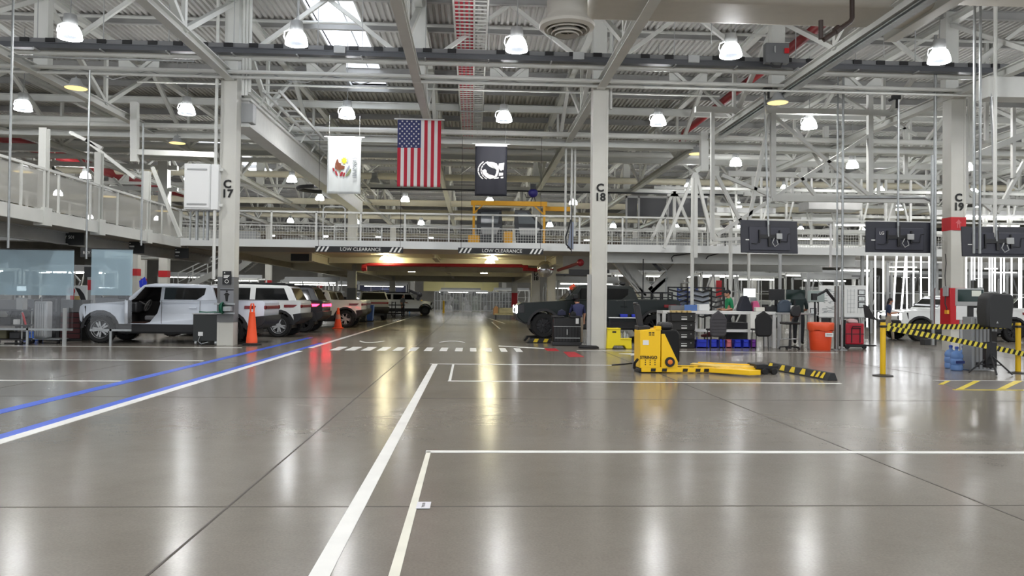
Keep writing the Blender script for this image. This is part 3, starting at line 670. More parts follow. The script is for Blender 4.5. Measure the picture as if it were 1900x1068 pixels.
for ry in range(11):
    for cx in range(5 if ry % 2 else 4):
        u = (14/26)*((cx + (.5 if ry % 2 else 1.0))/5); v = (10/24)*((ry + .6)/11.2); c = Vector(P(u, v)); c.y -= .012
        pts = []
        for j in range(10):
            a = pi/2 + 2*pi*j/10; rr = .042 if j % 2 == 0 else .018; pts.append((c.x + rr*cos(a), c.z + rr*sin(a)))
        b.prism(pts, c.y - .004, c.y)
b.build('star_print', FW, r, smooth=False)
r, w_, h_, P = flagset('hanging_flag', 'white flag with a round coloured eagle emblem hanging left of the striped flag', 608, 255, 669, 360, 29, 16, 20, lambda i, k: FE, 5, .03)
def emblem(polys, r, w_, h_, P, nm, m):
    b = MB()
    for poly in polys:
        n_ = len(poly); vs = []
        for dy in (-.022, -.016):
            for u, v in poly: c = Vector(P(u, v)); vs.append((c.x, c.y + dy, c.z))
        b.add(vs, [tuple(range(n_)), tuple(reversed(range(n_, 2*n_)))] + [(i, n_ + i, n_ + (i+1) % n_, (i+1) % n_) for i in range(n_)])
    b.build(nm, m, r, smooth=False)
def E(x, y): return ((x - 140)/520, (y - 115)/870)
emblem([[E(*q) for q in ((262, 595), (265, 520), (290, 450), (305, 450), (318, 500), (350, 512), (355, 540), (410, 555), (400, 600), (350, 610), (340, 640), (300, 615))]], r, w_, h_, P, 'eagle_print', mat('emblem_brown', (122, 68, 44), .75))
emblem([[E(400 + (52 if k % 2 else 30)*cos(k*pi/8), 465 + (62 if k % 2 else 38)*sin(k*pi/8)) for k in range(16)]], r, w_, h_, P, 'sun_print', mat('emblem_yellow', (236, 214, 58), .75))
emblem([[E(*q) for q in ((222, 585), (248, 590), (262, 640), (235, 640))], [E(*q) for q in ((258, 640), (285, 630), (310, 712), (280, 700))], [E(*q) for q in ((330, 708), (350, 650), (375, 640), (385, 655), (362, 712))], [E(*q) for q in ((375, 710), (395, 650), (418, 660), (405, 718))]], r, w_, h_, P, 'banner_print', mat('emblem_red', (164, 42, 52), .75))
emblem([[E(*q) for q in ((420, 700), (500, 590), (512, 620), (480, 690), (440, 715))], [E(*q) for q in ((320, 640), (345, 610), (350, 640), (330, 660))]], r, w_, h_, P, 'olive_print', mat('emblem_green', (126, 132, 92), .75))
emblem([[E(*q) for q in ((430, 620), (480, 530), (490, 560), (450, 630), (425, 660))], [E(*q) for q in ((450, 430), (466, 440), (466, 500), (450, 510))]], r, w_, h_, P, 'rock_print', mat('emblem_grey', (150, 152, 168), .75))
t_ = text('ILLINOIS', .2, mat('emblem_slate', (140, 146, 152), .75), (w_*(565 - 400)/520, -.06, -h_*(575 - 115)/870), r, rot=(pi/2, -pi/2, 0))
r, w_, h_, P = flagset('hanging_flag', 'black flag with a white profile emblem hanging right of the striped flag', 882, 268, 940, 364, 30, 14, 18, lambda i, k: FK, 9, .03)
MB().box(-w_/2, -.02, -.06, w_/2, .02, .04).build('header_band', WHITE, r, smooth=False)
def E2(x, y): return ((x - 105)/585, (y - 80)/940)
emblem([[E2(*q) for q in ((300, 410), (350, 395), (440, 400), (500, 420), (540, 500), (540, 580), (510, 660), (460, 690), (380, 710), (310, 680), (250, 620), (230, 555), (290, 530), (320, 560), (320, 590), (360, 620), (420, 635), (465, 650), (490, 600), (495, 545), (470, 515), (410, 500), (350, 470))],
    [E2(*q) for q in ((545, 420), (640, 405), (628, 540), (600, 540), (590, 560), (560, 545), (530, 470))], [E2(*q) for q in ((545, 590), (620, 590), (620, 640), (540, 650))], [E2(*q) for q in ((470, 680), (625, 662), (625, 690), (450, 705))],
    ] + [[E2(470 - 320*cos(a), 555 - 230*sin(a)) for a in (a0, a0 + .3)] + [E2(470 - 298*cos(a), 555 - 215*sin(a)) for a in (a0 + .3, a0)] for a0 in (-.78, -.44, -.1, .24, .52)]
      + [[E2(470 - 265*cos(a), 555 - 200*sin(a)) for a in (a0, a0 + .24)] + [E2(470 - 245*cos(a), 555 - 186*sin(a)) for a in (a0 + .24, a0)] for a0 in (-.95, -.65, -.35, -.05, .25, .55, .8)], r, w_, h_, P, 'profile_print', FW)
# ================================================================ SIGNS
def lowsign(lb, px0, py0, px1, py1, Y):
    p, q = at(px0, py0, Y), at(px1, py1, Y); cx, cz, w_, h_ = (p.x + q.x)/2, (p.z + q.z)/2, q.x - p.x, p.z - q.z + (q.x - p.x)*0
    hh = .235
    r = empty('hanging_clearance_sign', lb, 'sign', (cx, Y, cz))
    MB().box(-w_/2, -.02, -hh/2, w_/2, .02, hh/2).build('sign_board', mat('sign_black', (26, 26, 27), .5), r, smooth=False)
    text('LOW CLEARANCE', .2, TEXTW, (.05, -.024, 0), r)
    b = MB()
    for s_ in (-1, 1):
        for k in range(3):
            x = s_*(w_/2 - .3) + (k - 1)*.17; b.prism([(x - .1, -hh/2 + .015), (x - .02, -hh/2 + .015), (x + .1, hh/2 - .015), (x + .02, hh/2 - .015)], -.026, -.02)
    b.build('stripe_print', TEXTW, r, smooth=False)
    for x in (-w_/2 + .12, w_/2 - .12): MB().tube((x, 0, hh/2), (x, 0, 4.7), .008, 4).build('suspension_wire', BLACK, r)
lowsign('black hanging sign reading LOW CLEARANCE over the left lane', 585, 458, 748, 467, 32.1)
lowsign('black hanging sign reading LOW CLEARANCE under the yellow rack', 850, 461, 1008, 470, 32.1)
def darksign(lb, px0, py0, px1, py1, Y, lines, dx=0):
    p, q = at(px0, py0, Y), at(px1, py1, Y); w_, h_ = q.x - p.x, p.z - q.z
    r = empty('hanging_bay_sign', lb, 'sign', ((p.x + q.x)/2, Y, (p.z + q.z)/2))
    MB().box(-w_/2, -.03, -h_/2, w_/2, .03, h_/2).build('sign_board', mat('sign_charcoal', (44, 45, 46), .5), r, smooth=False)
    if lines == 'bars':
        for (x0_, x1_, z0_, z1_) in ((-.46, -.38, .3, .38), (-.46, -.14, .02, .16), (-.46, -.2, -.3, -.24)): MB().box(x0_*w_, -.036, z0_*h_, x1_*w_, -.03, z1_*h_).build('lettering', TEXTW, r, smooth=False)
        lines = ()
    for (s_, sz, x, z_) in lines: text(s_, sz*h_, TEXTW, (x*w_, -.034, z_*h_), r)
    for x in (-.4, .4): MB().tube((x*w_, 0, h_/2), (x*w_, 0, h_/2 + .5), .012, 5).build('suspension_rod', GALV, r)
darksign('dark hanging sign reading BAY 501, largest under the left gallery', 113, 428, 156, 455, 26, (('BAY 501', .3, -.22, .05),))
darksign('dark hanging sign reading BAY 004 behind the thin pole', 150, 459, 190, 477, 34, (('BAY 004', .42, -.05, -.05),))
darksign('dark hanging sign between the left gallery columns', 240, 448, 267, 470, 30, 'bars')
darksign('dark hanging sign nearest the white cabinet column, far end', 325, 460, 350, 479, 33, 'bars')
darksign('long dark sign under the footbridge right of column C17', 540, 470, 573, 484, 38, ())
# ================================================================ CABINET ON COLUMN C17
p, q = at(342, 303, 23.9), at(404, 389, 23.9); w_ = q.x - p.x; h_ = p.z - q.z
r = empty('hanging_white_cabinet', 'white metal cabinet mounted high on the left of column C17', 'cabinet', (p.x, 23.9, q.z))
MB().box(0, 0, 0, w_*.77, .55, h_).build('body', WHITE, r, bevel=.015); MB().box(w_*.775, .02, 0, w_, .55, h_).build('side_section', WHITE, r, bevel=.015)
MB().box(.03, -.025, .05, w_*.75, 0, h_ - .04).build('door', WHITE, r, bevel=.01)
for z_ in (.16, h_ - .17): MB().box(.1, -.045, z_ - .025, w_*.68, -.02, z_ + .025).build('vent_slot', LTGREY, r, bevel=.008)
for z_ in (.15, h_ - .15): MB().box(w_, .1, z_ - .04, w_ + .1, .2, z_ + .04).build('bracket', STEEL, r)
b = MB()
for k, x in enumerate((.1, .3, .5, .62, .8)): b.tube((x, .3, -.9), (x, .3, 0), .05 if k % 2 else .025, 6)
b.build('conduit_lattice', GALV, r)
# ================================================================ SCREENS
def screen(lb, pts, Y, pole_px, logo=None, yaw=0, z_tilt=0):
    c = sum((at(a, b_, Y) for a, b_ in pts), Vector())/4; w_ = ((at(*pts[1], Y) - at(*pts[0], Y)).length + (at(*pts[2], Y) - at(*pts[3], Y)).length)/2; h_ = ((at(*pts[0], Y) - at(*pts[3], Y)).length + (at(*pts[1], Y) - at(*pts[2], Y)).length)/2
    r = empty('hanging_screen', lb, 'screen', c, yaw); r.rotation_euler = (z_tilt, 0, yaw)
    SB = mat('screen_back', (40, 41, 50), .42, noise=.08)
    MB().box(-w_/2, -.02, -h_/2, w_/2, .03, h_/2).build('back_shell', SB, r, bevel=.012)
    MB().box(-w_*.36, -.05, -h_*.42, w_*.36, -.02, h_*.3).build('rear_cover', mat('screen_cover', (50, 51, 62), .45), r, bevel=.02)
    b = MB(); b.box(-w_*.04, -.1, -h_*.3, w_*.0, -.05, h_*.36); b.box(-w_*.2, -.09, -.06, w_*.2, -.05, .06); b.box(-w_*.2, -.1, -.2, -w_*.18, -.05, .2); b.box(w_*.16, -.1, -.2, w_*.18, -.05, .2); b.build('mount_bracket', BLACK, r, smooth=False)
    MB().box(w_*.1, -.13, -.08, w_*.2, -.09, .1).build('media_box', LTGREY, r, bevel=.008)
    b = MB(); b.path([(w_*.06, -.11, -.05), (w_*.02, -.13, -.2), (w_*.06, -.13, -.32), (w_*.12, -.13, -.25), (w_*.1, -.12, -.1)], .014, 5); b.build('cable', LTGREY, r); b = MB(); b.path([(w_*.18, -.1, -.15), (w_*.3, -.07, -.16), (w_*.32, -.07, .1), (w_*.36, -.07, .1)], .01, 5); b.build('cable', BLACK, r); b = MB(); b.path([(-w_*.2, -.1, -.15), (-w_*.24, -.08, -.24), (-w_*.33, -.06, -.22)], .01, 5); b.build('cable', BLACK, r)
    if logo: text(logo, .13, TEXTW, (-w_*.27, -.055, h_*.12), r)
    MB().box(-w_*.42, -.028, -h_*.12, -w_*.36, -.02, -h_*.09).build('label_sticker', TEXTW, r, smooth=False)
    b = MB(); b.tube((-w_*.03, -.07, h_*.0), (-w_*.03, -.07, 8.15 - c.z), .035, 8); b.build('support_pole', GALV, r)
screen('black flat screen seen from behind, hanging left of the two central ones', ((1376, 412), (1484, 406), (1480, 467), (1368, 472)), 24.0, 1425, None, R(6), R(-4))
screen('black flat screen seen from behind with white logo letters, beside column C19', ((1606, 413), (1728, 410), (1730, 467), (1606, 470)), 24.0, 1668, 'LG', 0)
screen('black flat screen seen from behind at the right picture edge', ((1790, 424), (1915, 417), (1912, 474), (1784, 478)), 21.5, 1846, None, R(-4), R(-4))
# ================================================================ RACK OF DOORS ON THE FOOTBRIDGE
Yr = 34.4; p, q = at(876, 372, Yr), at(1010, 450, Yr); w_ = q.x - p.x; zb = 3.72; h_ = p.z - zb
r = empty('door_rack', 'yellow steel rack holding two dark vehicle doors on the footbridge', 'rack', (p.x, Yr, zb))
RY = mat('rack_yellow', (236, 172, 26), .5)
MB().bar((-.05, 0, h_ - .1), (w_ + .1, 0, h_ - .1), .16, .2).build('top_beam', RY, r, smooth=False); MB().bar((w_, .5, h_ - .25), (w_ + 1.2, .5, h_ - .25), .16, .2).build('rear_beam', RY, r, smooth=False)
for x in (.08, w_ - .02): MB().bar((x, 0, 0), (x, 0, h_ - .1), .1, .1, (0, 1, 0)).build('upright', RY, r, smooth=False)
b = MB(); b.bar((.1, 0, h_ - .55), (.5, 0, h_ - .15), .06, .06); b.bar((w_ - .05, 0, h_ - .55), (w_ - .5, 0, h_ - .15), .06, .06); b.build('corner_brace', RY, r, smooth=False)
MB().box(-.05, -.3, .02, w_ + .05, .5, .16).build('base_tray', RY, r, bevel=.01)
b = MB(); b.box(-.15, -.25, .16, .35, .2, .55); b.build('side_guard', RY, r, bevel=.02); MB().box(w_*.44, -.2, .16, w_*.56, .2, .75).build('centre_post', RY, r, bevel=.01)
def vdoor(lb, x0, x1, slope):
    d = empty('vehicle_door', lb, 'vehicle door', (p.x, Yr, zb + .16))
    w2 = x1 - x0; H_ = h_ - .55
    outer = [(x0 + .12, 0), (x1 - .02, 0), (x1, H_*.55)] + ([(x1 - .35, H_*.8), (x1 - .62, H_), (x0 + .02, H_), (x0, H_*.6)] if slope else [(x1 - .05, H_), (x0 + .05, H_), (x0, H_*.6)])
    MB().prism(outer, -.1, .02).build('door_skin', mat('door_black', (34, 36, 38), .25), d, bevel=.02)
    win = [(x0 + .2, H_*.6), (x1 - .2, H_*.6)] + ([(x1 - .55, H_*.85), (x1 - .72, H_*.93), (x0 + .15, H_*.93)] if slope else [(x1 - .15, H_*.92), (x0 + .2, H_*.92)])
    MB().prism(win, -.115, -.1).build('window_glass', mat('door_glass', (92, 98, 100), .1), d, smooth=False)
    MB().prism([(x0 + .25, H_*.3), (x1 - .25, H_*.3), (x1 - .12, H_*.5), (x0 + .2, H_*.5)], -.125, -.1).build('trim_panel', LTGREY, d, bevel=.01)
vdoor('dark rear vehicle door with grey inner panel, left in the yellow rack', .2, w_*.42, False)
vdoor('dark front vehicle door with sloping window frame, right in the yellow rack', w_*.58, w_ - .1, True)
q = at(989, 358, 34.5); r = empty('hanging_hoist', 'blue chain hoist hanging above the yellow rack', 'hoist', q)
MB().ball((0, 0, 0), (.22, .18, .2), 12, 8).build('motor_body', mat('hoist_blue', (44, 38, 120), .4), r); MB().box(-.12, -.1, .15, .12, .1, .4).build('trolley', DARK, r)
b = MB(); b.path([(.0, 0, -.18), (-.1, 0, -.4), (0, 0, -.5), (.1, 0, -.35), (.05, 0, -.15)], .02, 5); b.path([(-.05, .02, -.18), (-.3, 0, -.2), (-.35, 0, -.05)], .02, 5); b.build('chain', BLACK, r)
# lifting arm beside the white conduits
q = at(1055, 435, 31.5); r = empty('hanging_lift_arm', 'grey blue panel with a black handle hanging at the footbridge edge left of column C18', 'lift arm', q)
MB().prism([(-.05, -.55), (.2, -.6), (.2, .5), (.1, .55)], -.03, .05).build('panel', mat('arm_blue_grey', (126, 134, 152), .5), r); b = MB(); b.path([(.08, -.05, .6), (0, -.06, .3), (-.12, -.06, -.1), (-.1, -.06, -.4), (.1, -.06, -.62)], .03, 6); b.build('handle', BLACK, r)
# dark panels behind the right half of the bridge
for i, (a_, b_) in enumerate(((1163, 1182), (1186, 1236), (1240, 1282), (1284, 1312))):
    p, q = at(a_, 367, 37.2), at(b_, 402, 37.2); r = empty('tinted_panel', '%s dark tinted panel from the left behind the footbridge railing' % ORD[i], 'panel', (p.x, 37.2, 3.72), group='dark panels behind the footbridge')
    MB().box(0, 0, q.z - 3.72, q.x - p.x, .04, p.z - 3.72).build('pane', mat('tinted_pane', (48, 48, 50), .25), r, smooth=False)
    b = MB(); b.box(-.05, -.03, 0, .03, .06, p.z - 3.62); b.box(-.05, -.03, p.z - 3.72, q.x - p.x + .05, .06, p.z - 3.62); b.build('frame', GREYSTEEL, r, smooth=False)
# small gate on the bridge
p, q = at(600, 383, 35.6), at(640, 425, 35.6); r = empty('tube_gate', 'rounded tube safety gate on the footbridge left of the flags', 'gate', (p.x, 35.6, 3.72))
w_ = q.x - p.x; h_ = p.z - 3.72
MB().path([(0, 0, 0), (0, 0, h_ - .1), (.1, 0, h_), (w_ - .1, 0, h_), (w_, 0, h_ - .1), (w_, 0, 0)], .035, 6).build('tube_frame', STEEL, r); MB().tube((0, 0, h_*.45), (w_, 0, h_*.45), .03, 6).build('cross_tube', STEEL, r)

rnd = random.Random(12)
for i, (x0, x1, lb) in enumerate(((-19, -13.3, 'drooping grey cable under the first cross truss above the left gallery'), (-13, -7.7, 'drooping grey cable under the first cross truss between the gallery and column C17'), (-7.2, -1.9, 'drooping grey cable under the first cross truss right of column C17'), (-1.6, 3.6, 'drooping grey cable under the first cross truss left of column C18'), (4.2, 9.5, 'drooping grey cable under the first cross truss right of column C18'), (9.8, 15, 'drooping grey cable under the first cross truss left of column C19'))):
    n_ = 10; sg = rnd.uniform(.15, .4); tag(MB().path([(x0 + (x1 - x0)*k/n_, 24.0 - .02*i, 8.26 - sg*4*(k/n_)*(1 - k/n_)*(.5 + .5*sin(k*1.7 + i))) for k in range(n_ + 1)], .018, 5).build('hanging_cable', LTGREY), lb, 'cable')
for i, (px, Y, lb) in enumerate(((748, 21.5, 'first'), (1160, 22.5, 'second'), (1320, 22.5, 'third'), (1640, 22.8, 'fourth'), (590, 25.5, 'fifth'), (330, 26, 'sixth'))):
    p = at(px, 60, Y); tag(MB().tube((p.x, Y, 8.9), (p.x, Y, 10.95), .012, 5).build('hanging_rod', LTGREY), 'thin vertical hanger rod under the roof, %s of a loose set' % lb, 'rod', 'thin hanger rods')
# ================================================================ VEHICLES
CLAD = mat('cladding_grey', (40, 40, 42), .6)
TAILR = mat('tail_lens_red', (120, 22, 26), .25)
TAILON = mat('tail_lamp_lit', (255, 34, 60), .3, emit=9)
HEADON = mat('head_lamp_lit', (246, 250, 255), .3, emit=5)
INTER = mat('cabin_dark', (34, 30, 30), .8); INTR = mat('cabin_floor_brown', (66, 44, 38), .85)
def arc(cx, r, zc_, zb_, n=9):
    a0 = math.acos(min(1, max(-1, (zb_ - zc_)/r))) if False else math.asin((zb_ - zc_)/r)
    return [(cx + r*cos(a), zc_ + r*sin(a)) for a in [pi - a0 - (pi - 2*a0)*k/n for k in range(n+1)]]
WHEELS = {}
def wheel_meshes(rimm, key):
    if key in WHEELS: return WHEELS[key]
    b = MB(); b.lathe([(.25, -.12), (.39, -.135), (.425, -.1), (.43, 0), (.425, .1), (.39, .135), (.25, .12), (.25, -.12)], 28, axis='y', cap=False)
    for k in range(28):
        a = 2*pi*k/28; M = Matrix.Rotation(a, 4, 'Y'); b.box(-.03, -.125, .42, .03, -.02, .436, M); b.box(-.03, .02, .42, .03, .125, .436, M)
    t = b.build('wheel', RUBBER)
    c = MB().use(rimm[0]).lathe([(.265, -.115), (.285, -.13), (.262, -.1), (.24, -.06), (.235, .06), (.26, .12)], 28, axis='y', cap=False).use(DARK).lathe([(0, -.03), (.24, -.03)], 20, axis='y').use(rimm[0])
    for k in range(5):
        for s_ in (-1, 1):
            M = Matrix.Rotation(2*pi*k/5 + s_*.2, 4, 'Y'); c.prism([(-.03, .04), (.03, .04), (.035, .26), (-.015, .26)], -.105, -.07, M=M)
    c.lathe([(0, -.115), (.06, -.11), (.07, -.06)], 14, axis='y')
    r = c.build('rim', parent=t)
    WHEELS[key] = (t, r); t.location = (0, 0, -50)
    return WHEELS[key]
def vehicle(label, loc, heading, paint, body='pickup', L=5.6, wb=3.87, fo=.74, rim='alloy', tail='off', head='off', opendoor=False, roofm=None, name=None, bar=True, far=False, z=0, rearlow=True):
    """local axes: +x is the front, y across, z up; origin on the ground at the middle of the length"""
    nm = name or ('pickup_truck' if body == 'pickup' else 'suv_car')
    root = empty(nm, label, 'truck' if body == 'pickup' else 'car', (loc[0], loc[1], z), heading)
    xf, xr = L/2 - fo, L/2 - fo - wb; F_, B_ = L/2, -L/2; HW = 1.02; rw = .43
    def w(p):
        x = p[0]; k = 0
        if x > F_ - .5: k = ((x - (F_ - .5))/.5)**2*.16
        if x < B_ + .4: k = ((B_ + .4 - x)/.4)**2*.1
        return HW - k
    zb = .52; ar = .53
    bed = 1.38
    poly = [(B_ + .12, .72)] + [(xr - ar - .02, zb + .02)] + arc(xr, ar, .44, zb) + arc(xf, ar, .44, zb) + [(F_ - .25, zb), (F_ - .04, .7), (F_, .95), (F_ - .03, 1.12), (F_ - .16, 1.2), (xf - .75, 1.3)]
    cab0 = xf - .75                 # cowl
    rA = cab0 - .55                 # roof front
    if body == 'pickup': rB, cB = B_ + 1.66, B_ + 1.48
    else: rB, cB = B_ + .42, B_ + .16
    poly += [(cB, 1.36), (B_ + .06, 1.37 if body == 'pickup' else 1.36), (B_, 1.3), (B_ + .02, .85)]
    body_o = MB().prism(poly, lambda p: -w(p), lambda p: w(p)).build('body', paint, root, bevel=0 if opendoor else .035, fixn=True)
    H_ = 1.87 if body == 'pickup' else 1.94
    # greenhouse as a lofted solid
    def gh(x, z_):                  # half width at height
        t = (z_ - 1.32)/(H_ - 1.32); return .985 - .15*t
    gpts = [(cab0 + .05, 1.30), (rA + .08, H_ - .06), (rA - .25, H_ - .005), ((rA + rB)/2, H_), (rB + .12, H_ - .03), (rB, H_ - .09), (cB, 1.34)]
    rm = roofm or paint
    b = MB().prism(gpts, lambda p: -gh(*p), lambda p: gh(*p)); b.build('cabin_shell', paint, root, bevel=.03, fixn=True)
    if roofm: MB().prism([(rA - .05, H_ - .05), (rA - .28, H_ + .008), ((rA + rB)/2, H_ + .012), (rB + .1, H_ - .02), (rB + .02, H_ - .1)], -.8, .8).build('roof_panel', roofm, root, bevel=.02)
    def panel(pts, nm_, m, s_, off=.012):
        n_ = len(pts); vs = [(x, s_*(gh(x, z_) + e), z_) for e in (-.02, off) for x, z_ in pts]
        return MB().add(vs, [tuple(range(n_)), tuple(reversed(range(n_, 2*n_)))] + [(i, n_ + i, n_ + (i+1) % n_, (i+1) % n_) for i in range(n_)]).build(nm_, m, root, smooth=False, fixn=True)
    bp = xf - 1.85                  # B pillar
    z0, z1 = 1.37, H_ - .13
    sl = (rA + .08 - cab0 - .05)/(H_ - .06 - 1.30)
    def axx(z_): return cab0 + .05 + sl*(z_ - 1.30)
    fw = [(axx(z0) - .3, z0), (bp + .05, z0), (bp + .05, z1), (axx(z1) - .16, z1)]
    if body == 'pickup':
        rwn = [(bp - .05, z0), (rB + .42, z0), (rB + .2, z0 + .16), (rB + .17, z1), (bp - .05, z1)]
        extra = []
    else:
        rwn = [(bp - .05, z0), (bp - .95, z0), (bp - .95, z1), (bp - .05, z1)]
        extra = [[(bp - 1.15, z0), (cB + .28, z0), (rB + .22, z1), (bp - 1.15, z1)]]
    for s_ in (-1, 1):
        if not (opendoor and s_ == 1): panel(fw, 'front_window', GLASS, s_)
        panel(rwn, 'rear_window', GLASS, s_)
        for e in extra: panel(e, 'quarter_window', GLASS, s_)
    # windscreen and back glass
    def slab(pa, pb, wa, wb_, nm_, m, n_off, e=.015):
        (xa, za), (xb_, zb_) = pa, pb; vs = []
        for o_ in (0, e):
            vs += [(xa + n_off[0]*o_, -wa, za + n_off[1]*o_), (xa + n_off[0]*o_, wa, za + n_off[1]*o_), (xb_ + n_off[0]*o_, wb_, zb_ + n_off[1]*o_), (xb_ + n_off[0]*o_, -wb_, zb_ + n_off[1]*o_)]
        MB().add(vs, [(0, 1, 2, 3), (7, 6, 5, 4), (0, 4, 5, 1), (1, 5, 6, 2), (2, 6, 7, 3), (3, 7, 4, 0)]).build(nm_, m, root, smooth=False, fixn=True)
    slab((axx(1.36), 1.36), (axx(H_ - .1), H_ - .1), .9, .76, 'windscreen', GLASS, (.8, .6))
    rs = (rB - cB)/(H_ - .09 - 1.34)
    slab((cB + rs*.04, 1.38), (cB + rs*(H_ - .12 - 1.34), H_ - .12), .86, .74, 'back_glass', GLASS, (-1, .1), .02)
    # cladding
    for s_ in (-1, 1):
        b = MB()
        y0, y1 = (HW - .1)*s_, (HW + .01)*s_
        b.box(xr + ar + .02, min(y0, y1), .36, xf - ar - .02, max(y0, y1), .6)
        for cx in (xf, xr):
            pr = arc(cx, ar + .055, .44, .46) ; inn = arc(cx, ar - .03, .44, .46)
            for i in range(len(pr)-1):
                q = [pr[i], pr[i+1], inn[i+1], inn[i]]; b.prism(q, HW*s_ - .06*s_, (HW + .018)*s_)
        b.build('cladding_trim', CLAD, root, smooth=False)
    MB().prism([(F_ - .35, .45), (F_ + .0, .62), (F_ + .03, .82), (F_ - .05, .86), (F_ - .4, .62)], lambda p: -w(p) + .03, lambda p: w(p) - .03).build('front_bumper', CLAD, root, bevel=.02, fixn=True)
    MB().prism([(B_ + .75, .5), (B_ + .3, .46), (B_ + .05, .6), (B_ - .04, .72), (B_ - .04, .9), (B_ + .3, .86), (B_ + .72, .62)], -HW + .02, HW - .02).build('rear_bumper', CLAD, root, bevel=.02, fixn=True)
    MB().box(B_ + .5, -.8, .3, F_ - .5, .8, .56).build('underbody', BLACK, root, smooth=False)
    # lamps
    tm = TAILON if tail == 'on' else TAILR
    b = MB(); b.box(B_ - .03, -.93, 1.1, B_ + .03, .93, 1.2)
    for s_ in (-1, 1): b.prism([(B_ - .03, 1.09), (B_ + .6, 1.1), (B_ + .6, 1.2), (B_ - .03, 1.21)], lambda p: s_*(w(p) - .1), lambda p: s_*(w(p) + .014))
    b.build('tail_lamp_bar', tm, root, bevel=.01, fixn=True)
    hm = HEADON if head == 'on' else mat('head_lamp_off', (206, 212, 216), .25)
    b = MB(); b.box(F_ - .1, -.82, 1.03, F_ + .012, .82, 1.075)
    b.build('head_light_bar', hm if bar else BLACK, root, bevel=.01)
    for s_ in (-1, 1):
        MB().prism([(F_ - .28, .86), (F_ - .02, .84), (F_ + .02, .9), (F_ + .0, 1.14), (F_ - .26, 1.15)], lambda p: s_*(w(p) - .22), lambda p: s_*(w(p) - .0)).build('head_lamp_pod', BLACK if opendoor or head == 'off' else DARK, root, bevel=.02, fixn=True)
        if head == 'on': MB().box(F_ - .06, s_*.84 - .05, .84, F_ + .035, s_*.84 + .05, 1.13).build('head_lamp', HEADON, root, bevel=.04)
        m_ = MB().box(cab0 - .35, s_*1.0 - .02, 1.34, cab0 - .2, s_*1.0 + .03, 1.4).box(cab0 - .4, s_*1.16 - .1, 1.36, cab0 - .24, s_*1.16 + .1, 1.53)
        if not (opendoor and s_ == 1): m_.build('wing_mirror', BLACK, root, bevel=.03)
        for x in ((bp + .2, bp - .95) if not (opendoor and s_ == 1) else (bp - .95,)): MB().box(x - .12, s_*HW - .012, 1.1, x + .12, s_*HW + .014, 1.14).build('door_handle', paint if not far else BLACK, root, bevel=.008)
    if not far:
        for s_ in (-1, 1):
            for x in ((bp, rB + .3) if body == 'pickup' else (bp, bp - 1.05)): MB().box(x - .006, s_*(HW + .0) - .004, .62, x + .006, s_*(HW + .0) + .003, 1.34).build('door_seam', BLACK, root, smooth=False)
            if not opendoor or s_ == -1: MB().box(cab0 - .02, s_*HW - .004, .62, cab0 - .008, s_*HW + .003, 1.28).build('door_seam', BLACK, root, smooth=False)
    if body == 'pickup':
        MB().box(B_ + .12, -.8, 1.376, cB - .05, .8, 1.392).build('bed_cover', BLACK, root, smooth=False)
    else:
        for s_ in (-1, 1): MB().bar((rA - .2, s_*.74, H_ + .045), (rB + .2, s_*.74, H_ + .04), .05, .06).build('roof_rail', BLACK, root, bevel=.015)
    # wheels
    wt, wr = wheel_meshes((mat('machined_alloy', (186, 188, 190), .4, metal=.25) if rim == 'alloy' else mat('black_rim', (30, 30, 32), .35),), rim)
    for cx in (xf, xr):
        for s_ in (-1, 1):
            t = wt.copy(); col.objects.link(t); t.parent = root; t.location = (cx, s_*(HW - .13), .43); t.rotation_euler = (0, .4*cx, 0 if s_ < 0 else pi)
            q = wr.copy(); col.objects.link(q); q.parent = t; q.location = (0, 0, 0)
    if opendoor: door_opening(root, body_o, paint, cab0, bp, HW, axx, H_, gh)
    return root
def cutmesh(o, cutter):
    md = o.modifiers.new('cut', 'BOOLEAN'); md.operation = 'DIFFERENCE'; md.object = cutter; md.solver = 'EXACT'
    dg = bpy.context.evaluated_depsgraph_get(); me = bpy.data.meshes.new_from_object(o.evaluated_get(dg))
    o.modifiers.clear(); o.data = me
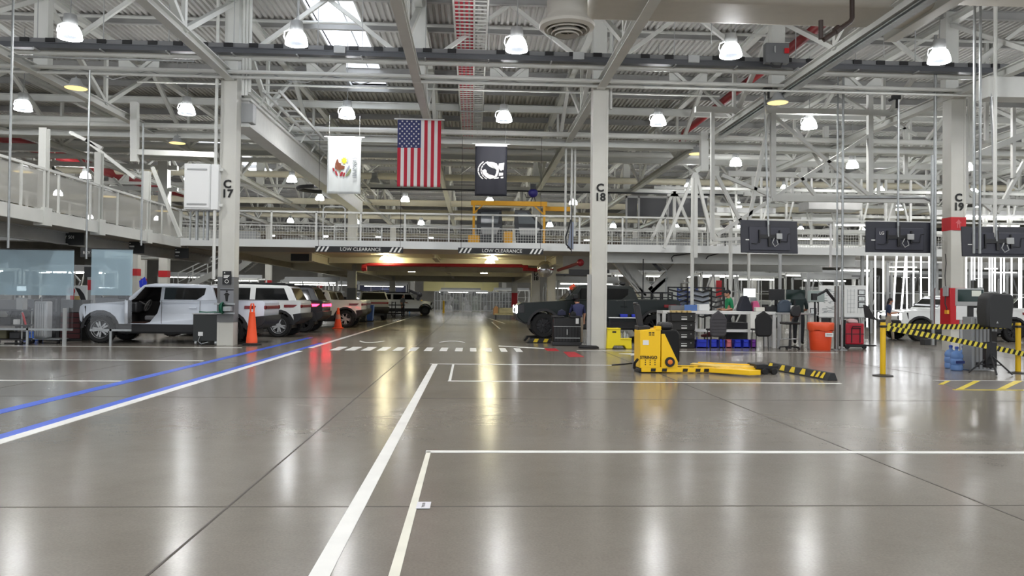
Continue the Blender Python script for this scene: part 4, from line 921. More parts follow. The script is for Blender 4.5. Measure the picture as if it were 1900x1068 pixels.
def door_opening(root, body_o, paint, cab0, bp, HW, axx, H_, gh):
    s_ = 1
    shape = [(cab0 - .08, .62), (cab0 - .03, 1.25), (axx(1.4) - .22, 1.4), (axx(H_ - .12) - .12, H_ - .12), (bp + .06, H_ - .12), (bp + .06, 1.3), (bp + .12, .95), (bp + .35, .66), (bp + .5, .62)]
    for o in [c for c in kids(root) if c.name.split('.')[0] in ('body', 'cabin_shell')]:
        o.data.materials.append(INTER)
        cut = MB().prism(shape, .12, 1.4).build('cut', INTER, fixn=True)
        cut.matrix_world = root.matrix_world.copy() if False else Matrix.Translation(root.location) @ Matrix.Rotation(root.rotation_euler.z, 4, 'Z')
        bpy.context.view_layer.update(); cutmesh(o, cut)
        bpy.data.objects.remove(cut)
        me = o.data
        for p in me.polygons:
            c = p.center
            if abs(c.y - .12) < .02 or (.13 < c.y < HW - .03 and bp - .02 < c.x < cab0 + .02 and .6 < c.z < H_ - .1 and (abs(p.normal.y) < .8)): p.material_index = len(me.materials) - 1
    MB().box(bp + .2, .14, .6, cab0 - .1, .95, .66).build('cabin_floor', INTR, root, smooth=False)
    MB().box(cab0 - .32, .13, .95, cab0 - .06, .95, 1.28).build('dashboard', DARK, root, bevel=.05)
    b = MB(); cx, cy, cz = cab0 - .5, .56, 1.17
    M = Matrix.Translation((cx, cy, cz)) @ Matrix.Rotation(R(65), 4, 'Y')
    n_ = 20; pts = [M @ Vector((.19*cos(2*pi*k/n_), .19*sin(2*pi*k/n_), 0)) for k in range(n_+1)]; b.path(pts, .02, 6)
    b.bar(M @ Vector((-.18, 0, 0)), M @ Vector((.18, 0, 0)), .05, .03); b.bar(M @ Vector((0, -.18, 0)), M @ Vector((0, .18, 0)), .05, .03); b.tube(M @ Vector((0, 0, 0)), M @ Vector((0, 0, .3)), .03, 6)
    b.build('steering_wheel', mat('wheel_grey', (96, 94, 92), .5), root)
    b = MB(); b.box(bp + .12, .3, .7, bp + .62, .8, .86); b.prism([(bp + .02, .86), (bp + .2, .86), (bp + .06, 1.5), (bp - .1, 1.5)], .32, .78); b.build('driver_seat', mat('plastic_seat_cover', (120, 120, 122), .25), root, bevel=.05)
    # opened front door, hinged at its front edge and swung almost square to the side
    d = empty('open_door', None, None, (cab0 - .06, HW - .02, 0)); d.parent = root; d.rotation_euler = (0, 0, R(-68))
    w_ = cab0 - bp - .12
    prof = [(-w_*.75, .62), (0, .6), (.02, 1.25), (-.02, 1.33), (-w_, 1.36), (-w_, .95)]
    MB().prism(prof, -.03, .06).build('door_panel', paint, d, bevel=.03, fixn=True)
    MB().prism([(x*.96 - .02, z_*.97 + .03) for x, z_ in prof], -.1, -.03).build('door_lining', DARK, d, bevel=.03, fixn=True)
    b = MB(); b.bar((-.15, 0, 1.34), (-.55, -.06, H_ - .12), .05, .06); b.bar((-.55, -.06, H_ - .12), (-w_ + .02, -.06, H_ - .1), .05, .06); b.bar((-w_ + .02, -.06, H_ - .1), (-w_ + .02, 0, 1.34), .07, .06); b.build('window_frame', BLACK, d, smooth=False)
    MB().box(-.42, .03, 1.36, -.2, .26, 1.54).build('wing_mirror', BLACK, d, bevel=.04)
SILVER = mat('silver_blue_paint', (224, 230, 240), .3, coat=.6)
WPAINT = mat('white_paint', (236, 238, 236), .3, coat=.8)
GPAINT = mat('graphite_paint', (54, 56, 60), .28, metal=.3, coat=.8)
GREENP = mat('forest_green_paint', (11, 22, 19), .35, coat=.1, spec=.3)
SGREY = mat('stone_grey_paint', (178, 182, 182), .3, coat=.8)
KROOF = mat('black_roof', (20, 21, 23), .2, coat=.6)
Lx = at(143, 570, 24.75).x
v1 = vehicle('silver pickup truck with its front door swung open, left of column C17', (Lx + 2.82, 25.8), pi, SILVER, 'pickup', L=5.7, wb=3.93, fo=.72, opendoor=True, rim='alloy')
xt = -6.32
for i, (lb, y, p, kind, tl) in enumerate((('white SUV with black roof parked behind the silver pickup, right of column C17', 29.2, WPAINT, 'suv', 'off'), ('dark grey SUV with lit red tail lamps, parked behind the white one', 33.4, GPAINT, 'suv', 'on'),
        ('white pickup further back beside the small traffic cone', 39.0, WPAINT, 'pickup', 'off'))):
    vehicle(lb, (xt + 2.72*-1 - .05 + (.05 if i < 2 else .9), y + 1.0), pi, p, kind, L=5.4, rim='black' if i == 1 else 'alloy', tail=tl, roofm=KROOF if kind == 'suv' else None)
vehicle('grey pickup behind the white one, partly hidden by the cone', (-8.6, 44.0), pi, SGREY, 'pickup', far=True, rim='black')
vehicle('stone grey SUV seen from the rear behind the rubbish bins', (at(688, 560, 56).x - .3, 55), pi*.62, mat('warm_grey_paint', (150, 152, 152), .3, coat=.7), 'suv', far=True, rim='black', roofm=KROOF)
vehicle('white SUV side on in the far lane left of the clearance deck columns', (at(745, 560, 70).x, 70), 0.1, WPAINT, 'suv', far=True, rim='black')
vehicle('dark SUV far back under the footbridge, left of the big grey column', (-15.5, 53), pi, GPAINT, 'suv', far=True, rim='black', roofm=KROOF)
vehicle('dark pickup at the far left behind the silver pickup bonnet', (-17.5, 36), pi, KROOF, 'pickup', far=True, rim='black', roofm=KROOF)
# right side
Rx = at(960, 575, 27.0).x
gt = vehicle('dark green pickup truck with lit front light behind column C18', (Rx + 2.85, 28.0), pi, GREENP, 'pickup', L=5.75, wb=3.9, fo=.95, rim='black', head='on', z=.17, roofm=KROOF)
b = MB()
for y in (-.85, .85):
    for z_ in (1.45, 1.62): b.bar((-1.55, y, z_), (-2.6, y, z_), .05, .04)
    for x in (-1.55, -1.9, -2.25, -2.6): b.bar((x, y, 1.37), (x, y, 1.64), .05, .05, (0, 1, 0))
for x in (-1.55, -2.6): b.bar((x, -.85, 1.62), (x, .85, 1.62), .05, .04)
b.build('bed_rack_frame', BLACK, gt, smooth=False)
MB().ball((-.9, .5, 1.93), (.12, .05, .07), 10, 6).build('roof_antenna', BLACK, gt)
q = at(1662, 600, 31)
vehicle('white pickup nose with lit light bar inside the bright light tunnel', (q.x + 2.8, 31.5), pi, WPAINT, 'pickup', rim='black', head='on', far=True)
q = at(1846, 600, 36)
vehicle('white SUV behind the black loudspeaker at the right edge', (q.x + 2.8, 36.2), pi, WPAINT, 'suv', rim='black', head='off', far=True, roofm=KROOF)
for t, r_ in WHEELS.values(): bpy.data.objects.remove(r_); bpy.data.objects.remove(t)
# ================================================================ GROUND OBJECTS
def ppm(p): return F/((Vector(p) - EYE).dot(C_F))
def push(r, d): y = r.location.y; r.location.x *= (y + d)/y; r.location.y = y + d
def thing(name, lb, cat, px, py, rz=0, group=None, z=0):
    p = fl(px, py); r = empty(name, lb, cat, (p.x, p.y, z), rz, group); return r, ppm(p)
def casters(r, xs, ys, h=.1, m=BLACK):
    for x in xs:
        for y in ys:
            MB().tube((x - .03, y, h/2), (x + .03, y, h/2), h/2, 10).box(x - .035, y - .04, h*.7, x + .035, y + .04, h + .01).build('caster', m, r)
# ---- black cabinet by column C17
r, k = thing('rolling_cabinet', 'black cabinet on casters with a white label standing against column C17', 'cabinet', 381, 640)
MB().box(-.38, 0, .12, .38, .5, .93).build('body', mat('cabinet_black', (40, 42, 41), .4), r, bevel=.012); MB().box(-.4, -.02, .93, .4, .52, .965).build('top', LTGREY, r, bevel=.008)
MB().box(-.22, -.008, .28, -.08, 0, .4).build('label', WHITE, r); casters(r, (-.3, .3), (.06, .44), .12, GALV)
b = MB(); b.path([(-.15, -.03, .28), (-.2, -.06, .12), (-.1, -.08, .04), (.1, -.06, .1)], .012, 5); b.build('loose_cable', GALV, r)
p = at(411, 571, 23.95); r = empty('hanging_hose_reel', 'green hose reel fixed to the front of column C17 above the black cabinet', 'hose reel', p)
GRN = mat('hose_green', (26, 96, 74), .45)
b = MB(); [b.lathe([(.13 + .02*j, -.05 + .03*j), (.15 + .02*j, -.03 + .03*j), (.13 + .02*j, -.01 + .03*j)], 16, axis='x', cap=False) for j in range(3)]; b.build('hose_coil', GRN, r)
MB().box(.06, -.08, -.1, .3, .1, .05).build('bracket', GALV, r, bevel=.01); b = MB(); b.path([(0, -.03, -.14), (-.15, -.1, -.12), (-.4, -.12, -.13), (-.62, -.1, -.12)], .02, 6); b.build('hose_end', GRN, r)
p = at(421, 515, 24.13); r = empty('hanging_notice', 'black notice with white text on column C17', 'notice', p); MB().box(-.13, -.012, -.2, .13, .008, .2).build('board', BLACK, r)
MB().box(-.08, -.016, .13, -.05, -.012, .17).box(-.09, -.016, .055, .08, -.012, .075).box(-.09, -.016, .025, .06, -.012, .045).box(-.09, -.016, -.005, .03, -.012, .015).build('line_print', TEXTW, r, smooth=False); MB().lathe([(.06, -.018), (.045, -.018), (.045, -.012), (.06, -.012)], 14, (0, 0, -.11), axis='y', cap=False).build('ring_print', TEXTW, r)
p = at(421, 549, 24.13); r = empty('hanging_poster', 'grey safety poster with a dark standing figure on column C17', 'poster', p); MB().box(-.2, -.01, -.22, .2, .008, .24).build('board', mat('poster_grey', (128, 130, 134), .5), r)
b = MB(); b.prism([(-.03, -.16), (.03, -.16), (.05, .02), (.09, .04), (.03, .1), (-.03, .1), (-.09, .04), (-.05, .02)], -.016, -.01); b.lathe([(0, -.016), (.03, -.016), (.03, -.01)], 10, (0, 0, .14), axis='y'); b.build('figure_print', TEXTK, r, smooth=False); MB().box(-.2, -.016, .17, .2, -.01, .21).build('heading_print', DARK, r)
b = MB(); 
for z_ in (.98, 1.26): b.bar((-7.82, 24.1, z_), (-7.2, 24.1, z_), .04, .05)
tag(b.build('hanging_rail', GALV, smooth=False), 'two short horizontal guard bars across the grey band of column C17', 'guard bar')
# ---- cones
r, k = thing('delineator_cone', 'tall slim orange delineator cone on a black base right of column C17', 'traffic cone', 467, 640)
MB().lathe([(.0, .0), (.3, .0), (.3, .04), (.22, .07), (.0, .07)], 8).build('base', RUBBER, r)
MB().lathe([(.17, .05), (.16, .25), (.155, .26), (.14, .42), (.135, .44), (.1, .85), (.085, .98), (.09, 1.0), (.07, 1.02)], 18).build('body', ORANGE, r)
MB().lathe([(.089, .86), (.08, .98)], 18).build('reflective_band', mat('band_white', (226, 214, 196), .5), r)
b = MB(); b.path([(-.05, 0, 1.0), (-.055, 0, 1.16), (-.03, 0, 1.27), (.03, 0, 1.27), (.055, 0, 1.16), (.05, 0, 1.0)], .025, 6); b.build('handle', ORANGE, r)
r, k = thing('traffic_cone', 'short orange traffic cone beside the row of parked vehicles', 'traffic cone', 627, 609)
MB().box(-.24, -.24, 0, .24, .24, .05).build('base', ORANGE, r, bevel=.02); MB().lathe([(.2, .04), (.16, .28), (.155, .28), (.05, .98), (.03, 1.0), (0, 1.0)], 16).build('body', ORANGE, r); MB().lathe([(.138, .45), (.1, .68)], 16).build('reflective_band', mat('band_dull', (196, 128, 110), .5), r)
# ---- rubbish bins
for px, py, m, lb in ((671, 597, mat('bin_black', (34, 36, 36), .5), 'black wheeled rubbish bin beside the cream column of the far lane'), (684, 596, mat('bin_mid_blue', (58, 96, 170), .5), 'blue wheeled rubbish bin right of the black one')):
    r, k = thing('rubbish_bin', lb, 'bin', px, py); h = 29/k; w_ = 9.5/k
    MB().prism([(-w_*.8, .05), (w_*.8, .05), (w_, h), (-w_, h)], -.3, .3).build('body', m, r, bevel=.03); MB().box(-w_*1.05, -.33, h, w_*1.05, .33, h + .06).build('lid', m, r, bevel=.02)
    MB().tube((-w_*.9, .3, .1), (w_*.9, .3, .1), .1, 10).build('wheel', BLACK, r)
# ---- left workshop corner
r, k = thing('luggage_case', 'silver ribbed upright case on a wheeled dolly at the left', 'case', 72, 637)
MB().box(-.26, -.02, .12, .62, .5, .15).build('dolly_deck', GALV, r); casters(r, (-.2, .55), (.05, .45), .11, BLACK)
MB().box(-.2, .05, .15, .19, .4, 1.28).build('case_body', mat('case_silver', (196, 198, 200), .35, metal=.2), r, bevel=.05, seg=3)
b = MB(); [b.box(x - .012, .03, .22, x + .012, .06, 1.2) for x in (-.13, -.065, 0, .065, .13)]; b.build('rib_trim', mat('case_rib', (214, 216, 218), .3), r, bevel=.005)
b = MB(); b.tube((-.06, .22, 1.28), (-.06, .22, 1.62), .012, 6); b.build('pull_handle', GALV, r)
r, k = thing('tool_cart', 'cluttered wheeled tool cart at the left picture edge with red handles', 'cart', 16, 640)
for z_ in (.14, .55, .98): MB().box(-.65, 0, z_, .38, .55, z_ + .04).build('shelf', DARK, r, bevel=.01)
for x in (-.6, .35):
    for y in (.03, .52): MB().tube((x, y, .1), (x, y, 1.05), .02, 6).build('post', LTGREY, r)
casters(r, (-.58, .33), (.05, .5), .12); MB().bar((.37, .0, .95), (.5, -.05, .6), .05, .04).build('red_handle', RED, r, bevel=.01)
for i, (x, y, z_, w_, d_, h_, m, lb, nm, ct) in enumerate(((-.45, .05, .18, .35, .4, .28, mat('olive_box', (74, 72, 50), .6), 'olive storage box on the bottom shelf of the left tool cart', 'storage_box', 'box'), (-.05, .1, .18, .3, .35, .2, DARK, 'dark box on the bottom shelf of the left tool cart', 'storage_box', 'box'),
        (-.4, .1, .59, .4, .3, .22, BLACK, 'black case on the middle shelf of the left tool cart', 'tool_case', 'case'), (.05, .1, .59, .14, .14, .16, WHITE, 'white canister on the middle shelf of the left tool cart', 'canister', 'canister'),
        (-.35, .1, 1.02, .5, .35, .3, MIDGREY, 'grey power tool case on top of the left tool cart', 'tool_case', 'case'), (.12, .1, 1.02, .2, .25, .36, LTGREY, 'light grey machine part on top of the left tool cart', 'machine_part', 'part'))):
    pp = r.location; tag(MB().box(pp.x + x, pp.y + y, z_, pp.x + x + w_, pp.y + y + d_, z_ + h_).build(nm, m, bevel=.02), lb, ct)
p = at(31, 538, 24.2); r = empty('desk_monitor', 'small grey monitor with a white window on a stand at the left edge', 'monitor', (p.x, 24.2, 0))
z_ = p.z; MB().box(-.35, -.02, z_ - .16, .35, .03, z_ + .17).build('bezel', LTGREY, r, bevel=.01); MB().box(-.31, -.026, z_ - .12, .31, -.02, z_ + .13).build('display', mat('screen_slate', (96, 104, 112), .2, emit=.3), r); MB().box(.02, -.03, z_ - .02, .29, -.026, z_ + .12).build('bright_window', mat('screen_white', (235, 238, 240), .3, emit=.8), r)
MB().box(-.03, 0, .03, .03, .05, z_ - .15).build('stand_pole', DARK, r); MB().box(-.25, -.15, 0, .25, .2, .03).build('base', DARK, r)
r, k = thing('plastic_crate', 'blue plastic crate on the floor behind the silver case', 'crate', 52, 634)
push(r, .7); MB().box(-.28, 0, 0, .28, .4, .26).build('body', mat('crate_blue', (30, 92, 190), .45), r, bevel=.02); MB().box(-.31, -.03, .24, .31, .43, .28).build('rim', mat('crate_blue', (30, 92, 190)), r, bevel=.01)
r, k = thing('server_cabinet', 'black equipment cabinet behind the silver case', 'cabinet', 84, 632); push(r, .9)
MB().box(-.4, 0, 0, .38, .7, 1.32).build('body', BLACK, r, bevel=.02); b = MB(); [b.box(-.34, -.01, .2 + .16*j, .32, 0, .28 + .16*j) for j in range(6)]; b.build('front_vent', DARK, r, smooth=False)
r, k = thing('drawer_cabinet', 'grey topped tool cabinet with dark red drawers in front of the silver pickup', 'cabinet', 127, 634); push(r, .6)
MB().box(-.4, 0, 0, .42, .6, .92).build('body', BLACK, r, bevel=.01); MB().box(-.42, -.03, .92, .44, .62, 1.32).build('top_box', mat('toolbox_grey', (112, 114, 116), .5), r, bevel=.01)
for j in range(5): MB().box(-.34, -.02, .08 + .17*j, .36, 0, .22 + .17*j).build('drawer', mat('drawer_maroon', (72, 20, 24), .45), r, bevel=.006)
p = at(131, 543, 25); r = empty('picture_board', 'white board with a red and black picture standing on the grey tool cabinet', 'picture', (r.location.x + .08, r.location.y + .3, 1.32)); MB().box(-.33, 0, 0, .33, .03, .46).build('board', WHITE, r)
b = MB(); b.lathe([(0, -.01), (.12, -.01), (.12, 0)], 12, (-.17, 0, .28), axis='y'); b.box(-.2, -.01, 0, -.08, 0, .24); b.build('red_print', RED, r, smooth=False); MB().prism([(-.05, .4), (.1, .36), (.24, .18), (.3, 0), (.14, 0), (.05, .2)], -.01, 0).build('black_print', BLACK, r, smooth=False); MB().box(-.06, -.012, 0, .1, 0, .12).build('tan_print', mat('tan_print', (190, 162, 104), .6), r)
p = at(108, 518, 25.6); r = empty('flat_monitor', 'black monitor on a stand behind the glass screen at the left', 'monitor', (p.x, 25.6, 0)); MB().box(-.26, 0, p.z - .22, .26, .05, p.z + .2).build('panel', BLACK, r, bevel=.01); MB().box(-.04, .05, 0, .04, .12, p.z).build('stand_pole', BLACK, r); MB().box(-.25, -.1, 0, .25, .3, .03).build('base', BLACK, r)
r, k = thing('fire_extinguisher', 'small red cylinder standing on the floor by the dark red drawers', 'extinguisher', 103, 628); MB().lathe([(.0, 0), (.09, 0), (.1, .03), (.1, .36), (.05, .46), (.03, .5), (0, .5)], 14).build('cylinder', RED, r); MB().box(-.05, -.02, .48, .07, .02, .55).build('valve', BLACK, r)
p = at(160, 540, 27.3); r = empty('andon_post', 'grey signal post with a red panel behind the silver pickup bonnet', 'post', (p.x, 27.6, 0)); MB().box(-.12, 0, 0, .12, .1, 2.2).build('post', LTGREY, r, bevel=.01); MB().box(-.1, -.02, 1.65, .1, 0, 2.0).build('red_panel', RED, r); MB().box(-.22, -.02, 2.1, .22, .1, 2.45).build('sign_box', DARK, r)
# glass screen
GL = bpy.data.materials.new('glass_painted_reflection'); GL.use_nodes = True; nt = GL.node_tree; nt.nodes.clear()
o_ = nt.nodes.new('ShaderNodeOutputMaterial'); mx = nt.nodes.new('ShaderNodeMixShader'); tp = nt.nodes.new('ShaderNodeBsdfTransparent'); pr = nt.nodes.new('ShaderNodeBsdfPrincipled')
pr.inputs['Base Color'].default_value = (*lin((200, 224, 236)), 1); pr.inputs['Roughness'].default_value = .08; tp.inputs[0].default_value = (.86, .94, .97, 1)  # pale blue base colour stands in for a reflection of the outdoors
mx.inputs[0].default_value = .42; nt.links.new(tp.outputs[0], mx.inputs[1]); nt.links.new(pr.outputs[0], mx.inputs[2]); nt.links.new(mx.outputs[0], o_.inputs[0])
GC = bpy.data.materials.new('clear_glass'); GC.use_nodes = True; nt = GC.node_tree; nt.nodes.clear()
o_ = nt.nodes.new('ShaderNodeOutputMaterial'); mx = nt.nodes.new('ShaderNodeMixShader'); tp = nt.nodes.new('ShaderNodeBsdfTransparent'); pr = nt.nodes.new('ShaderNodeBsdfGlossy'); pr.inputs['Roughness'].default_value = .03; mx.inputs[0].default_value = .06
nt.links.new(tp.outputs[0], mx.inputs[1]); nt.links.new(pr.outputs[0], mx.inputs[2]); nt.links.new(mx.outputs[0], o_.inputs[0])
for lb, xa, xb in (('large glass screen with a painted blue-white reflection at the far left edge', -30, 136), ('narrow glass screen with a painted blue-white reflection above the silver pickup bonnet', 170, 245)):
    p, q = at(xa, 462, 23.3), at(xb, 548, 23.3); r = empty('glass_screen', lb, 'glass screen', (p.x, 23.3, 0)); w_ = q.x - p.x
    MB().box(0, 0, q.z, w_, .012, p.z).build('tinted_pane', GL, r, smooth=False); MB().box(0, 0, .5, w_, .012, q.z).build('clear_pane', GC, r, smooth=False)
    MB().box(0, -.02, .44, w_, .03, .5).build('bottom_rail', GALV, r); MB().box(w_*.5 - .03, -.02, 0, w_*.5 + .03, .03, .5).build('foot_post', GALV, r); MB().box(0, -.008, p.z, w_, .02, p.z + .03).build('top_rail', DARK, r)
b = MB(); p = at(122, 600, 23.2); b.box(p.x - .04, 23.1, 0, p.x + .04, 23.18, 1.1); tag(b.build('guard_post', LTGREY), 'thin grey guard post in front of the dark red drawers', 'post')
# coloured pennants
for lb, px, py, Y, m, zf in (('blue pennant on a thin stick above the silver pickup windscreen', 265, 530, 26.6, BLUE, 0), ('orange pennant on a thin stick above the green pickup bonnet', 1062, 540, 28.8, ORANGE, 0)):
    p = at(px, py, Y); r = empty('pennant_flag', lb, 'pennant', (p.x, Y, 0)); MB().tube((0, 0, 1.0 if Y > 28 else 1.86), (0, 0, p.z + .2), .012, 5).build('stick', LTGREY, r); MB().prism([(-.12, .16), (.06, .3), (.14, .1), (.02, -.1), (-.1, -.04)], -.01, .01).build('cloth', m, r, loc=(0, 0, p.z))
    if Y > 28: r.location.z = 0
# ================================================================ CENTRE / RIGHT
r, k = thing('guard_pole', 'grey guard pole on a round black base against column C18', 'pole', 1092, 646)
MB().lathe([(0, 0), (.32, 0), (.32, .05), (.25, .09), (0, .1)], 20).build('base', RUBBER, r); MB().box(-.06, -.04, .09, .06, .06, 2.3).build('post', GREYSTEEL, r, bevel=.01)
r, k = thing('battery_cart', 'black ribbed cart with tools on top in front of the green pickup door', 'cart', 1052, 641)
MB().box(-.45, 0, .1, .45, .55, .92).build('body', BLACK, r, bevel=.03); b = MB(); [b.box(x - .012, -.02, .14, x + .012, .01, .6) for x in [-.4 + .1*j for j in range(9)]]; b.build('rib_trim', DARK, r, smooth=False)
MB().box(-.48, -.03, .0, .48, .58, .12).build('skirt', DARK, r, bevel=.02); MB().box(-.45, -.02, .62, .45, 0, .635).box(-.4, -.03, .24, .42, -.01, .265).build('seam_trim', LTGREY, r, smooth=False); MB().box(.28, -.012, .72, .38, 0, .9).build('label', WHITE, r); MB().box(-.015, -.03, .36, .015, 0, .54).build('latch', LTGREY, r)
MB().box(-.48, -.02, .92, -.1, .5, .98).box(.1, -.02, .92, .46, .5, .98).build('lid', DARK, r, bevel=.01); p0 = r.location.copy()
for x, y, w_, h_, m, lb, nm, ct in ((-.3, .1, .28, .2, mat('bag_navy', (30, 34, 62), .6), 'small dark blue bag on top of the black ribbed cart', 'tool_bag', 'bag'), (.12, .12, .2, .14, BLACK, 'black power tool on top of the ribbed cart', 'power_tool', 'tool')):
    tag(MB().prism([(0, 0), (w_, 0), (w_*.9, h_*.7), (w_*.5, h_), (w_*.1, h_*.7)], 0, .25).build(nm, m, bevel=.02, loc=(p0.x + x, p0.y + y, .985)), lb, ct)
# wheel blocks under the green pickup
KY = mat('block_yellow', (226, 196, 40), .5)
for lb, px in (('black and yellow wheel block under the green pickup front tyre', 1012), ('black and yellow wheel block under the green pickup rear tyre', 1213)):
    p = at(px, 634, 27.9); r = empty('wheel_block', lb, 'wheel block', (p.x, 27.15, 0))
    MB().prism([(-.75, 0), (.75, 0), (.62, .165), (-.62, .165)], -.25, .5).build('body', BLACK, r, bevel=.02)
    for x in (-.42, -.08, .26): MB().prism([(x - .1, .03), (x + .04, .03), (x + .1, .15), (x - .04, .15)], -.258, -.25).build('stripe', KY, r, smooth=False)
for px, lb in ((1012, 'far black wheel block under the hidden front tyre of the green pickup'), (1213, 'far black wheel block under the hidden rear tyre of the green pickup')):
    p = at(px, 634, 27.9); tag(MB().prism([(-.75, 0), (.75, 0), (.62, .17), (-.62, .17)], -.2, .35).build('wheel_block', BLACK, loc=(p.x, 28.75, 0), bevel=.02), lb, 'wheel block')
# small parts table in front of the green pickup
p, q = at(1130, 588, 26.7), at(1186, 588, 26.7); r = empty('parts_table', 'narrow white parts table in front of the green pickup rear door', 'table', (p.x, 26.7, 0)); w_ = q.x - p.x
MB().box(0, 0, p.z - .04, w_, .2, p.z).build('top', WHITE, r, bevel=.008)
for x in (.04, w_ - .04): MB().box(x - .02, .08, 0, x + .02, .12, p.z - .04).build('leg', BLACK, r, smooth=False)
for j, (px, w2) in enumerate(((1158, .26), (1178, .2))):
    x = at(px, 585, 26.72).x; b = MB(); b.prism([(-w2*.45, 0), (w2*.45, 0), (w2*.5, .11), (-w2*.5, .11)], 0, .16); tag(b.build('small_tray', BLUE, loc=(x, 26.72, p.z), bevel=.01), ('wider', 'narrower')[j] + ' small blue tray on the narrow parts table by the green pickup', 'tray')
# step stool
r, k = thing('step_stool', 'bright yellow plastic two step stool left of the yellow vehicle mover', 'stool', 1149, 647)
pr_ = [(-.4, 0), (-.22, 0), (-.16, .1), (.16, .1), (.22, 0), (.4, 0), (.38, .3), (.05, .31), (.03, .62), (-.36, .62)]
MB().prism(pr_, 0, .42).build('body', LEMON, r, bevel=.02); MB().box(-.37, -.02, .6, .04, .44, .64).build('top_tread', LEMON, r, bevel=.01); MB().box(.04, -.02, .29, .39, .44, .33).build('lower_tread', LEMON, r, bevel=.01); MB().box(-.22, -.006, .5, -.1, 0, .55).build('slot', TEXTK, r)
p0 = r.location; 
for j, (x, h_) in enumerate(((.1, .16), (.2, .22), (.28, .14))): tag(MB().lathe([(0, 0), (.045, 0), (.045, h_*.7), (.02, h_*.85), (.02, h_), (0, h_)], 10).build('spray_bottle', GALV, loc=(p0.x + x, p0.y + .2, .33)), '%s silver bottle on the lower step of the yellow stool' % ('left', 'tall middle', 'right')[j], 'bottle')
# ---- yellow vehicle mover
r, k = thing('vehicle_mover', 'yellow electric vehicle mover with lettered side and flat fork arms on the open floor', 'vehicle mover', 1219, 692)
def PX(px, py=692): return (px - 1219)/k
def PZ(py): return (692 - py)/k
D = .6
body = [(PX(1187), PZ(683)), (PX(1225.5), PZ(683)), (PX(1225.5), PZ(609)), (PX(1187), PZ(613))]
MB().prism(body, 0, D).build('motor_housing', YELLOW, r, bevel=.012); MB().box(PX(1216), -.01, PZ(612), PX(1226), .2, PZ(605)).build('corner_tab', YELLOW, r, bevel=.006)
MB().prism([(PX(1227), PZ(683)), (PX(1258), PZ(683)), (PX(1258), PZ(670)), (PX(1233), PZ(619)), (PX(1227), PZ(619))], .0, D).build('side_plate', YELLOW, r, bevel=.01)
MB().prism([(PX(1227), PZ(672)), (PX(1262), PZ(672)), (PX(1262), PZ(620)), (PX(1256), PZ(611)), (PX(1227), PZ(612))], .012, D - .02).build('battery_box', mat('mover_black', (12, 12, 13), .5, spec=.3), r, bevel=.03)
MB().box(PX(1228), .1, PZ(611), PX(1251), D - .1, PZ(598)).build('control_pad', DARK, r, bevel=.05)
MB().prism([(PX(1186), PZ(692)), (PX(1230), PZ(692)), (PX(1230), PZ(684)), (PX(1186), PZ(684))], .03, D - .03).build('skirt', BLACK, r, bevel=.02)
b = MB(); b.bar((PX(1196), .4, PZ(612)), (PX(1186), .35, PZ(566)), .12, .12, (0, 1, 0)); b.bar((PX(1201), .42, PZ(610)), (PX(1190), .37, PZ(575)), .04, .05, (0, 1, 0)); b.tube((PX(1183), .15, PZ(563)), (PX(1186), .6, PZ(563)), .03, 8); b.build('tiller', DARK, r, bevel=.01)
MB().box(PX(1187), .2, PZ(614), PX(1210), .6, PZ(605)).build('tiller_base', BLACK, r, bevel=.02)
text('STRINGO', .085, TEXTK, (PX(1203), -.006, PZ(663)), r, bold=.002)
MB().box(PX(1192), -.006, PZ(640), PX(1203), 0, PZ(631)).build('label', WHITE, r)
b = MB(); [b.box(PX(1203 + 6*(j % 2)), -.006, PZ(616 + 2.5*(j//2)), PX(1207.5 + 6*(j % 2)), 0, PZ(617.2 + 2.5*(j//2))) for j in range(6)]; b.build('vent_slot', TEXTK, r, smooth=False)
b = MB(); [b.lathe([(0, -.006), (.012, -.006), (.012, 0)], 8, (PX(1197 + 9*(j % 3)), 0, PZ(668 + 4*(j//3))), axis='y') for j in range(9)]; b.build('bolt_dot', TEXTK, r)
b = MB(); b.lathe([(.05, -.03), (.1, -.03), (.105, .0), (.05, 0)], 20, (PX(1243), 0, PZ(671)), axis='y', cap=False); b.build('wheel_rim', BLACK, r); MB().lathe([(0, -.035), (.03, -.04), (.075, -.02), (.075, 0)], 16, (PX(1243), 0, PZ(671)), axis='y').build('wheel_hub', mat('hub_orange', (226, 122, 32), .4), r)
MB().path([(PX(1178), .1, PZ(684)), (PX(1178), .05, PZ(674)), (PX(1183), .0, PZ(666))], .03, 6).build('bumper_hose', BLACK, r); MB().path([(PX(1178), .3, PZ(676)), (PX(1155), .25, PZ(678)), (PX(1138), .2, PZ(679))], .018, 6).build('tow_rod', BLACK, r)
for y, nm in ((0, 'near_arm'), (D - .1, 'far_arm')):
    a_ = MB().prism([(PX(1190), PZ(690)), (PX(1330), PZ(690)), (PX(1330), PZ(681)), (PX(1190), PZ(681))], y, y + .09).build('fork_arm', YELLOW, r, bevel=.008)
    for j, x in enumerate((1207, 1228, 1267, 1291, 1307)):
        MB().prism([(PX(x), PZ(689)), (PX(x + 9), PZ(689)), (PX(x + 10), PZ(683)), (PX(x + 1), PZ(683))], y - .006, y).build('hazard_stripe', TEXTK, a_, smooth=False)
MB().prism([(PX(1315), -.1), (PX(1352), .0), (PX(1395), -.6), (PX(1372), -.68)], .03, .13, 'xy').build('near_outrigger', YELLOW, r, bevel=.01)
MB().prism([(PX(1300), .75), (PX(1310), .95), (PX(1425), .35), (PX(1410), .1), (PX(1330), .0)], .1, .15, 'xy').build('lift_plate', mat('worn_yellow', (226, 192, 92), .5, noise=.2, scale=6), r, bevel=.01)
MB().bar((PX(1320), .9, .14), (PX(1420), .3, .14), .06, .06).build('cross_bar', YELLOW, r, bevel=.006)
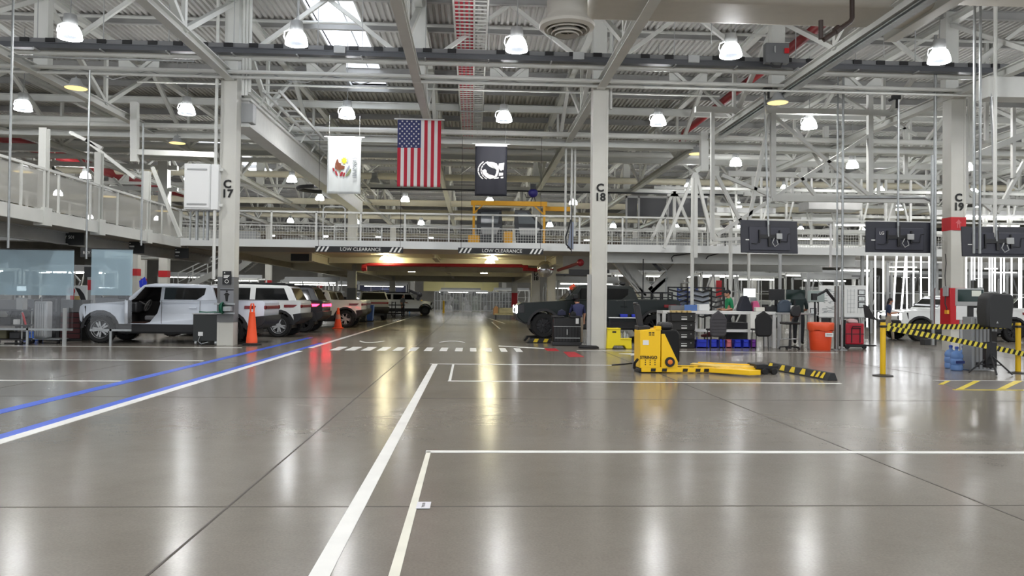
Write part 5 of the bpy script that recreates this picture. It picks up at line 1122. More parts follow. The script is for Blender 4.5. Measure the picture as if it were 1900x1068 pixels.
MB().prism([(PX(1325), -.05), (PX(1352), -.2), (PX(1425), .1), (PX(1410), .2)], .06, .12, 'xy').build('front_bar', YELLOW, r, bevel=.01)
MB().box(PX(1405), .0, .1, PX(1430), .5, .2).build('roller_frame', BLACK, r, bevel=.01)
for x, y in ((1419, -.1), (1436, -.1), (1425, .35), (1442, .3)): MB().tube((PX(x), y - .06, .06), (PX(x), y + .06, .06), .06, 12).build('roller_wheel', RUBBER, r)
MB().bar((PX(1405), -.02, .14), (PX(1447), .0, .14), .06, .05).build('axle_bar', BLACK, r)
# parking stop
a_, b_ = fl(1430, 684), fl(1545, 706); d = b_ - a_; r = empty('wheel_stop', 'black rubber parking stop with yellow chevrons lying right of the yellow mover', 'wheel stop', a_, atan2(d.y, d.x)); Lg = d.length
MB().prism([(-.11, 0), (.11, 0), (.05, .15), (-.05, .15)], .0, Lg, 'yz').build('body', mat('rubber_grey', (44, 45, 47), .7), r, bevel=.012)
for i, t in enumerate((.06, .28, .45, .62, .77, .84, .91)):
    x = t*Lg; w_ = .11 if i < 4 else .06; s_ = 0 if i < 4 else .05
    vs = [(x - w_, -.102, .03), (x + w_, -.102, .03), (x + w_*.6 + s_, -.056, .142), (x - w_*.6 + s_, -.056, .142)]; n_ = Vector((0, -.93, .37))*.006
    MB().add([Vector(v) + n_ for v in vs], [(0, 1, 2, 3)]).build('chevron_stripe', KY, r, smooth=False)
# ---- drawer totes
for j in range(4):
    p = fl(1271, 646); tb = .33
    r = empty('storage_tote', 'black storage tote with white handle, %s in the stack under the workbench' % ('lowest', 'second from bottom', 'third from bottom', 'topmost')[j], 'tote', (p.x - .05, p.y + .05, j*tb*.86), group='black totes stacked by the mover')
    MB().box(-.38, 0, .0, .38, .5, tb*.8).build('body', mat('tote_black', (30, 28, 26), .5), r, bevel=.02); MB().box(-.4, -.02, tb*.76, .4, .52, tb*.85).build('rim', mat('tote_black', (30, 28, 26)), r, bevel=.01)
    MB().box(-.06, -.01, .06, .12, 0, .095).box(-.06, -.01, .14, .12, 0, .155).build('handle_trim', TEXTW, r, smooth=False); MB().box(.24, -.01, .16, .27, 0, .19).build('latch', LTGREY, r)
    if j == 3:
        b = MB(); [b.box(-.34 + .17*q, .08, tb*.85, -.22 + .17*q, .4, tb*.85 + .07) for q in range(4)]; b.build('parts_tray_fill', mat('part_tan', (206, 180, 120), .6), r, bevel=.01)
# ---- workbench
a_, b_ = fl(1243, 646), fl(1437, 645); x0, x1, yb = a_.x, b_.x, b_.y; zt = at(1340, 577, yb).z
r = empty('workbench', 'long white framed workbench with a lower shelf on the right side of the hall', 'workbench', (x0, yb, 0)); w_ = x1 - x0
BW = mat('bench_white', (222, 222, 220), .45)
MB().box(-.05, 0, zt - .1, w_ + .05, .85, zt).build('worktop', BW, r, bevel=.01)
for x in (0, w_):
    for y in (.05, .8): MB().box(x - .05, y - .05, 0, x + .05, y + .05, zt - .1).build('leg', BW, r, smooth=False)
MB().box(w_*.35 - .04, .75, .3, w_*.35 + .04, .83, zt - .1).build('middle_post', BW, r, smooth=False); MB().box(w_*.25, .1, .5, w_*.82, .75, .58).build('lower_shelf', BW, r, smooth=False)
tag(MB().box(0, 0, 0, .75, .5, .8).build('parts_cabinet', DARK, loc=(x0 + w_*.64, yb + .9, .0), bevel=.02), 'dark grey cabinet under the white workbench, between the two jackets', 'cabinet')
def on_bench(nm, lb, ct, px, w2, h2, m, d2=.25, y=.35, shape=None, bev=.02):
    x = at(px, 570, yb + y).x; o = MB(); 
    if shape: o.prism([(a*w2, b_2*h2) for a, b_2 in shape], 0, d2)
    else: o.box(-w2/2, 0, 0, w2/2, d2, h2)
    return tag(o.build(nm, m, bevel=bev, loc=(x, yb + y, zt)), lb, ct)
on_bench('tablet_computer', 'blue tablet lying tilted on the left end of the white workbench', 'tablet', 1282, .42, .2, mat('tablet_blue', (88, 122, 184), .3), .05, .1)
on_bench('parts_box', 'grey box behind the blue tablet on the white workbench', 'box', 1258, .5, .17, MIDGREY, .3, .5)
on_bench('parts_box', 'white carton beside the blue tablet on the white workbench', 'box', 1307, .36, .22, WHITE, .3, .45)
on_bench('backpack', 'dark navy backpack leaning on the white workbench below the white display', 'backpack', 1384, .5, .52, mat('pack_navy', (36, 38, 50), .7), .3, .3, [(-.5, 0), (.5, 0), (.42, .35), (.12, 1), (-.2, .95), (-.42, .4)], .04)
on_bench('knit_bag', 'pink and white bag on the right half of the white workbench', 'bag', 1403, .28, .36, mat('bag_pink', (206, 92, 136), .7), .25, .35, [(-.5, 0), (.5, 0), (.5, .5), (.2, 1), (-.3, .9)], .03)
on_bench('white_cloth', 'white folded cloth beside the pink bag on the workbench', 'cloth', 1411, .3, .14, mat('cloth_white', (226, 224, 214), .8), .3, .15)
x = at(1390, 570, yb + .6).x; r = empty('desk_display', 'white display on a stand at the back of the white workbench', 'display', (x, yb + .65, zt)); MB().box(-.2, -.02, .46, .24, .02, .78).build('panel', BLACK, r, bevel=.01); MB().box(-.185, -.026, .475, .225, -.02, .765).build('screen_surface', mat('display_white', (232, 236, 236), .3, emit=.7), r); MB().tube((0, .03, 0), (0, .03, .5), .025, 6).build('stand', DARK, r)
# blue parts rack behind the bench
for j, (px, m_) in enumerate(((1258, BLACK), (1279, mat('rack_blue', (64, 84, 150), .5)), (1302, BLACK), (1330, DARK))):
    p = at(px, 560, 29.6); r = empty('parts_rack', ('black comb rack nearest the green pickup tail', 'blue and white comb rack behind the workbench', 'black comb rack right of the blue one', 'wire chevron rack left of the green shirt person')[j], 'rack', (p.x, 29.6 + .25*(j % 2), 0)); w2 = .38
    for x_ in (-w2, w2): MB().box(x_ - .025, 0, 0, x_ + .025, .05, 2.05).build('upright', m_, r, smooth=False)
    for q in range(6):
        z_ = 1.0 + q*.19; b = MB(); b.bar((-w2, .02, z_), (0, -.12, z_ - .1), .06, .06); b.bar((w2, .02, z_), (0, -.12, z_ - .1), .06, .06); b.build('chevron_arm', m_, r, smooth=False)
    MB().box(-w2, 0, 2.0, w2, .05, 2.05).build('top_bar', m_, r)
    if j in (1, 2): MB().box(-.3, .05, 1.0, .3, .1, 1.9).build('back_sheet', mat('sheet_pale', (196, 204, 214), .5), r)
# blue bins on the floor under the bench
PUR = mat('bin_purple', (112, 40, 150), .45); PNK = mat('bin_pink', (206, 110, 120), .5)
for j, (xa, xb, m_, lb) in enumerate(((1293, 1318, BLUE, 'widest blue parts bin on the floor beside the totes'), (1320, 1333, BLUE, 'blue parts bin second from the totes'), (1335, 1348, BLUE, 'blue parts bin third from the totes, next to the pink one'), (1349, 1360, PNK, 'pink and blue parts bin on the floor under the green shirt person'),
        (1364, 1378, BLUE, 'blue parts bin right of the pink one'), (1380, 1393, BLUE, 'blue parts bin beside the purple one'), (1394, 1406, PUR, 'purple folded parts bin at the right end of the floor row'))):
    p, q = fl(xa, 645.5), fl(xb, 645.5); w2 = (q.x - p.x); r = empty('parts_bin', lb, 'bin', (p.x + w2/2, p.y + .12, 0), group='parts bins under the workbench')
    w3 = w2*.46; b = MB()
    b.prism([(-w3*.9, 0), (w3*.9, 0), (w3, .26), (-w3, .26)], 0, .03); b.prism([(-w3*.9, 0), (w3*.9, 0), (w3, .26), (-w3, .26)], .33, .36); b.box(-w3, 0, 0, -w3 + .025, .36, .27); b.box(w3 - .025, 0, 0, w3, .36, .27); b.box(-w3*.9, 0, 0, w3*.9, .36, .03); b.build('body', m_, r)
    MB().box(-w3*.6, -.02, .18, w3*.6, 0, .23).build('grip', m_, r, bevel=.006)
# jackets on chairs
def jacket_chair(lb, px, py, m_, quilt, wd):
    p = fl(px, py + 5); r = empty('draped_chair', lb, 'chair', (p.x, p.y, 0))
    for x_ in (-.2, .2):
        for y_ in (.05, .42): MB().tube((x_, y_, 0), (x_*.9, y_, .62), .016, 6).build('leg', BLACK, r)
    MB().box(-.23, .02, .6, .23, .46, .66).build('seat', BLACK, r, bevel=.02); MB().box(-.2, .0, .66, .2, .05, 1.1).build('backrest', BLACK, r, bevel=.02)
    pr = [(-wd, .5), (-wd*.7, .42), (wd*.7, .42), (wd, .5), (wd*1.05, .95), (wd*.75, 1.1), (wd*.3, 1.17), (0, 1.24), (-wd*.3, 1.17), (-wd*.75, 1.1), (-wd*1.05, .95)]
    j_ = MB().prism(pr, -.12, .0).build('jacket', m_, r, bevel=.05, seg=3)
    if quilt:
        for q in range(5): MB().box(-wd*.95, -.126, .55 + q*.1, wd*.95, -.118, .556 + q*.1).build('quilt_seam', BLACK, j_, smooth=False)
    return r
jacket_chair('chair draped with a dark grey quilted jacket in front of the workbench', 1331, 645, mat('jacket_grey', (66, 64, 68), .75, noise=.1), True, .25)
jacket_chair('chair draped with a black jacket at the right end of the workbench', 1415, 644, mat('jacket_black', (22, 22, 24), .75), False, .26)
p = at(1398, 595, yb - .06); tag(MB().box(-.1, 0, -.36, .13, .02, .3).build('hanging_paper', mat('paper_white', (232, 232, 226), .7), loc=(p.x, yb - .06, p.z)), 'white paper sheet hanging from the workbench edge left of the black jacket', 'paper')
p = fl(1322, 640); tag(MB().prism([(-.3, 0), (.05, 0), (.15, .1), (.2, .3), (.0, .32), (-.1, .12), (-.3, .08)], 0, .16).build('work_boot', mat('boot_maroon', (92, 40, 46), .7), loc=(p.x, p.y + .25, .262), bevel=.03), 'dark red boot resting on the blue bins under the grey jacket', 'boot')
# ---- second desk
a_ = fl(1446, 646); b_ = fl(1502, 646); r = empty('steel_desk', 'grey steel desk with computer screens right of the white workbench', 'desk', (a_.x, a_.y + .1, 0)); w_ = b_.x - a_.x; dz = at(1470, 580, a_.y).z
MB().box(-.03, 0, dz - .06, w_ + .03, .8, dz).build('worktop', LTGREY, r, bevel=.01)
for x_ in (.03, w_ - .03):
    for y_ in (.05, .75): MB().box(x_ - .03, y_ - .03, 0, x_ + .03, y_ + .03, dz - .06).build('leg', LTGREY, r, smooth=False)
dy = r.location.y; dx = r.location.x
for j, (xa, xb, ya, yb_, m_, lb) in enumerate(((1427, 1456, 536, 557, BLACK, 'black computer monitor at the left end of the grey desk'), (1459, 1494, 537, 556, mat('screen_green_dark', (28, 46, 40), .15), 'dark green shining monitor in front of the standing person'), (1499, 1530, 539, 560, mat('screen_pale', (166, 182, 178), .2), 'pale see through monitor right of the standing person'))):
    p, q = at(xa, ya, dy + .5), at(xb, yb_, dy + .5); r2 = empty('computer_monitor', lb, 'monitor', ((p.x + q.x)/2, dy + .5, dz if j < 2 else 0)); w2 = (q.x - p.x)/2; zc2 = (p.z + q.z)/2 - (dz if j < 2 else 0); h2 = (p.z - q.z)/2
    MB().box(-w2, 0, zc2 - h2, w2, .04, zc2 + h2).build('panel', m_, r2, bevel=.01); MB().bar((0, .06, 0.0), (-.02, .06, zc2), .05, .04, (0, 1, 0)).build('stand', BLACK, r2); MB().box(-.14, -.05, 0, .14, .16, .02).build('base', BLACK, r2)
tag(MB().prism([(-.24, 0), (.24, 0), (.22, .3), (.1, .42), (-.1, .42), (-.22, .3)], 0, .22).build('backpack', mat('pack_slate', (70, 82, 96), .7), loc=(at(1458, 570, dy + .2).x, dy + .2, dz), bevel=.05), 'slate grey backpack on the grey desk under the monitors', 'backpack')
tag(MB().box(-.22, 0, 0, .22, .2, .2).build('document_tray', BLACK, loc=(at(1436, 570, dy + .25).x, dy + .35, dz), bevel=.01), 'black document tray under the left monitor of the grey desk', 'tray')
tag(MB().lathe([(0, 0), (.05, 0), (.06, .24), (0, .24)], 12).build('drink_cup', WHITE, loc=(at(1470, 570, dy + .1).x, dy + .1, dz)), 'white paper cup on the grey desk beside the backpack', 'cup')
r, k = thing('stool_chair', 'black drafting stool with a foot ring in front of the grey desk', 'stool', 1466, 648)
MB().lathe([(0, .02), (.05, .02), (.04, .5), (.03, .82), (0, .82)], 10).build('column', DARK, r); MB().box(-.27, -.24, .8, .25, .24, .88).build('seat', BLACK, r, bevel=.04); MB().prism([(.08, 1.05), (.34, 1.02), (.42, 1.2), (.36, 1.42), (.12, 1.38), (.05, 1.2)], .1, .2).build('backrest', BLACK, r, bevel=.04); MB().bar((.1, .1, .85), (.22, .15, 1.15), .05, .04).build('back_arm', BLACK, r)
n_ = 20; MB().path([(.24*cos(2*pi*j/n_), .24*sin(2*pi*j/n_), .34) for j in range(n_+1)], .015, 6).build('foot_ring', GALV, r)
for j in range(5): a = 2*pi*j/5 + .3; MB().bar((0, 0, .1), (.32*cos(a), .32*sin(a), .07), .04, .04).ball((.32*cos(a), .32*sin(a), .035), .035, 8, 6).build('base_arm', BLACK, r)
# orange bin
r, k = thing('waste_bin', 'large orange bin with a matching liner and white label', 'bin', 1522, 649)
MB().lathe([(0, 0), (.3, 0), (.31, .03), (.37, .84), (.36, .86), (.3, .1), (0, .1)], 24).build('body', mat('bin_orange', (228, 76, 34), .45), r)
b = MB(); prf = [(.375, .62), (.4, .66), (.41, .84), (.39, .88), (.34, .87)]; b.lathe(prf, 24); 
for i, v in enumerate(b.v): a = atan2(v[1], v[0]); f = 1 + .03*sin(a*9 + v[2]*6); b.v[i] = (v[0]*f, v[1]*f, v[2] + .03*sin(a*5)*(v[2] < .7))
b.build('liner', mat('liner_orange', (236, 92, 52), .35), r); rl = MB().box(-.02, -.385, .44, .24, -.375, .56).build('label', WHITE, r); text('TRASH', .06, mat('faint_grey_lettering', (120, 112, 116), .5), (.11, -.388, .5), r)
# monitor arm post
r, k = thing('arm_post', 'steel post with a black articulated screen arm right of the orange bin', 'post', 1553, 648)
MB().box(-.07, -.05, 0, .05, .07, 2.05).build('post', mat('post_steel', (128, 124, 120), .4, metal=.3), r, bevel=.01); MB().box(-.16, -.12, 0, .16, .16, .02).build('foot_plate', GALV, r)
b = MB(); b.bar((-.06, 0, 1.55), (-.38, -.05, 1.9), .08, .07); b.bar((-.38, -.05, 1.9), (-.75, -.1, 1.72), .08, .07); b.ball((-.38, -.05, 1.9), .06, 8, 6); b.box(-.88, -.14, 1.58, -.72, -.02, 1.8); b.build('arm', BLACK, r, bevel=.01); MB().box(.06, -.06, .8, .14, .04, .96).build('socket_box', WHITE, r, bevel=.01)
# red trolley
r, k = thing('tool_trolley', 'red wheeled tool trolley with black handle and pocket straps', 'trolley', 1587, 647)
MB().box(-.33, 0, .14, .3, .45, .84).build('body', mat('trolley_red', (176, 22, 44), .45), r, bevel=.04); MB().box(-.36, -.02, .06, .38, .48, .15).build('base', BLACK, r, bevel=.02); MB().box(-.35, .02, .14, -.3, .44, .95).build('side_frame', BLACK, r, bevel=.01)
b = MB(); b.path([(-.12, -.03, .68), (-.12, -.06, .74), (.16, -.06, .74), (.16, -.03, .68), (-.12, -.03, .68)], .014, 6); b.box(-.14, -.015, .2, -.11, 0, .68); b.box(.14, -.015, .2, .17, 0, .68); b.box(-.32, -.01, .48, .29, 0, .5); b.build('strap_trim', BLACK, r, smooth=False)
for x_ in (-.27, .3): MB().tube((x_, -.03, .07), (x_, .04, .07), .07, 12).build('wheel', RUBBER, r)
MB().path([(-.3, .3, .84), (-.3, .34, 1.0), (.26, .34, 1.0), (.26, .3, .84)], .018, 6).build('push_handle', BLACK, r); p0 = r.location
tag(MB().prism([(-.2, 0), (.15, 0), (.1, .1), (-.05, .14), (-.18, .09)], 0, .25).build('rag_bundle', mat('rag_pale', (226, 196, 196), .8), loc=(p0.x, p0.y + .05, .85), bevel=.03), 'pale pink rag lying on top of the red tool trolley', 'rag')
# whiteboards
def board(lb, xa, ya, xb, yb_, Y, prints=()):
    p, q = at(xa, ya, Y), at(xb, yb_, Y); w2 = q.x - p.x; r = empty('white_board', lb, 'whiteboard', (p.x, Y, 0))
    MB().box(0, 0, q.z, w2, .04, p.z).build('panel', mat('board_white', (230, 232, 230), .35), r, bevel=.01)
    for x_ in (.08, w2 - .08): MB().box(x_ - .03, .04, 0, x_ + .03, .1, p.z).build('leg', BW, r, smooth=False); MB().box(x_ - .03, -.25, 0, x_ + .03, .4, .05).build('foot', BW, r, smooth=False)
    MB().box(0, -.08, q.z - .03, w2, .04, q.z).build('pen_tray', LTGREY, r)
    for (a1, b1, a2, b2) in prints:
        s_, t_ = at(a1, b1, Y), at(a2, b2, Y); f_ = MB().box(s_.x - p.x, -.012, t_.z, t_.x - p.x, 0, s_.z).build('framed_print', DARK, r); g = .03
        MB().box(s_.x - p.x + g, -.016, t_.z + g, t_.x - p.x - g, -.012, s_.z - g).build('print_sheet', mat('print_sheet', (218, 224, 224), .5, noise=.25, scale=9), f_)
    return r, w2, p, q
r, w2, p, q = board('tall whiteboard with three framed prints beside the light tunnel', 1567, 529, 1607, 588, 31, ((1592, 537, 1605, 547), (1592, 549, 1605, 559), (1592, 560, 1605, 571)))
b = MB(); [b.box(.12, -.008, q.z + .2 + .17*j, w2*.5, 0, q.z + .206 + .17*j) for j in range(7)]; [b.box(.12 + .14*j, -.008, q.z + .15, .126 + .14*j, 0, p.z - .15) for j in range(6)]; b.build('grid_print', mat('faint_ink', (150, 156, 158), .6), r, smooth=False)
r, w2, p, q = board('whiteboard covered with fine charts behind the steel post', 1520, 529, 1563, 588, 31.2)
b = MB(); rn = random.Random(4)
for j in range(40): x_, z_ = rn.uniform(.1, w2 - .35), rn.uniform(q.z + .1, p.z - .15); b.box(x_, -.008, z_, x_ + rn.uniform(.06, .25), 0, z_ + .02)
b.build('chart_print', mat('faint_ink', (150, 156, 158)), r, smooth=False)
board('small whiteboard with one framed print under the pale monitor', 1501, 562, 1517, 584, 29.5, ((1503, 571, 1515, 583),))
r = empty('music_stand', 'black sheet stand beside the light tunnel, left of the navy shirt person', 'stand', fl(1614, 641)); p = r.location
MB().prism([(-.2, 1.0), (.16, .92), (.3, .85), (.1, 1.1), (-.1, 1.42), (-.26, 1.45)], -.03, .0).build('tray', DARK, r, bevel=.01); MB().tube((0, 0, .02), (-.02, 0, 1.1), .02, 6).build('pole', BLACK, r); MB().lathe([(0, 0), (.22, 0), (.2, .03), (0, .04)], 14).build('base', BLACK, r)
# ---- stanchions and tape
def stanchion(lb, px, py):
    r, k = thing('stanchion_post', lb, 'stanchion', px, py); MB().lathe([(0, 0), (.2, 0), (.2, .015), (.06, .04), (.0, .04)], 24).build('base', BLACK, r); MB().lathe([(.055, .03), (.055, 1.08), (.05, 1.11), (0, 1.11)], 16).build('post', STYELLOW, r); MB().box(-.06, -.065, 1.0, .06, .065, 1.05).build('tape_head', BLACK, r, bevel=.01); return r
s1 = stanchion('yellow stanchion post with black base in front of the light tunnel', 1638, 697); s2 = stanchion('yellow stanchion post at the right edge behind the loudspeaker', 1889, 692)
def tape(lb, p, q, sag):
    p, q = Vector(p), Vector(q); n_ = 26; b = MB().use(mat('tape_yellow', (222, 206, 70), .5)); ky, bk = mat('tape_yellow', (222, 206, 70)), TEXTK; hh = .055
    f = lambda t: p.lerp(q, t) - Vector((0, 0, sag*4*t*(1 - t)))
    for i in range(n_*2):
        b.use(bk if i % 2 else ky); t0, t1 = i/(n_*2), (i+1)/(n_*2); o_ = .5/(n_*2)
        a, c = f(t0), f(t1); e = (q - p).normalized()*.06
        b.add([a - Vector((0, 0, hh)) - e*.5, c - Vector((0, 0, hh)) - e*.5, c + Vector((0, 0, hh)) + e*.5, a + Vector((0, 0, hh)) + e*.5], [(0, 1, 2, 3)])
    return tag(b.build('hanging_barrier_tape', smooth=False), lb, 'barrier tape')
A_ = s1.location + Vector((.09, -.0, 1.04)); B_2 = s2.location + Vector((-.09, 0, 1.04))
tape('upper black and yellow barrier tape stretched level to the right post', A_, B_2, .02); tape('lower black and yellow barrier tape slanting down to the right', A_ + Vector((0, -.01, -.05)), s2.location + Vector((.1, -.1, .42)), -.02)
# ---- speaker
r, k = thing('tripod_speaker', 'black loudspeaker on a tripod stand at the right edge', 'loudspeaker', 1838, 694)
def SX(px): return (px - 1838)/k
def SZ(py): return (694 - py)/k
pr = [(SX(1820), SZ(606)), (SX(1868), SZ(609)), (SX(1872), SZ(555)), (SX(1868), SZ(545)), (SX(1828), SZ(543)), (SX(1820), SZ(552)), (SX(1818), SZ(578))]
MB().prism(pr, -.2, .16).build('cabinet', mat('speaker_black', (38, 39, 40), .6, noise=.08, scale=30), r, bevel=.05, seg=3); MB().prism([(x*.86 + .02, z_*.97 + .03) for x, z_ in pr], -.21, -.19).build('grille_mesh', mat('speaker_grille', (44, 45, 46), .7), r, bevel=.01); MB().prism([(SX(1836), SZ(599)), (SX(1840), SZ(599)), (SX(1838), SZ(595))], -.22, -.21).build('badge', LTGREY, r)
MB().tube((0, 0, .12), (0, 0, SZ(608)), .022, 10).build('pole', BLACK, r); MB().tube((0, 0, SZ(664)), (0, 0, SZ(655)), .04, 10).build('collar', BLACK, r)
MB().box(-.11, -.02, .14, .13, .12, .7).build('power_pack', BLACK, r, bevel=.02)
for a in (2.75, -.9, -1.9): MB().bar((0, 0, SZ(658)), (.42*cos(a), .42*sin(a), .02), .035, .03).build('leg', BLACK, r, bevel=.005); MB().bar((0, 0, SZ(676)), (.24*cos(a), .24*sin(a), SZ(676)), .02, .02).build('brace', BLACK, r)
# ---- kiosk
r, k = thing('control_kiosk', 'grey aluminium profile kiosk behind the loudspeaker', 'kiosk', 1840, 690); r.location.y += .25
KG = mat('kiosk_grey', (146, 149, 152), .4, metal=.3)
w3 = 25/k; h3 = 1.22
MB().box(-w3, 0, .02, w3, .34, h3).build('body', KG, r, bevel=.01); b = MB(); [b.box(x - .012, -.012, .05, x + .012, 0, h3 - .04) for x in (-w3*.7, -w3*.4, -w3*.1, w3*.2, w3*.5, w3*.8)]; b.build('profile_groove_trim', MIDGREY, r, smooth=False)
for z_ in (.1, h3 - .25): MB().box(-w3*.66, -.04, z_, -w3*.48, 0, z_ + .1).build('hinge', BLACK, r)
MB().box(.15, -.03, .2, .28, 0, .9).build('cable_duct', BLACK, r, bevel=.01)
p = at(1804, 551, r.location.y); z_ = p.z; tx = p.x
r2 = empty('kiosk_display', 'wide dark display on the grey kiosk left of the loudspeaker', 'display', (tx, r.location.y + .1, h3)); zz = z_ - h3
MB().box(-.32, -.04, zz - .2, .32, .03, zz + .2).build('panel', LTGREY, r2, bevel=.01); MB().box(-.3, -.046, zz - .1, .3, -.04, zz + .17).build('screen_surface', mat('kiosk_screen', (38, 56, 52), .2), r2); MB().box(.02, -.052, zz + .02, .24, -.046, zz + .15).build('white_note', mat('note_white', (222, 226, 214), .5), r2); text('RIV', .05, TEXTW, (-.12, -.05, zz + .04), r2) if False else None; MB().box(-.02, .0, -.0, .1, .05, zz).build('stand', DARK, r2)
p = at(1784, 577, 19.5); r2 = empty('notice_sheet', 'white printed sheet on a thin stand between column C19 and the kiosk', 'notice', (p.x, 19.5, 0)); MB().box(-.13, 0, p.z - .22, .2, .02, p.z + .2).build('sheet', WHITE, r2); MB().box(-.02, .02, 0, .03, .06, p.z).build('pole', GALV, r2); MB().box(-.15, -.1, 0, .15, .2, .02).build('base', GALV, r2)
# ---- water jugs
JW = bpy.data.materials.new('blue_water'); JW.use_nodes = True; b_ = JW.node_tree.nodes['Principled BSDF']; b_.inputs['Base Color'].default_value = (*lin((120, 160, 222)), 1); b_.inputs['Roughness'].default_value = .12; b_.inputs['Transmission Weight'].default_value = .35; b_.inputs['Alpha'].default_value = .9
for px, py, lb in ((1764, 683, 'blue water jug at the left behind the front jug'), (1775, 687, 'front blue water jug with dark lettering by the kiosk'), (1788, 684, 'blue water jug at the right, nearest the kiosk')):
    r, k = thing('water_jug', lb, 'water jug', px, py, group='blue water jugs by column C19')
    MB().lathe([(0, .0), (.11, .0), (.13, .02), (.135, .1), (.122, .13), (.135, .16), (.135, .24), (.122, .27), (.135, .3), (.13, .36), (.09, .42), (.045, .44), (.035, .46), (.035, .49), (0, .49)], 20).build('bottle', JW, r); MB().lathe([(0, .49), (.04, .49), (.042, .53), (.03, .545), (0, .545)], 14).build('cap', mat('cap_blue', (58, 82, 168), .4), r)
    text('PRIMO', .07, mat('jug_ink', (34, 48, 110), .5), (0, -.139, .2), r) if False else MB().box(-.1, -.141, .17, .1, -.13, .23).build('label_print', mat('jug_ink', (34, 48, 110), .5), r)
# fittings on column C19
r = empty('hanging_electric_box', 'grey electrical box with looping cables on the left face of column C19', 'electrical box', (15.16, 24.3, 0))
p = at(1749, 540, 24.3); MB().box(-.06, -.12, p.z - .16, .0, .12, p.z + .16).build('enclosure', LTGREY, r, bevel=.01); b = MB(); b.path([(-.04, 0, p.z + .15), (-.06, 0, p.z + .5), (-.02, 0, p.z + .9), (-.05, 0, p.z + 1.2)], .014, 5); b.path([(-.04, 0, p.z - .15), (-.08, -.05, p.z - .4), (-.05, -.1, p.z - .55), (-.03, 0, p.z - .7)], .02, 5); b.build('cable', DARK, r); MB().box(-.07, -.14, p.z - .72, .0, .0, p.z - .6).build('yellow_tag', mat('tag_amber', (240, 170, 50), .5), r)
tag(MB().box(-.25, 0, 0, .2, .3, .22).build('junction_box', DARK, loc=(*fl(1728, 640).xy, 0), bevel=.01), 'small dark box on the floor left of column C19', 'box')
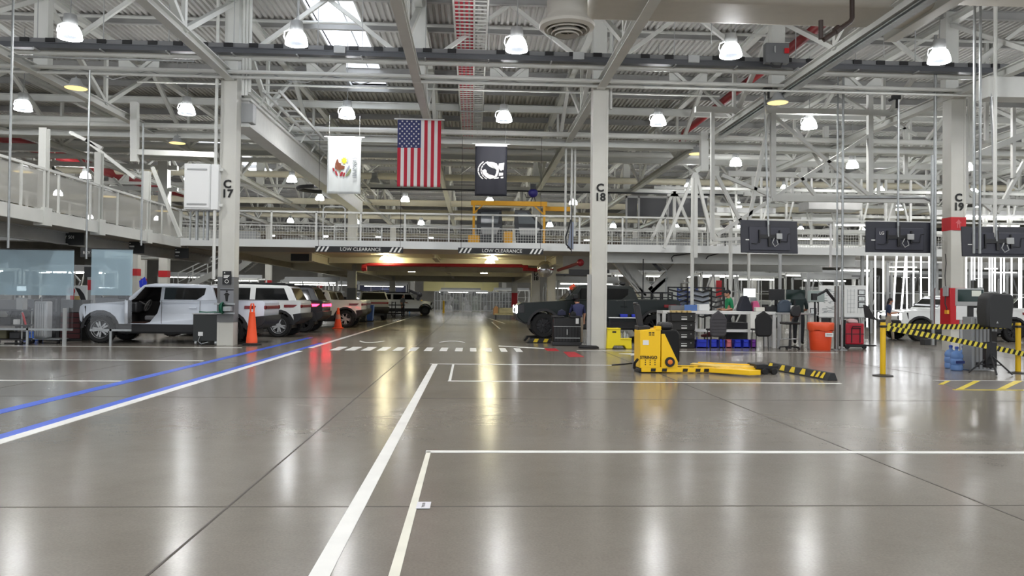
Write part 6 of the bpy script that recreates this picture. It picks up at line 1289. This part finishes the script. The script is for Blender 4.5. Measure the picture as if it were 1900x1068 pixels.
# ================================================================ PEOPLE
HAIR = mat('dark_hair', (30, 24, 22), .8)
def person(label, loc, rz, J, cols, hair=None, cap=False, scale=1.0, mask=False, lookdown=0):
    """J: joint positions (x right, y back, z up; the figure faces -y). cols: (shirt, trousers, shoes, sleeve end)"""
    shirt, pants, shoes, long_ = cols
    root = empty('person', label, 'person', loc, rz); root.scale = (scale,)*3
    chains = [('pelvis', 'waist', 'chest', 'neck', 'skull')]
    rad = dict(pelvis=.15, waist=.14, chest=.155, neck=.058, skull=.075)
    verts, edges, rads, idx, seg = [], [], [], {}, []
    def V(n, r):
        if n not in idx: idx[n] = len(verts); verts.append(Vector(J[n])); rads.append(r)
        return idx[n]
    def E_(a, ra, b_, rb, what):
        i, k = V(a, ra), V(b_, rb); edges.append((i, k)); seg.append((Vector(J[a]), Vector(J[b_]), what))
    E_('pelvis', .15, 'waist', .14, shirt); E_('waist', .14, 'chest', .155, shirt); E_('chest', .155, 'neck', .06, shirt); E_('neck', .06, 'skull', .075, SKIN)
    for s_ in 'lr':
        E_('chest', .155, 'sh' + s_, .075, shirt); E_('sh' + s_, .075, 'el' + s_, .052, shirt); E_('el' + s_, .052, 'wr' + s_, .034, shirt if long_ else SKIN); E_('wr' + s_, .034, 'pa' + s_, .036, SKIN)
        E_('pelvis', .15, 'hip' + s_, .105, pants); E_('hip' + s_, .105, 'kn' + s_, .07, pants); E_('kn' + s_, .07, 'an' + s_, .05, pants); E_('an' + s_, .05, 'toe' + s_, .038, shoes)
        w_, p_ = Vector(J['wr' + s_]), Vector(J['pa' + s_]); d = (p_ - w_).normalized(); side = d.cross(Vector((0, 0, 1)));
        side = side.normalized() if side.length > .1 else Vector((1, 0, 0)); nrm = side.cross(d)
        for f in range(4):
            L_ = (.072, .082, .076, .06)[f]; b0 = p_ + side*((f - 1.5)*.021); 
            names = ['f%s%d%d' % (s_, f, k) for k in range(3)]
            J[names[0]] = b0 + d*.03; J[names[1]] = b0 + d*(.03 + L_*.5) - nrm*.008; J[names[2]] = b0 + d*(.03 + L_*.85) - nrm*.03
            E_('pa' + s_, .036, names[0], .0095, SKIN); E_(names[0], .0095, names[1], .009, SKIN); E_(names[1], .009, names[2], .0075, SKIN)
        t0, t1 = 't%s0' % s_, 't%s1' % s_; J[t0] = w_ + d*.03 + side*.04*(1 if s_ == 'l' else -1); J[t1] = J[t0] + d*.045 + side*.012*(1 if s_ == 'l' else -1)
        E_('wr' + s_, .034, t0, .011, SKIN); E_(t0, .011, t1, .008, SKIN)
    me = bpy.data.meshes.new('body'); me.from_pydata([tuple(v) for v in verts], edges, []); o = bpy.data.objects.new('body', me); col.objects.link(o)
    md = o.modifiers.new('skin', 'SKIN'); md.use_smooth_shade = True
    for i, sv in enumerate(me.skin_vertices[0].data):
        sv.radius = (rads[i], rads[i]*(.78 if i in (0, 1, 2) else 1)); sv.use_root = (i == 0)
    sd = o.modifiers.new('sub', 'SUBSURF'); sd.levels = 1; sd.render_levels = 1
    dg = bpy.context.evaluated_depsgraph_get(); m2 = bpy.data.meshes.new_from_object(o.evaluated_get(dg)); o.modifiers.clear(); o.data = m2
    mats = [shirt, pants, shoes, SKIN]; m2.materials.clear(); [m2.materials.append(q) for q in mats]
    def near(c):
        best = (9, None)
        for a, b_, m_ in seg:
            ab = b_ - a; t = max(0, min(1, (c - a).dot(ab)/max(ab.length_squared, 1e-9))); dd = (c - a - ab*t).length
            if dd < best[0]: best = (dd, m_)
        return best[1]
    for p in m2.polygons: p.material_index = mats.index(near(p.center)); p.use_smooth = True
    o.parent = root
    # head: skull, jaw, nose, ears as one mesh joined on the neck
    h = Vector(J['skull']); Mh = Matrix.Translation(h + Vector((0, -.02, .05))) @ Matrix.Rotation(R(lookdown), 4, 'X')
    b = MB().use(SKIN).ball((0, 0, 0), (.076, .095, .115), 16, 12, Mh).ball((0, -.045, -.07), (.05, .05, .05), 10, 8, Mh)
    b.add([Mh @ Vector(v) for v in ((0, -.092, .02), (-.016, -.088, -.03), (.016, -.088, -.03), (0, -.12, -.028))], [(0, 1, 3), (0, 3, 2), (1, 2, 3)])
    for s_ in (-1, 1): b.ball((s_*.077, .005, -.01), (.012, .022, .032), 8, 6, Mh)
    b.use(mat('eye_white', (230, 228, 224), .3)); [b.ball((s_*.03, -.083, .012), (.014, .009, .009), 8, 6, Mh) for s_ in (-1, 1)]
    b.use(BLACK); [b.ball((s_*.03, -.091, .012), (.006, .004, .006), 6, 5, Mh) for s_ in (-1, 1)]
    b.use(mat('lip', (150, 84, 78), .5)).box(-.024, -.099, -.068, .024, -.085, -.058, Mh)
    hd = b.build('head', parent=root)
    if mask: MB().ball((0, -.055, -.045), (.06, .055, .05), 12, 8, Mh).build('face_mask', mat('mask_pale', (190, 208, 220), .6), root)
    if cap:
        MB().ball((0, .005, .03), (.084, .104, .1), 14, 8, Mh).build('cap_crown', BLACK, root); MB().prism([(-.07, -.08), (.07, -.08), (.05, -.19), (-.05, -.19)], .05, .065, 'xy', Mh).build('cap_peak', BLACK, root, bevel=.004)
    if hair == 'short': MB().ball((0, .02, .03), (.083, .095, .1), 14, 8, Mh).build('hair', HAIR, root)
    if hair == 'long':
        MB().ball((0, .02, .03), (.086, .1, .1), 14, 8, Mh).ball((0, .06, -.06), (.085, .06, .16), 12, 8, Mh).build('hair', HAIR, root)
    return root
def stand(**k):
    J = dict(pelvis=(0, 0, .95), waist=(0, 0, 1.12), chest=(0, 0, 1.36), neck=(0, 0, 1.5), skull=(0, -.01, 1.6),
        shl=(.19, 0, 1.42), ell=(.24, .02, 1.14), wrl=(.24, -.08, .9), pal=(.24, -.1, .83), shr=(-.19, 0, 1.42), elr=(-.24, .02, 1.14), wrr=(-.24, -.08, .9), par=(-.24, -.1, .83),
        hipl=(.1, 0, .9), knl=(.11, -.02, .5), anl=(.11, .02, .08), toel=(.12, -.14, .04), hipr=(-.1, 0, .9), knr=(-.11, -.02, .5), anr=(-.11, .02, .08), toer=(-.12, -.14, .04))
    J.update(k); return J
JEAN = mat('trousers_dark', (34, 35, 40), .8); KHAKI = mat('trousers_khaki', (150, 138, 122), .8); SHOE = mat('shoe_dark', (28, 26, 26), .6)
p = at(1352, 600, 27.6)
person('person in a green T-shirt and black cap walking behind the white workbench', (p.x, 27.6, 0), -pi/2, stand(skull=(0, -.03, 1.6), ell=(.22, .06, 1.15), wrl=(.16, -.18, 1.1), pal=(.13, -.25, 1.1), elr=(-.22, .04, 1.15), wrr=(-.18, -.2, 1.12), par=(-.15, -.27, 1.13),
    knl=(.11, -.22, .55), anl=(.11, -.3, .09), toel=(.11, -.46, .06), knr=(-.11, .12, .52), anr=(-.11, .34, .14), toer=(-.11, .24, .04)), (mat('shirt_green', (34, 140, 92), .8), JEAN, SHOE, False), 'short', True, 1.09)
p = at(1641, 600, 30.6)
person('person in a navy T-shirt and khaki trousers looking at a phone beside the light tunnel', (p.x, 30.3, 0), pi/2*.8, stand(skull=(0, -.06, 1.58), neck=(0, -.01, 1.5), ell=(.22, 0, 1.14), wrl=(.1, -.24, 1.16), pal=(.05, -.3, 1.18), elr=(-.22, 0, 1.14), wrr=(-.1, -.24, 1.14), par=(-.05, -.3, 1.16), knr=(-.1, .16, .5), anr=(-.1, .3, .1), toer=(-.1, .16, .04), knl=(.1, -.16, .5), anl=(.1, -.2, .08), toel=(.1, -.36, .04)),
    (mat('shirt_navy', (34, 48, 78), .8), KHAKI, SHOE, False), 'long', False, .98, True, 18)
p = at(1484, 600, 27.3)
person('person in a dark green shirt standing behind the grey desk and dark green monitor', (p.x, 27.4, 0), R(150), stand(elr=(-.24, -.06, 1.14), wrr=(-.14, -.26, 1.08), par=(-.1, -.32, 1.08)), (mat('shirt_dark_green', (28, 44, 44), .8), JEAN, SHOE, False), 'short', False, 1.12, False, 10)
p = at(1072, 590, 26.6)
person('person in a navy shirt leaning into the green pickup doorway, seen from behind', (p.x, 26.42, 0), pi, stand(pelvis=(0, .02, .93), waist=(0, -.06, 1.1), chest=(0, -.22, 1.3), neck=(0, -.33, 1.4), skull=(0, -.42, 1.45), shl=(.19, -.24, 1.34), shr=(-.19, -.24, 1.34), ell=(.26, -.34, 1.1), wrl=(.2, -.44, .95), pal=(.19, -.48, .9), elr=(-.26, -.3, 1.1), wrr=(-.24, -.3, .86), par=(-.24, -.31, .79)),
    (mat('shirt_blue_navy', (42, 46, 84), .8), KHAKI, SHOE, False), 'short', False, .96, False, 20)
p = at(747, 570, 63); p.z = 0
person('person in a grey shirt and dark trousers standing at the far white vehicle', (p.x, p.y, 0), R(60), stand(ell=(.22, -.06, 1.15), wrl=(.18, -.28, 1.1), pal=(.17, -.35, 1.1)), (mat('shirt_grey', (112, 116, 124), .8), JEAN, SHOE, False), 'short')
# ================================================================ BACKGROUND MACHINES
STRIP = mat('strip_glow', (252, 252, 246), .4, emit=5)
def striplight(lb, px0, py0, px1, py1, Y, group=None, r=.05):
    p, q = at(px0, py0, Y), at(px1, py1, Y); z = (p.z + q.z)/2
    rt = empty('hanging_strip_light', lb, 'lamp', (p.x, Y, z), group=group); L_ = q.x - p.x
    MB().box(0, -r, -r*.6, L_, r, 0).build('tube', STRIP, rt, smooth=False); MB().box(0, -r*1.3, 0, L_, r*1.3, r).build('housing', WHITE, rt, smooth=False)
    for x in (.1*L_, .9*L_): MB().tube((x, 0, r), (x, 0, max(.4, 3.5 - z if z < 3.5 else .8)), .01, 4).build('suspension_wire', LTGREY, rt)
for i, (a, b_, y) in enumerate(((1272, 1300, 484), (1306, 1345, 484.5), (1350, 1392, 485), (1398, 1440, 486), (1446, 1508, 486.5))):
    striplight('%s white strip light from the left in the row under the right footbridge' % ORD[i], a, y, b_, y + .3, 38.5, 'strip lights under the right footbridge')
for lb, a, b_, y, Y in (('upper bright strip light between the first and second hanging screen', 1548, 1606, 417, 39), ('middle bright strip light between the first and second hanging screen', 1484, 1606, 431, 40), ('lower bright strip light between the first and second hanging screen', 1482, 1546, 443, 40), ('strip light beside the whiteboards at the light tunnel', 1560, 1612, 501, 38),
        ('strip light above the right tunnel behind the third screen', 1760, 1900, 401, 39), ('lower strip light right of column C19', 1830, 1890, 418, 40)):
    striplight(lb, a, y, b_, y, Y, r=.08)
# light tunnel
TUN = 33.0
for i, (xa, xb, yb) in enumerate(((1609, 1609, 606), (1624, 1624, 640), (1639, 1639, 600), (1664, 1655, 610), (1681, 1669, 612), (1682, 1683, 585), (1695, 1695, 585), (1709, 1709, 585), (1724, 1724, 585))):
    p, q = at(xa, 473, TUN), at(xb, yb, TUN)
    rt = empty('hanging_tube_light', '%s vertical light tube from the left in the light tunnel under the second screen' % ORD[i], 'lamp', (0, 0, 0), group='vertical tubes of the light tunnel')
    MB().tube(p, q, .034 if i < 5 else .03, 8).build('tube', TUBEG, rt); MB().tube(p, p + Vector((0, 0, .12)), .06, 8).tube(q - Vector((0, 0, .06)), q, .06, 8).build('end_cap', LTGREY, rt)
for i, (x, ya, yb) in enumerate(((1783, 477, 535), (1793, 477, 535), (1803, 477, 518), (1808, 477, 518), (1816, 477, 532), (1821, 477, 532), (1836, 477, 540), (1841, 477, 540), (1846, 477, 540), (1857, 477, 555), (1863, 477, 540), (1877, 477, 640), (1891, 477, 610), (1895, 477, 610))):
    p, q = at(x, ya, TUN), at(x, yb, TUN)
    rt = empty('hanging_tube_light', '%s vertical light tube from the left in the tunnel under the third screen' % ORD[i], 'lamp', (0, 0, 0), group='vertical tubes of the right light tunnel')
    MB().tube(p, q, .03, 8).build('tube', TUBEG, rt); MB().tube(p, p + Vector((0, 0, .12)), .06, 8).tube(q - Vector((0, 0, .06)), q, .06, 8).build('end_cap', LTGREY, rt)
for i, (xa, xb, y) in enumerate(((1651, 1700, 495), (1651, 1703, 503), (1828, 1850, 498), (1842, 1886, 505))):
    striplight('%s horizontal light tube from the left at the back of the light tunnel' % ORD[i], xa, y, xb, y, 37.5, 'horizontal tubes of the light tunnel', .05)
rt = empty('tunnel_frame', 'white frame of the light tunnel around the white vehicles', 'frame', (0, 0, 0))
for (a, b_) in (((1600, 470), (1735, 470)), ((1770, 474), (1910, 476))):
    p, q = at(*a, 33), at(*b_, 33); MB().bar(p, q, .2, .1).build('header', LTGREY, rt, smooth=False); MB().bar(p + Vector((0, 5.5, .05)), q + Vector((0, 5.5, .05)), .2, .18).build('header', WHITE, rt, smooth=False)
    for t in (0, 1):
        s_ = p.lerp(q, t); MB().box(s_.x - .06, 32.95, 0, s_.x + .06, 33.05, s_.z).build('post', LTGREY, rt, smooth=False); MB().box(s_.x - .06, 38.4, 0, s_.x + .06, 38.5, s_.z).build('post', LTGREY, rt, smooth=False); MB().bar(s_, s_ + Vector((0, 5.5, .05)), .12, .12).build('side_beam', LTGREY, rt, smooth=False)
for px in (1655, 1740, 1800, 1870): s_ = at(px, 520, 38.6); MB().box(s_.x - .04, 38.6, 0, s_.x + .04, 38.68, 4).build('post', LTGREY, rt, smooth=False)
for z_ in (1.1, 2.0): MB().box(at(1600, 500, 38.6).x, 38.62, z_, at(1910, 500, 38.6).x, 38.68, z_ + .06).build('rail', LTGREY, rt, smooth=False)
# big white V shaped supports behind the green pickup
rt = empty('conveyor_support', 'large white V shaped steel legs behind the green pickup bed', 'support', (0, 0, 0))
for (a, b_, c, d, w_, nm) in ((1150, 482, 1206, 547, .62, 'left_leg'), (1136, 482, 1190, 548, .12, 'left_rail'), (1144, 482, 1197, 548, .1, 'left_rail'), (1286, 489, 1212, 548, .62, 'right_leg'), (1262, 486, 1205, 540, .3, 'right_brace')):
    MB().bar(at(a, b_, 35.2), at(c, d, 35.2), w_, .3, (0, 1, 0)).build(nm, STEEL, rt, smooth=False)
p, q = at(1188, 524, 35.4), at(1262, 546, 35.4); MB().box(p.x, 35.3, 0, q.x, 36.2, p.z).build('white_housing', mat('housing_white', (222, 228, 220), .45), rt, bevel=.04); MB().box(p.x - .1, 35.2, p.z, q.x + .4, 36.3, p.z + .06).build('cover_plate', WHITE, rt, bevel=.02)
p = at(1222, 495, 34); rt = empty('hanging_cable_chain', 'black cable chain hanging under the footbridge right of column C18', 'cable chain', (0, 0, 0)); MB().bar(at(1208, 484, 33.5), at(1226, 502, 33.5), .12, .1, (0, 1, 0)).build('chain_link', BLACK, rt, smooth=False); MB().path([at(1220, 484, 33.5), at(1236, 500, 33.5), at(1236, 548, 33.5)], .03, 6).build('cable', GALV, rt)
tag(MB().path([at(1248, 485, 33), at(1246, 478, 33), at(1250, 474, 33), at(1310, 467, 33), at(1312, 400, 33)], .025, 6).path([at(1310, 480, 33), at(1314, 475, 33), at(1345, 467, 33), at(1346, 430, 33)], .025, 6).build('hanging_conduit', DARK), 'dark bent conduits on the face of the right footbridge', 'conduit')
# machine cells
CELLC = [mat('machine_pale', (176, 178, 172), .5, noise=.1), mat('machine_grey', (128, 130, 128), .5, noise=.1), mat('machine_steel', (150, 156, 158), .35, metal=.4), DARK, mat('machine_green_grey', (140, 148, 136), .5), mat('machine_white', (212, 214, 210), .45)]
def cell(lb, x, Y, w_, h_, seed, light=True, d=2.2, accent=None, boxes=4, mesh=True, frame_m=None):
    rn = random.Random(seed); fm = frame_m or (STEEL if seed % 2 else LTGREY); rt = empty('machine_cell', lb, 'machine', (x, Y, 0))
    for sx in (-w_/2, w_/2):
        for y in (0, d): MB().box(sx - .05, y - .05, 0, sx + .05, y + .05, h_).build('post', fm, rt, smooth=False)
    for y in (0, d): MB().box(-w_/2, y - .05, h_ - .1, w_/2, y + .05, h_ + .02).build('top_beam', fm, rt, smooth=False)
    n_ = max(2, int(w_/1.1)); b = MB()
    for i in range(1, n_): b.box(-w_/2 + i*w_/n_ - .02, -.02, .1, -w_/2 + i*w_/n_ + .02, .02, h_)
    for z_ in (h_*.33, h_*.66): b.box(-w_/2, -.02, z_ - .02, w_/2, .02, z_ + .02)
    b.build('frame_lattice', fm, rt, smooth=False)
    for i in range(boxes):
        bw, bh = rn.uniform(.5, w_/boxes*1.1), rn.uniform(.6, h_*.75); bx = -w_/2 + (i + .5)*w_/boxes; m_ = CELLC[rn.randrange(6)]
        o = MB(); o.box(bx - bw/2, .4, 0, bx + bw/2, 1.4 + rn.random()*.6, bh)
        o.build('machine_body', m_, rt, bevel=.03)
        MB().box(bx - bw*.3, .36, bh*.55, bx + bw*.3, .4, bh*.85).build('control_panel', CELLC[(i + seed) % 6], rt, smooth=False)
        if rn.random() < .7: MB().path([(bx, .7, bh), (bx + .1, .7, bh + .3), (bx + rn.uniform(-.6, .6), .8, h_)], .05, 6).build('pipe', fm, rt)
        if rn.random() < .5: MB().bar((bx - .3, .2, .4), (bx + rn.uniform(.1, .8), .2, rn.uniform(1.2, 2)), .07, .07, (0, 1, 0)).build('arm', CELLC[5], rt, smooth=False)
    if accent: MB().box(-w_*.2, -.06, h_*.55, -w_*.2 + .3, -.03, h_*.85).build('accent_panel', accent, rt, smooth=False)
    MB().box(-w_/2, d*.4, h_ - .02, w_/2, d*.5, h_ + .25).build('cable_tray', LTGREY, rt, smooth=False)
    if light:
        MB().box(-w_*.42, d*.5, h_ - .2, w_*.42, d*.5 + .1, h_ - .14).build('fill_strip', STRIP, rt, smooth=False)  # glowing strip added to brighten the dark background
    return rt
SC = [('white machine frame behind the parts racks, left of the red arm', 10.6, 41, 3.0, 3.0), ('white machine frame around the red arm behind the green shirt person', 13.6, 41.5, 2.6, 3.1), ('grey machine frame behind the grey desk', 16.7, 44.5, 2.8, 3.0), ('pale machine frame behind the whiteboards', 19.6, 41.5, 2.8, 2.9),
    ('machine frame at the back of the light tunnel', 23.2, 47, 3.6, 3.2), ('machine frame behind column C19', 27.0, 44, 3.4, 3.2), ('machine frame behind the right tunnel', 30.8, 44, 3.6, 3.2), ('long machine frame behind the green pickup cab', 6.6, 44, 3.6, 2.6),
    ('second row machine frame seen past the V shaped legs', 12, 53, 5, 3.4), ('second row machine frame above the desk', 18, 53, 5, 3.4), ('second row machine frame behind the tunnel', 25, 54, 6, 3.6), ('second row machine frame at the far right', 34, 54, 7, 3.6)]
for i, (lb, x, Y, w_, h_) in enumerate(SC): cell(lb, x, Y, w_, h_, 11 + i, accent=RED if i == 1 else None, light=i not in (4, 5, 6), frame_m=MIDGREY if i in (4, 5, 6) else None)
LC = [('pale machine frame behind the wide glass screen at the left edge', -27.5, 43, 4.2, 2.9), ('machine frame behind the silver pickup bonnet', -22.4, 44, 3.6, 2.9), ('machine frame behind the silver pickup cab', -17.6, 57, 4.4, 2.8), ('machine frame behind column C17', -12.6, 61, 4.2, 2.8), ('machine frame behind the white SUV roof', -15.2, 72, 5, 2.8),
    ('second row machine frame at the far left', -36, 56, 6, 3.2), ('second row machine frame left under the gallery', -29, 57, 5.5, 3.2), ('machine frame deep behind the gallery columns', -23.5, 66, 5, 3.2), ('machine frame deep behind the parked vehicles', -9.6, 84, 5, 2.9), ('machine frame deep in the left lane', -15.5, 86, 6, 3)]
for i, (lb, x, Y, w_, h_) in enumerate(LC): cell(lb, x, Y, w_, h_, 31 + i)
# stair behind the silver pickup
def stair(lb, a, b_, Y, wd=1.2):
    p, q = at(*a, Y), at(*b_, Y); rt = empty('steel_stair', lb, 'stairs', (0, 0, 0))
    for y in (0, wd): MB().bar(p + Vector((0, y, 0)), q + Vector((0, y, 0)), .06, .32, (0, 0, 1)).build('stringer', STEEL, rt, smooth=False); MB().bar(p + Vector((0, y, 1.0)), q + Vector((0, y, 1.0)), .06, .06).build('handrail', STEEL, rt, smooth=False)
    n_ = 9
    for i in range(n_+1):
        s_ = p.lerp(q, i/n_); 
        if i % 3 == 0: MB().bar(s_, s_ + Vector((0, 0, 1.0)), .05, .05, (0, 1, 0)).build('baluster', STEEL, rt, smooth=False)
        MB().box(s_.x - .14, Y, s_.z, s_.x + .14, Y + wd, s_.z + .04).build('tread', GALV, rt, smooth=False)
    for z_ in (.5,): MB().bar(p + Vector((0, 0, z_)), q + Vector((0, 0, z_)), .04, .04).build('mid_rail', STEEL, rt, smooth=False)
    return rt
stair('white steel staircase climbing to the right behind the silver pickup roof', (330, 540), (412, 500), 44); stair('white steel stair flight right of column C17 rising to the footbridge', (440, 500), (470, 478), 44.5)
# navy partition, far fence, robots
p, q = at(652, 526, 86), at(756, 552, 86); rt = empty('navy_partition', 'dark navy partition wall behind the far white vehicle', 'partition', (p.x, 86, 0)); MB().box(0, 0, 0, q.x - p.x, .1, p.z).build('panel', mat('navy_panel', (44, 48, 74), .6), rt, smooth=False); MB().box(3.2, -.04, p.z - .6, 4.1, 0, p.z - .5).box(3.0, -.04, p.z - .95, 4.3, 0, p.z - .85).build('line_print', mat('faint_blue_lettering', (110, 120, 160), .5), rt, smooth=False)
for x in (0, q.x - p.x): MB().box(x - .06, -.06, 0, x + .06, .16, p.z + .1).build('post', DARK, rt)
p, q = at(786, 514, 108), at(925, 541, 108); o = MB().box(p.x, 108, q.z, q.x, 108.3, p.z + .6).build('cream_wall_panel', mat('cream_panel', (216, 208, 150), .6, emit=.0), smooth=False); tag(o, 'cream wall panel above the far fence at the end of the lane', 'panel')  # wall panel left free above the fence, nothing suspends it
striplight('strip light over the cream panel at the end of the lane', 800, 517, 900, 517, 104, r=.25); striplight('strip light over the far fenced robot cell', 815, 541, 905, 541, 96, r=.2)
FM = mat('fence_mesh', (128, 132, 132), .5, alpha=.35)
for i in range(9):
    xa, xb = 806 + i*17.2, 806 + (i+1)*17.2; p, q = at(xa, 545, 90), at(xb, 545, 90); w_ = q.x - p.x
    rt = empty('fence_panel', '%s grey mesh fence panel from the left at the end of the lane' % ORD[i], 'fence', (p.x, 90, 0), group='fence panels at the end of the lane')
    b = MB(); b.box(0, -.04, 0, .08, .04, 2.35); b.box(0, -.03, 2.25, w_, .03, 2.35); b.box(0, -.03, .12, w_, .03, .2); b.box(w_*.33, -.02, .1, w_*.33 + .05, .02, 2.3); b.box(w_*.66, -.02, .1, w_*.66 + .05, .02, 2.3); b.box(0, -.02, 1.2, w_, .02, 1.26); b.build('frame', LTGREY, rt, smooth=False); MB().box(.06, -.005, .2, w_, .005, 2.25).build('mesh', FM, rt, smooth=False)
def robot(lb, px, Y, s_, m_=WHITE):
    p = at(px, 560, Y); rt = empty('robot_arm', lb, 'robot', (p.x, Y, 0)); MB().lathe([(0, 0), (.5, 0), (.45, .5), (.3, .7), (0, .7)], 14).build('base', m_, rt); MB().bar((0, 0, .6), (s_*.5, 0, 1.9), .4, .45, (0, 1, 0)).build('lower_arm', m_, rt, bevel=.08); MB().ball((s_*.5, 0, 1.9), .32, 10, 8).build('elbow', DARK, rt); MB().bar((s_*.5, 0, 1.9), (s_*-.8, 0, 2.4), .3, .35, (0, 1, 0)).build('upper_arm', m_, rt, bevel=.06); MB().box(s_*-.8 - .2, -.2, 1.9, s_*-.8 + .2, .2, 2.4).build('gripper', DARK, rt, bevel=.04)
robot('left pale robot arm inside the far fenced cell', 832, 95, 1); robot('right pale robot arm inside the far fenced cell', 868, 95, -1); robot('dark robot arm beside the navy partition', 770, 88, 1, DARK); robot('robot arm at the right end of the far fence', 905, 95.5, -1, LTGREY)
cell('dark conveyor machine at the right end of the far fence', 4.6, 92, 4.2, 2.6, 55, light=False); cell('pale machine frame behind the far fence, centre', -1.5, 98, 5, 2.6, 57); cell('machine frame behind the cream column D18', 7.4, 62, 3.2, 2.6, 58); cell('machine frame between the two cream columns and the green bonnet', 10.8, 70, 5, 2.6, 59)
for px, py, lb, m_ in ((782, 578, 'yellow bollard beside the far blue table', STYELLOW), (823, 580, 'yellow bollard in front of the far robot fence', STYELLOW), (903, 577, 'yellow bollard at the right part of the far fence', STYELLOW)):
    p = fl(px, py); tag(MB().lathe([(0, 0), (.2, 0), (.1, .04), (.1, 1.25), (0, 1.3)], 12).build('bollard_post', m_, loc=(p.x, p.y, 0)), lb, 'bollard')
p = fl(772, 580); rt = empty('blue_table', 'blue steel table at the end of the left lane', 'table', (p.x, p.y, 0)); BT = mat('table_blue', (64, 128, 176), .5); MB().box(-.75, 0, .85, .75, .8, .95).build('top', BT, rt)
for x in (-.7, .7):
    for y in (.05, .75): MB().box(x - .04, y - .04, 0, x + .04, y + .04, .85).build('leg', BT, rt)
for px, py, lb in ((722, 588, 'black wheeled parts cart beside the far standing person'), (738, 588, 'second black parts cart at the feet of the far person')):
    p = fl(px, py); rt = empty('parts_cart', lb, 'cart', (p.x, p.y, 0)); 
    for z_ in (.25, .9): MB().box(-.5, 0, z_, .5, .7, z_ + .08).build('shelf', BLACK, rt)
    for x in (-.47, .47): MB().box(x - .03, 0, .1, x + .03, .06, 1.2).build('post', BLACK, rt)
    casters(rt, (-.4, .4), (.1, .6), .18)
# pallet cart on the right of the lane
p = fl(940, 592); rt = empty('pallet_cart', 'low beige cart with wrapped load at the right of the far lane', 'cart', (p.x, p.y, 0)); BG = mat('beige_load', (196, 190, 158), .6, noise=.15)
MB().box(-.9, 0, .3, .9, 1.0, .42).build('deck', BG, rt, bevel=.02); MB().box(-.6, .1, .42, .9, .9, .85).build('load', BG, rt, bevel=.06); MB().prism([(-1.0, .3), (-.65, .3), (-.62, .9), (-.8, 1.0), (-1.0, .8)], .2, .8).build('handle_column', mat('cart_tan', (206, 160, 120), .6), rt, bevel=.04); casters(rt, (-.8, .8), (.1, .9), .28)
# white ducts over the right footbridge
for i, (lb, px0, px1, py0, py1, Y) in enumerate((('white enclosure panel above the footbridge between the screens', 1486, 1604, 396, 412, 42), ('white conveyor housing above the footbridge right of column C19', 1752, 1910, 386, 400, 42), ('pale conveyor housing above the first hanging screen', 1330, 1440, 384, 396, 40), ('grey conveyor cover over the right part of the footbridge', 1500, 1600, 372, 390, 37.9), ('long white conveyor skirt behind the right footbridge', 1330, 1740, 452, 470, 41))):
    p, q = at(px0, py0, Y), at(px1, py1, Y); tag(MB().box(p.x, Y, q.z, q.x, Y + 1.2, p.z).build('hanging_duct', WHITE if i != 3 else GREYSTEEL, bevel=.03), lb, 'duct')
rnd = random.Random(3)
for i in range(14):       # conveyor hangers over the right bridge
    x = 12 + i*1.3; Y = 39.0
    b = MB(); b.bar((x, Y, 5.2), (x + rnd.choice((-.5, .5)), Y, 7.2), .08, .08, (0, 1, 0)); b.box(x - .05, Y - .05, 4.4, x + .05, Y + .05, 8)
    tag(b.build('hanging_conveyor_bracket', STEEL, smooth=False), 'white conveyor hanger bracket over the right half of the footbridge', 'bracket', 'conveyor hanger brackets')
for i, (z_, Y) in enumerate(((5.1, 38.9), (5.9, 39.3), (6.5, 40), (7.1, 38.6))): tag(MB().box(9, Y, z_, 34, Y + .12, z_ + .14).build('hanging_conveyor_rail', STEEL, smooth=False), '%s white conveyor rail from the bottom over the right half of the footbridge' % ORD[i], 'rail')
# gallery level clutter behind the mesh on the left and centre
for i, (lb, x, Y, w_, h_) in enumerate((('grey machine housing on the upper level behind the left gallery mesh', -20, 50, 6, 2.0), ('pale machine housing on the upper level behind column C17', -10.5, 52, 4, 1.6), ('grey conveyor housing on the deck behind the white flag', -4.5, 58, 5, 1.2), ('low conveyor housing on the deck behind the yellow rack', 1.0, 60, 4, 1.2))):
    tag(MB().box(x - w_/2, Y, 3.76, x + w_/2, Y + 1.5, 3.76 + h_).box(x - w_/2 + .3, Y - .1, 3.9, x - .2, Y, 3.6 + h_).build('upper_machine', CELLC[i % 3], bevel=.04), lb, 'machine')  # set at deck height, not suspended; the leftmost has nothing beneath

for lb, x0, x1, Y, z0, z1, m_ in (('long grey conveyor housing crossing far behind the flags', -16, 12, 66, 4.7, 5.5, GREYSTEEL), ('second long grey housing further behind the footbridge', -30, 20, 80, 5.2, 6.4, MIDGREY), ('pale long duct far behind the left gallery', -50, -17, 62, 5.6, 6.6, LTGREY), ('long dark conveyor guard behind the yellow rack', -6, 20, 76, 3.9, 4.6, DARK), ('pale overhead conveyor housing far right behind the braced frames', 12, 50, 62, 5.4, 6.5, LTGREY), ('grey overhead conveyor housing far right, lower', 10, 50, 58, 4.2, 4.9, GREYSTEEL), ('distant brown grey duct under the roof, far centre', -40, 40, 92, 7.0, 8.6, mat('duct_brown', (118, 104, 92), .6, noise=.1))):
    b = MB().box(x0, Y, z0, x1, Y + 1.4, z1)
    for k in range(int((x1 - x0)/3)): b.box(x0 + k*3, Y - .04, z0 - .04, x0 + k*3 + .1, Y + 1.44, z1 + .04)
    tag(b.build('hanging_conveyor_housing', m_, smooth=False), lb, 'conveyor')
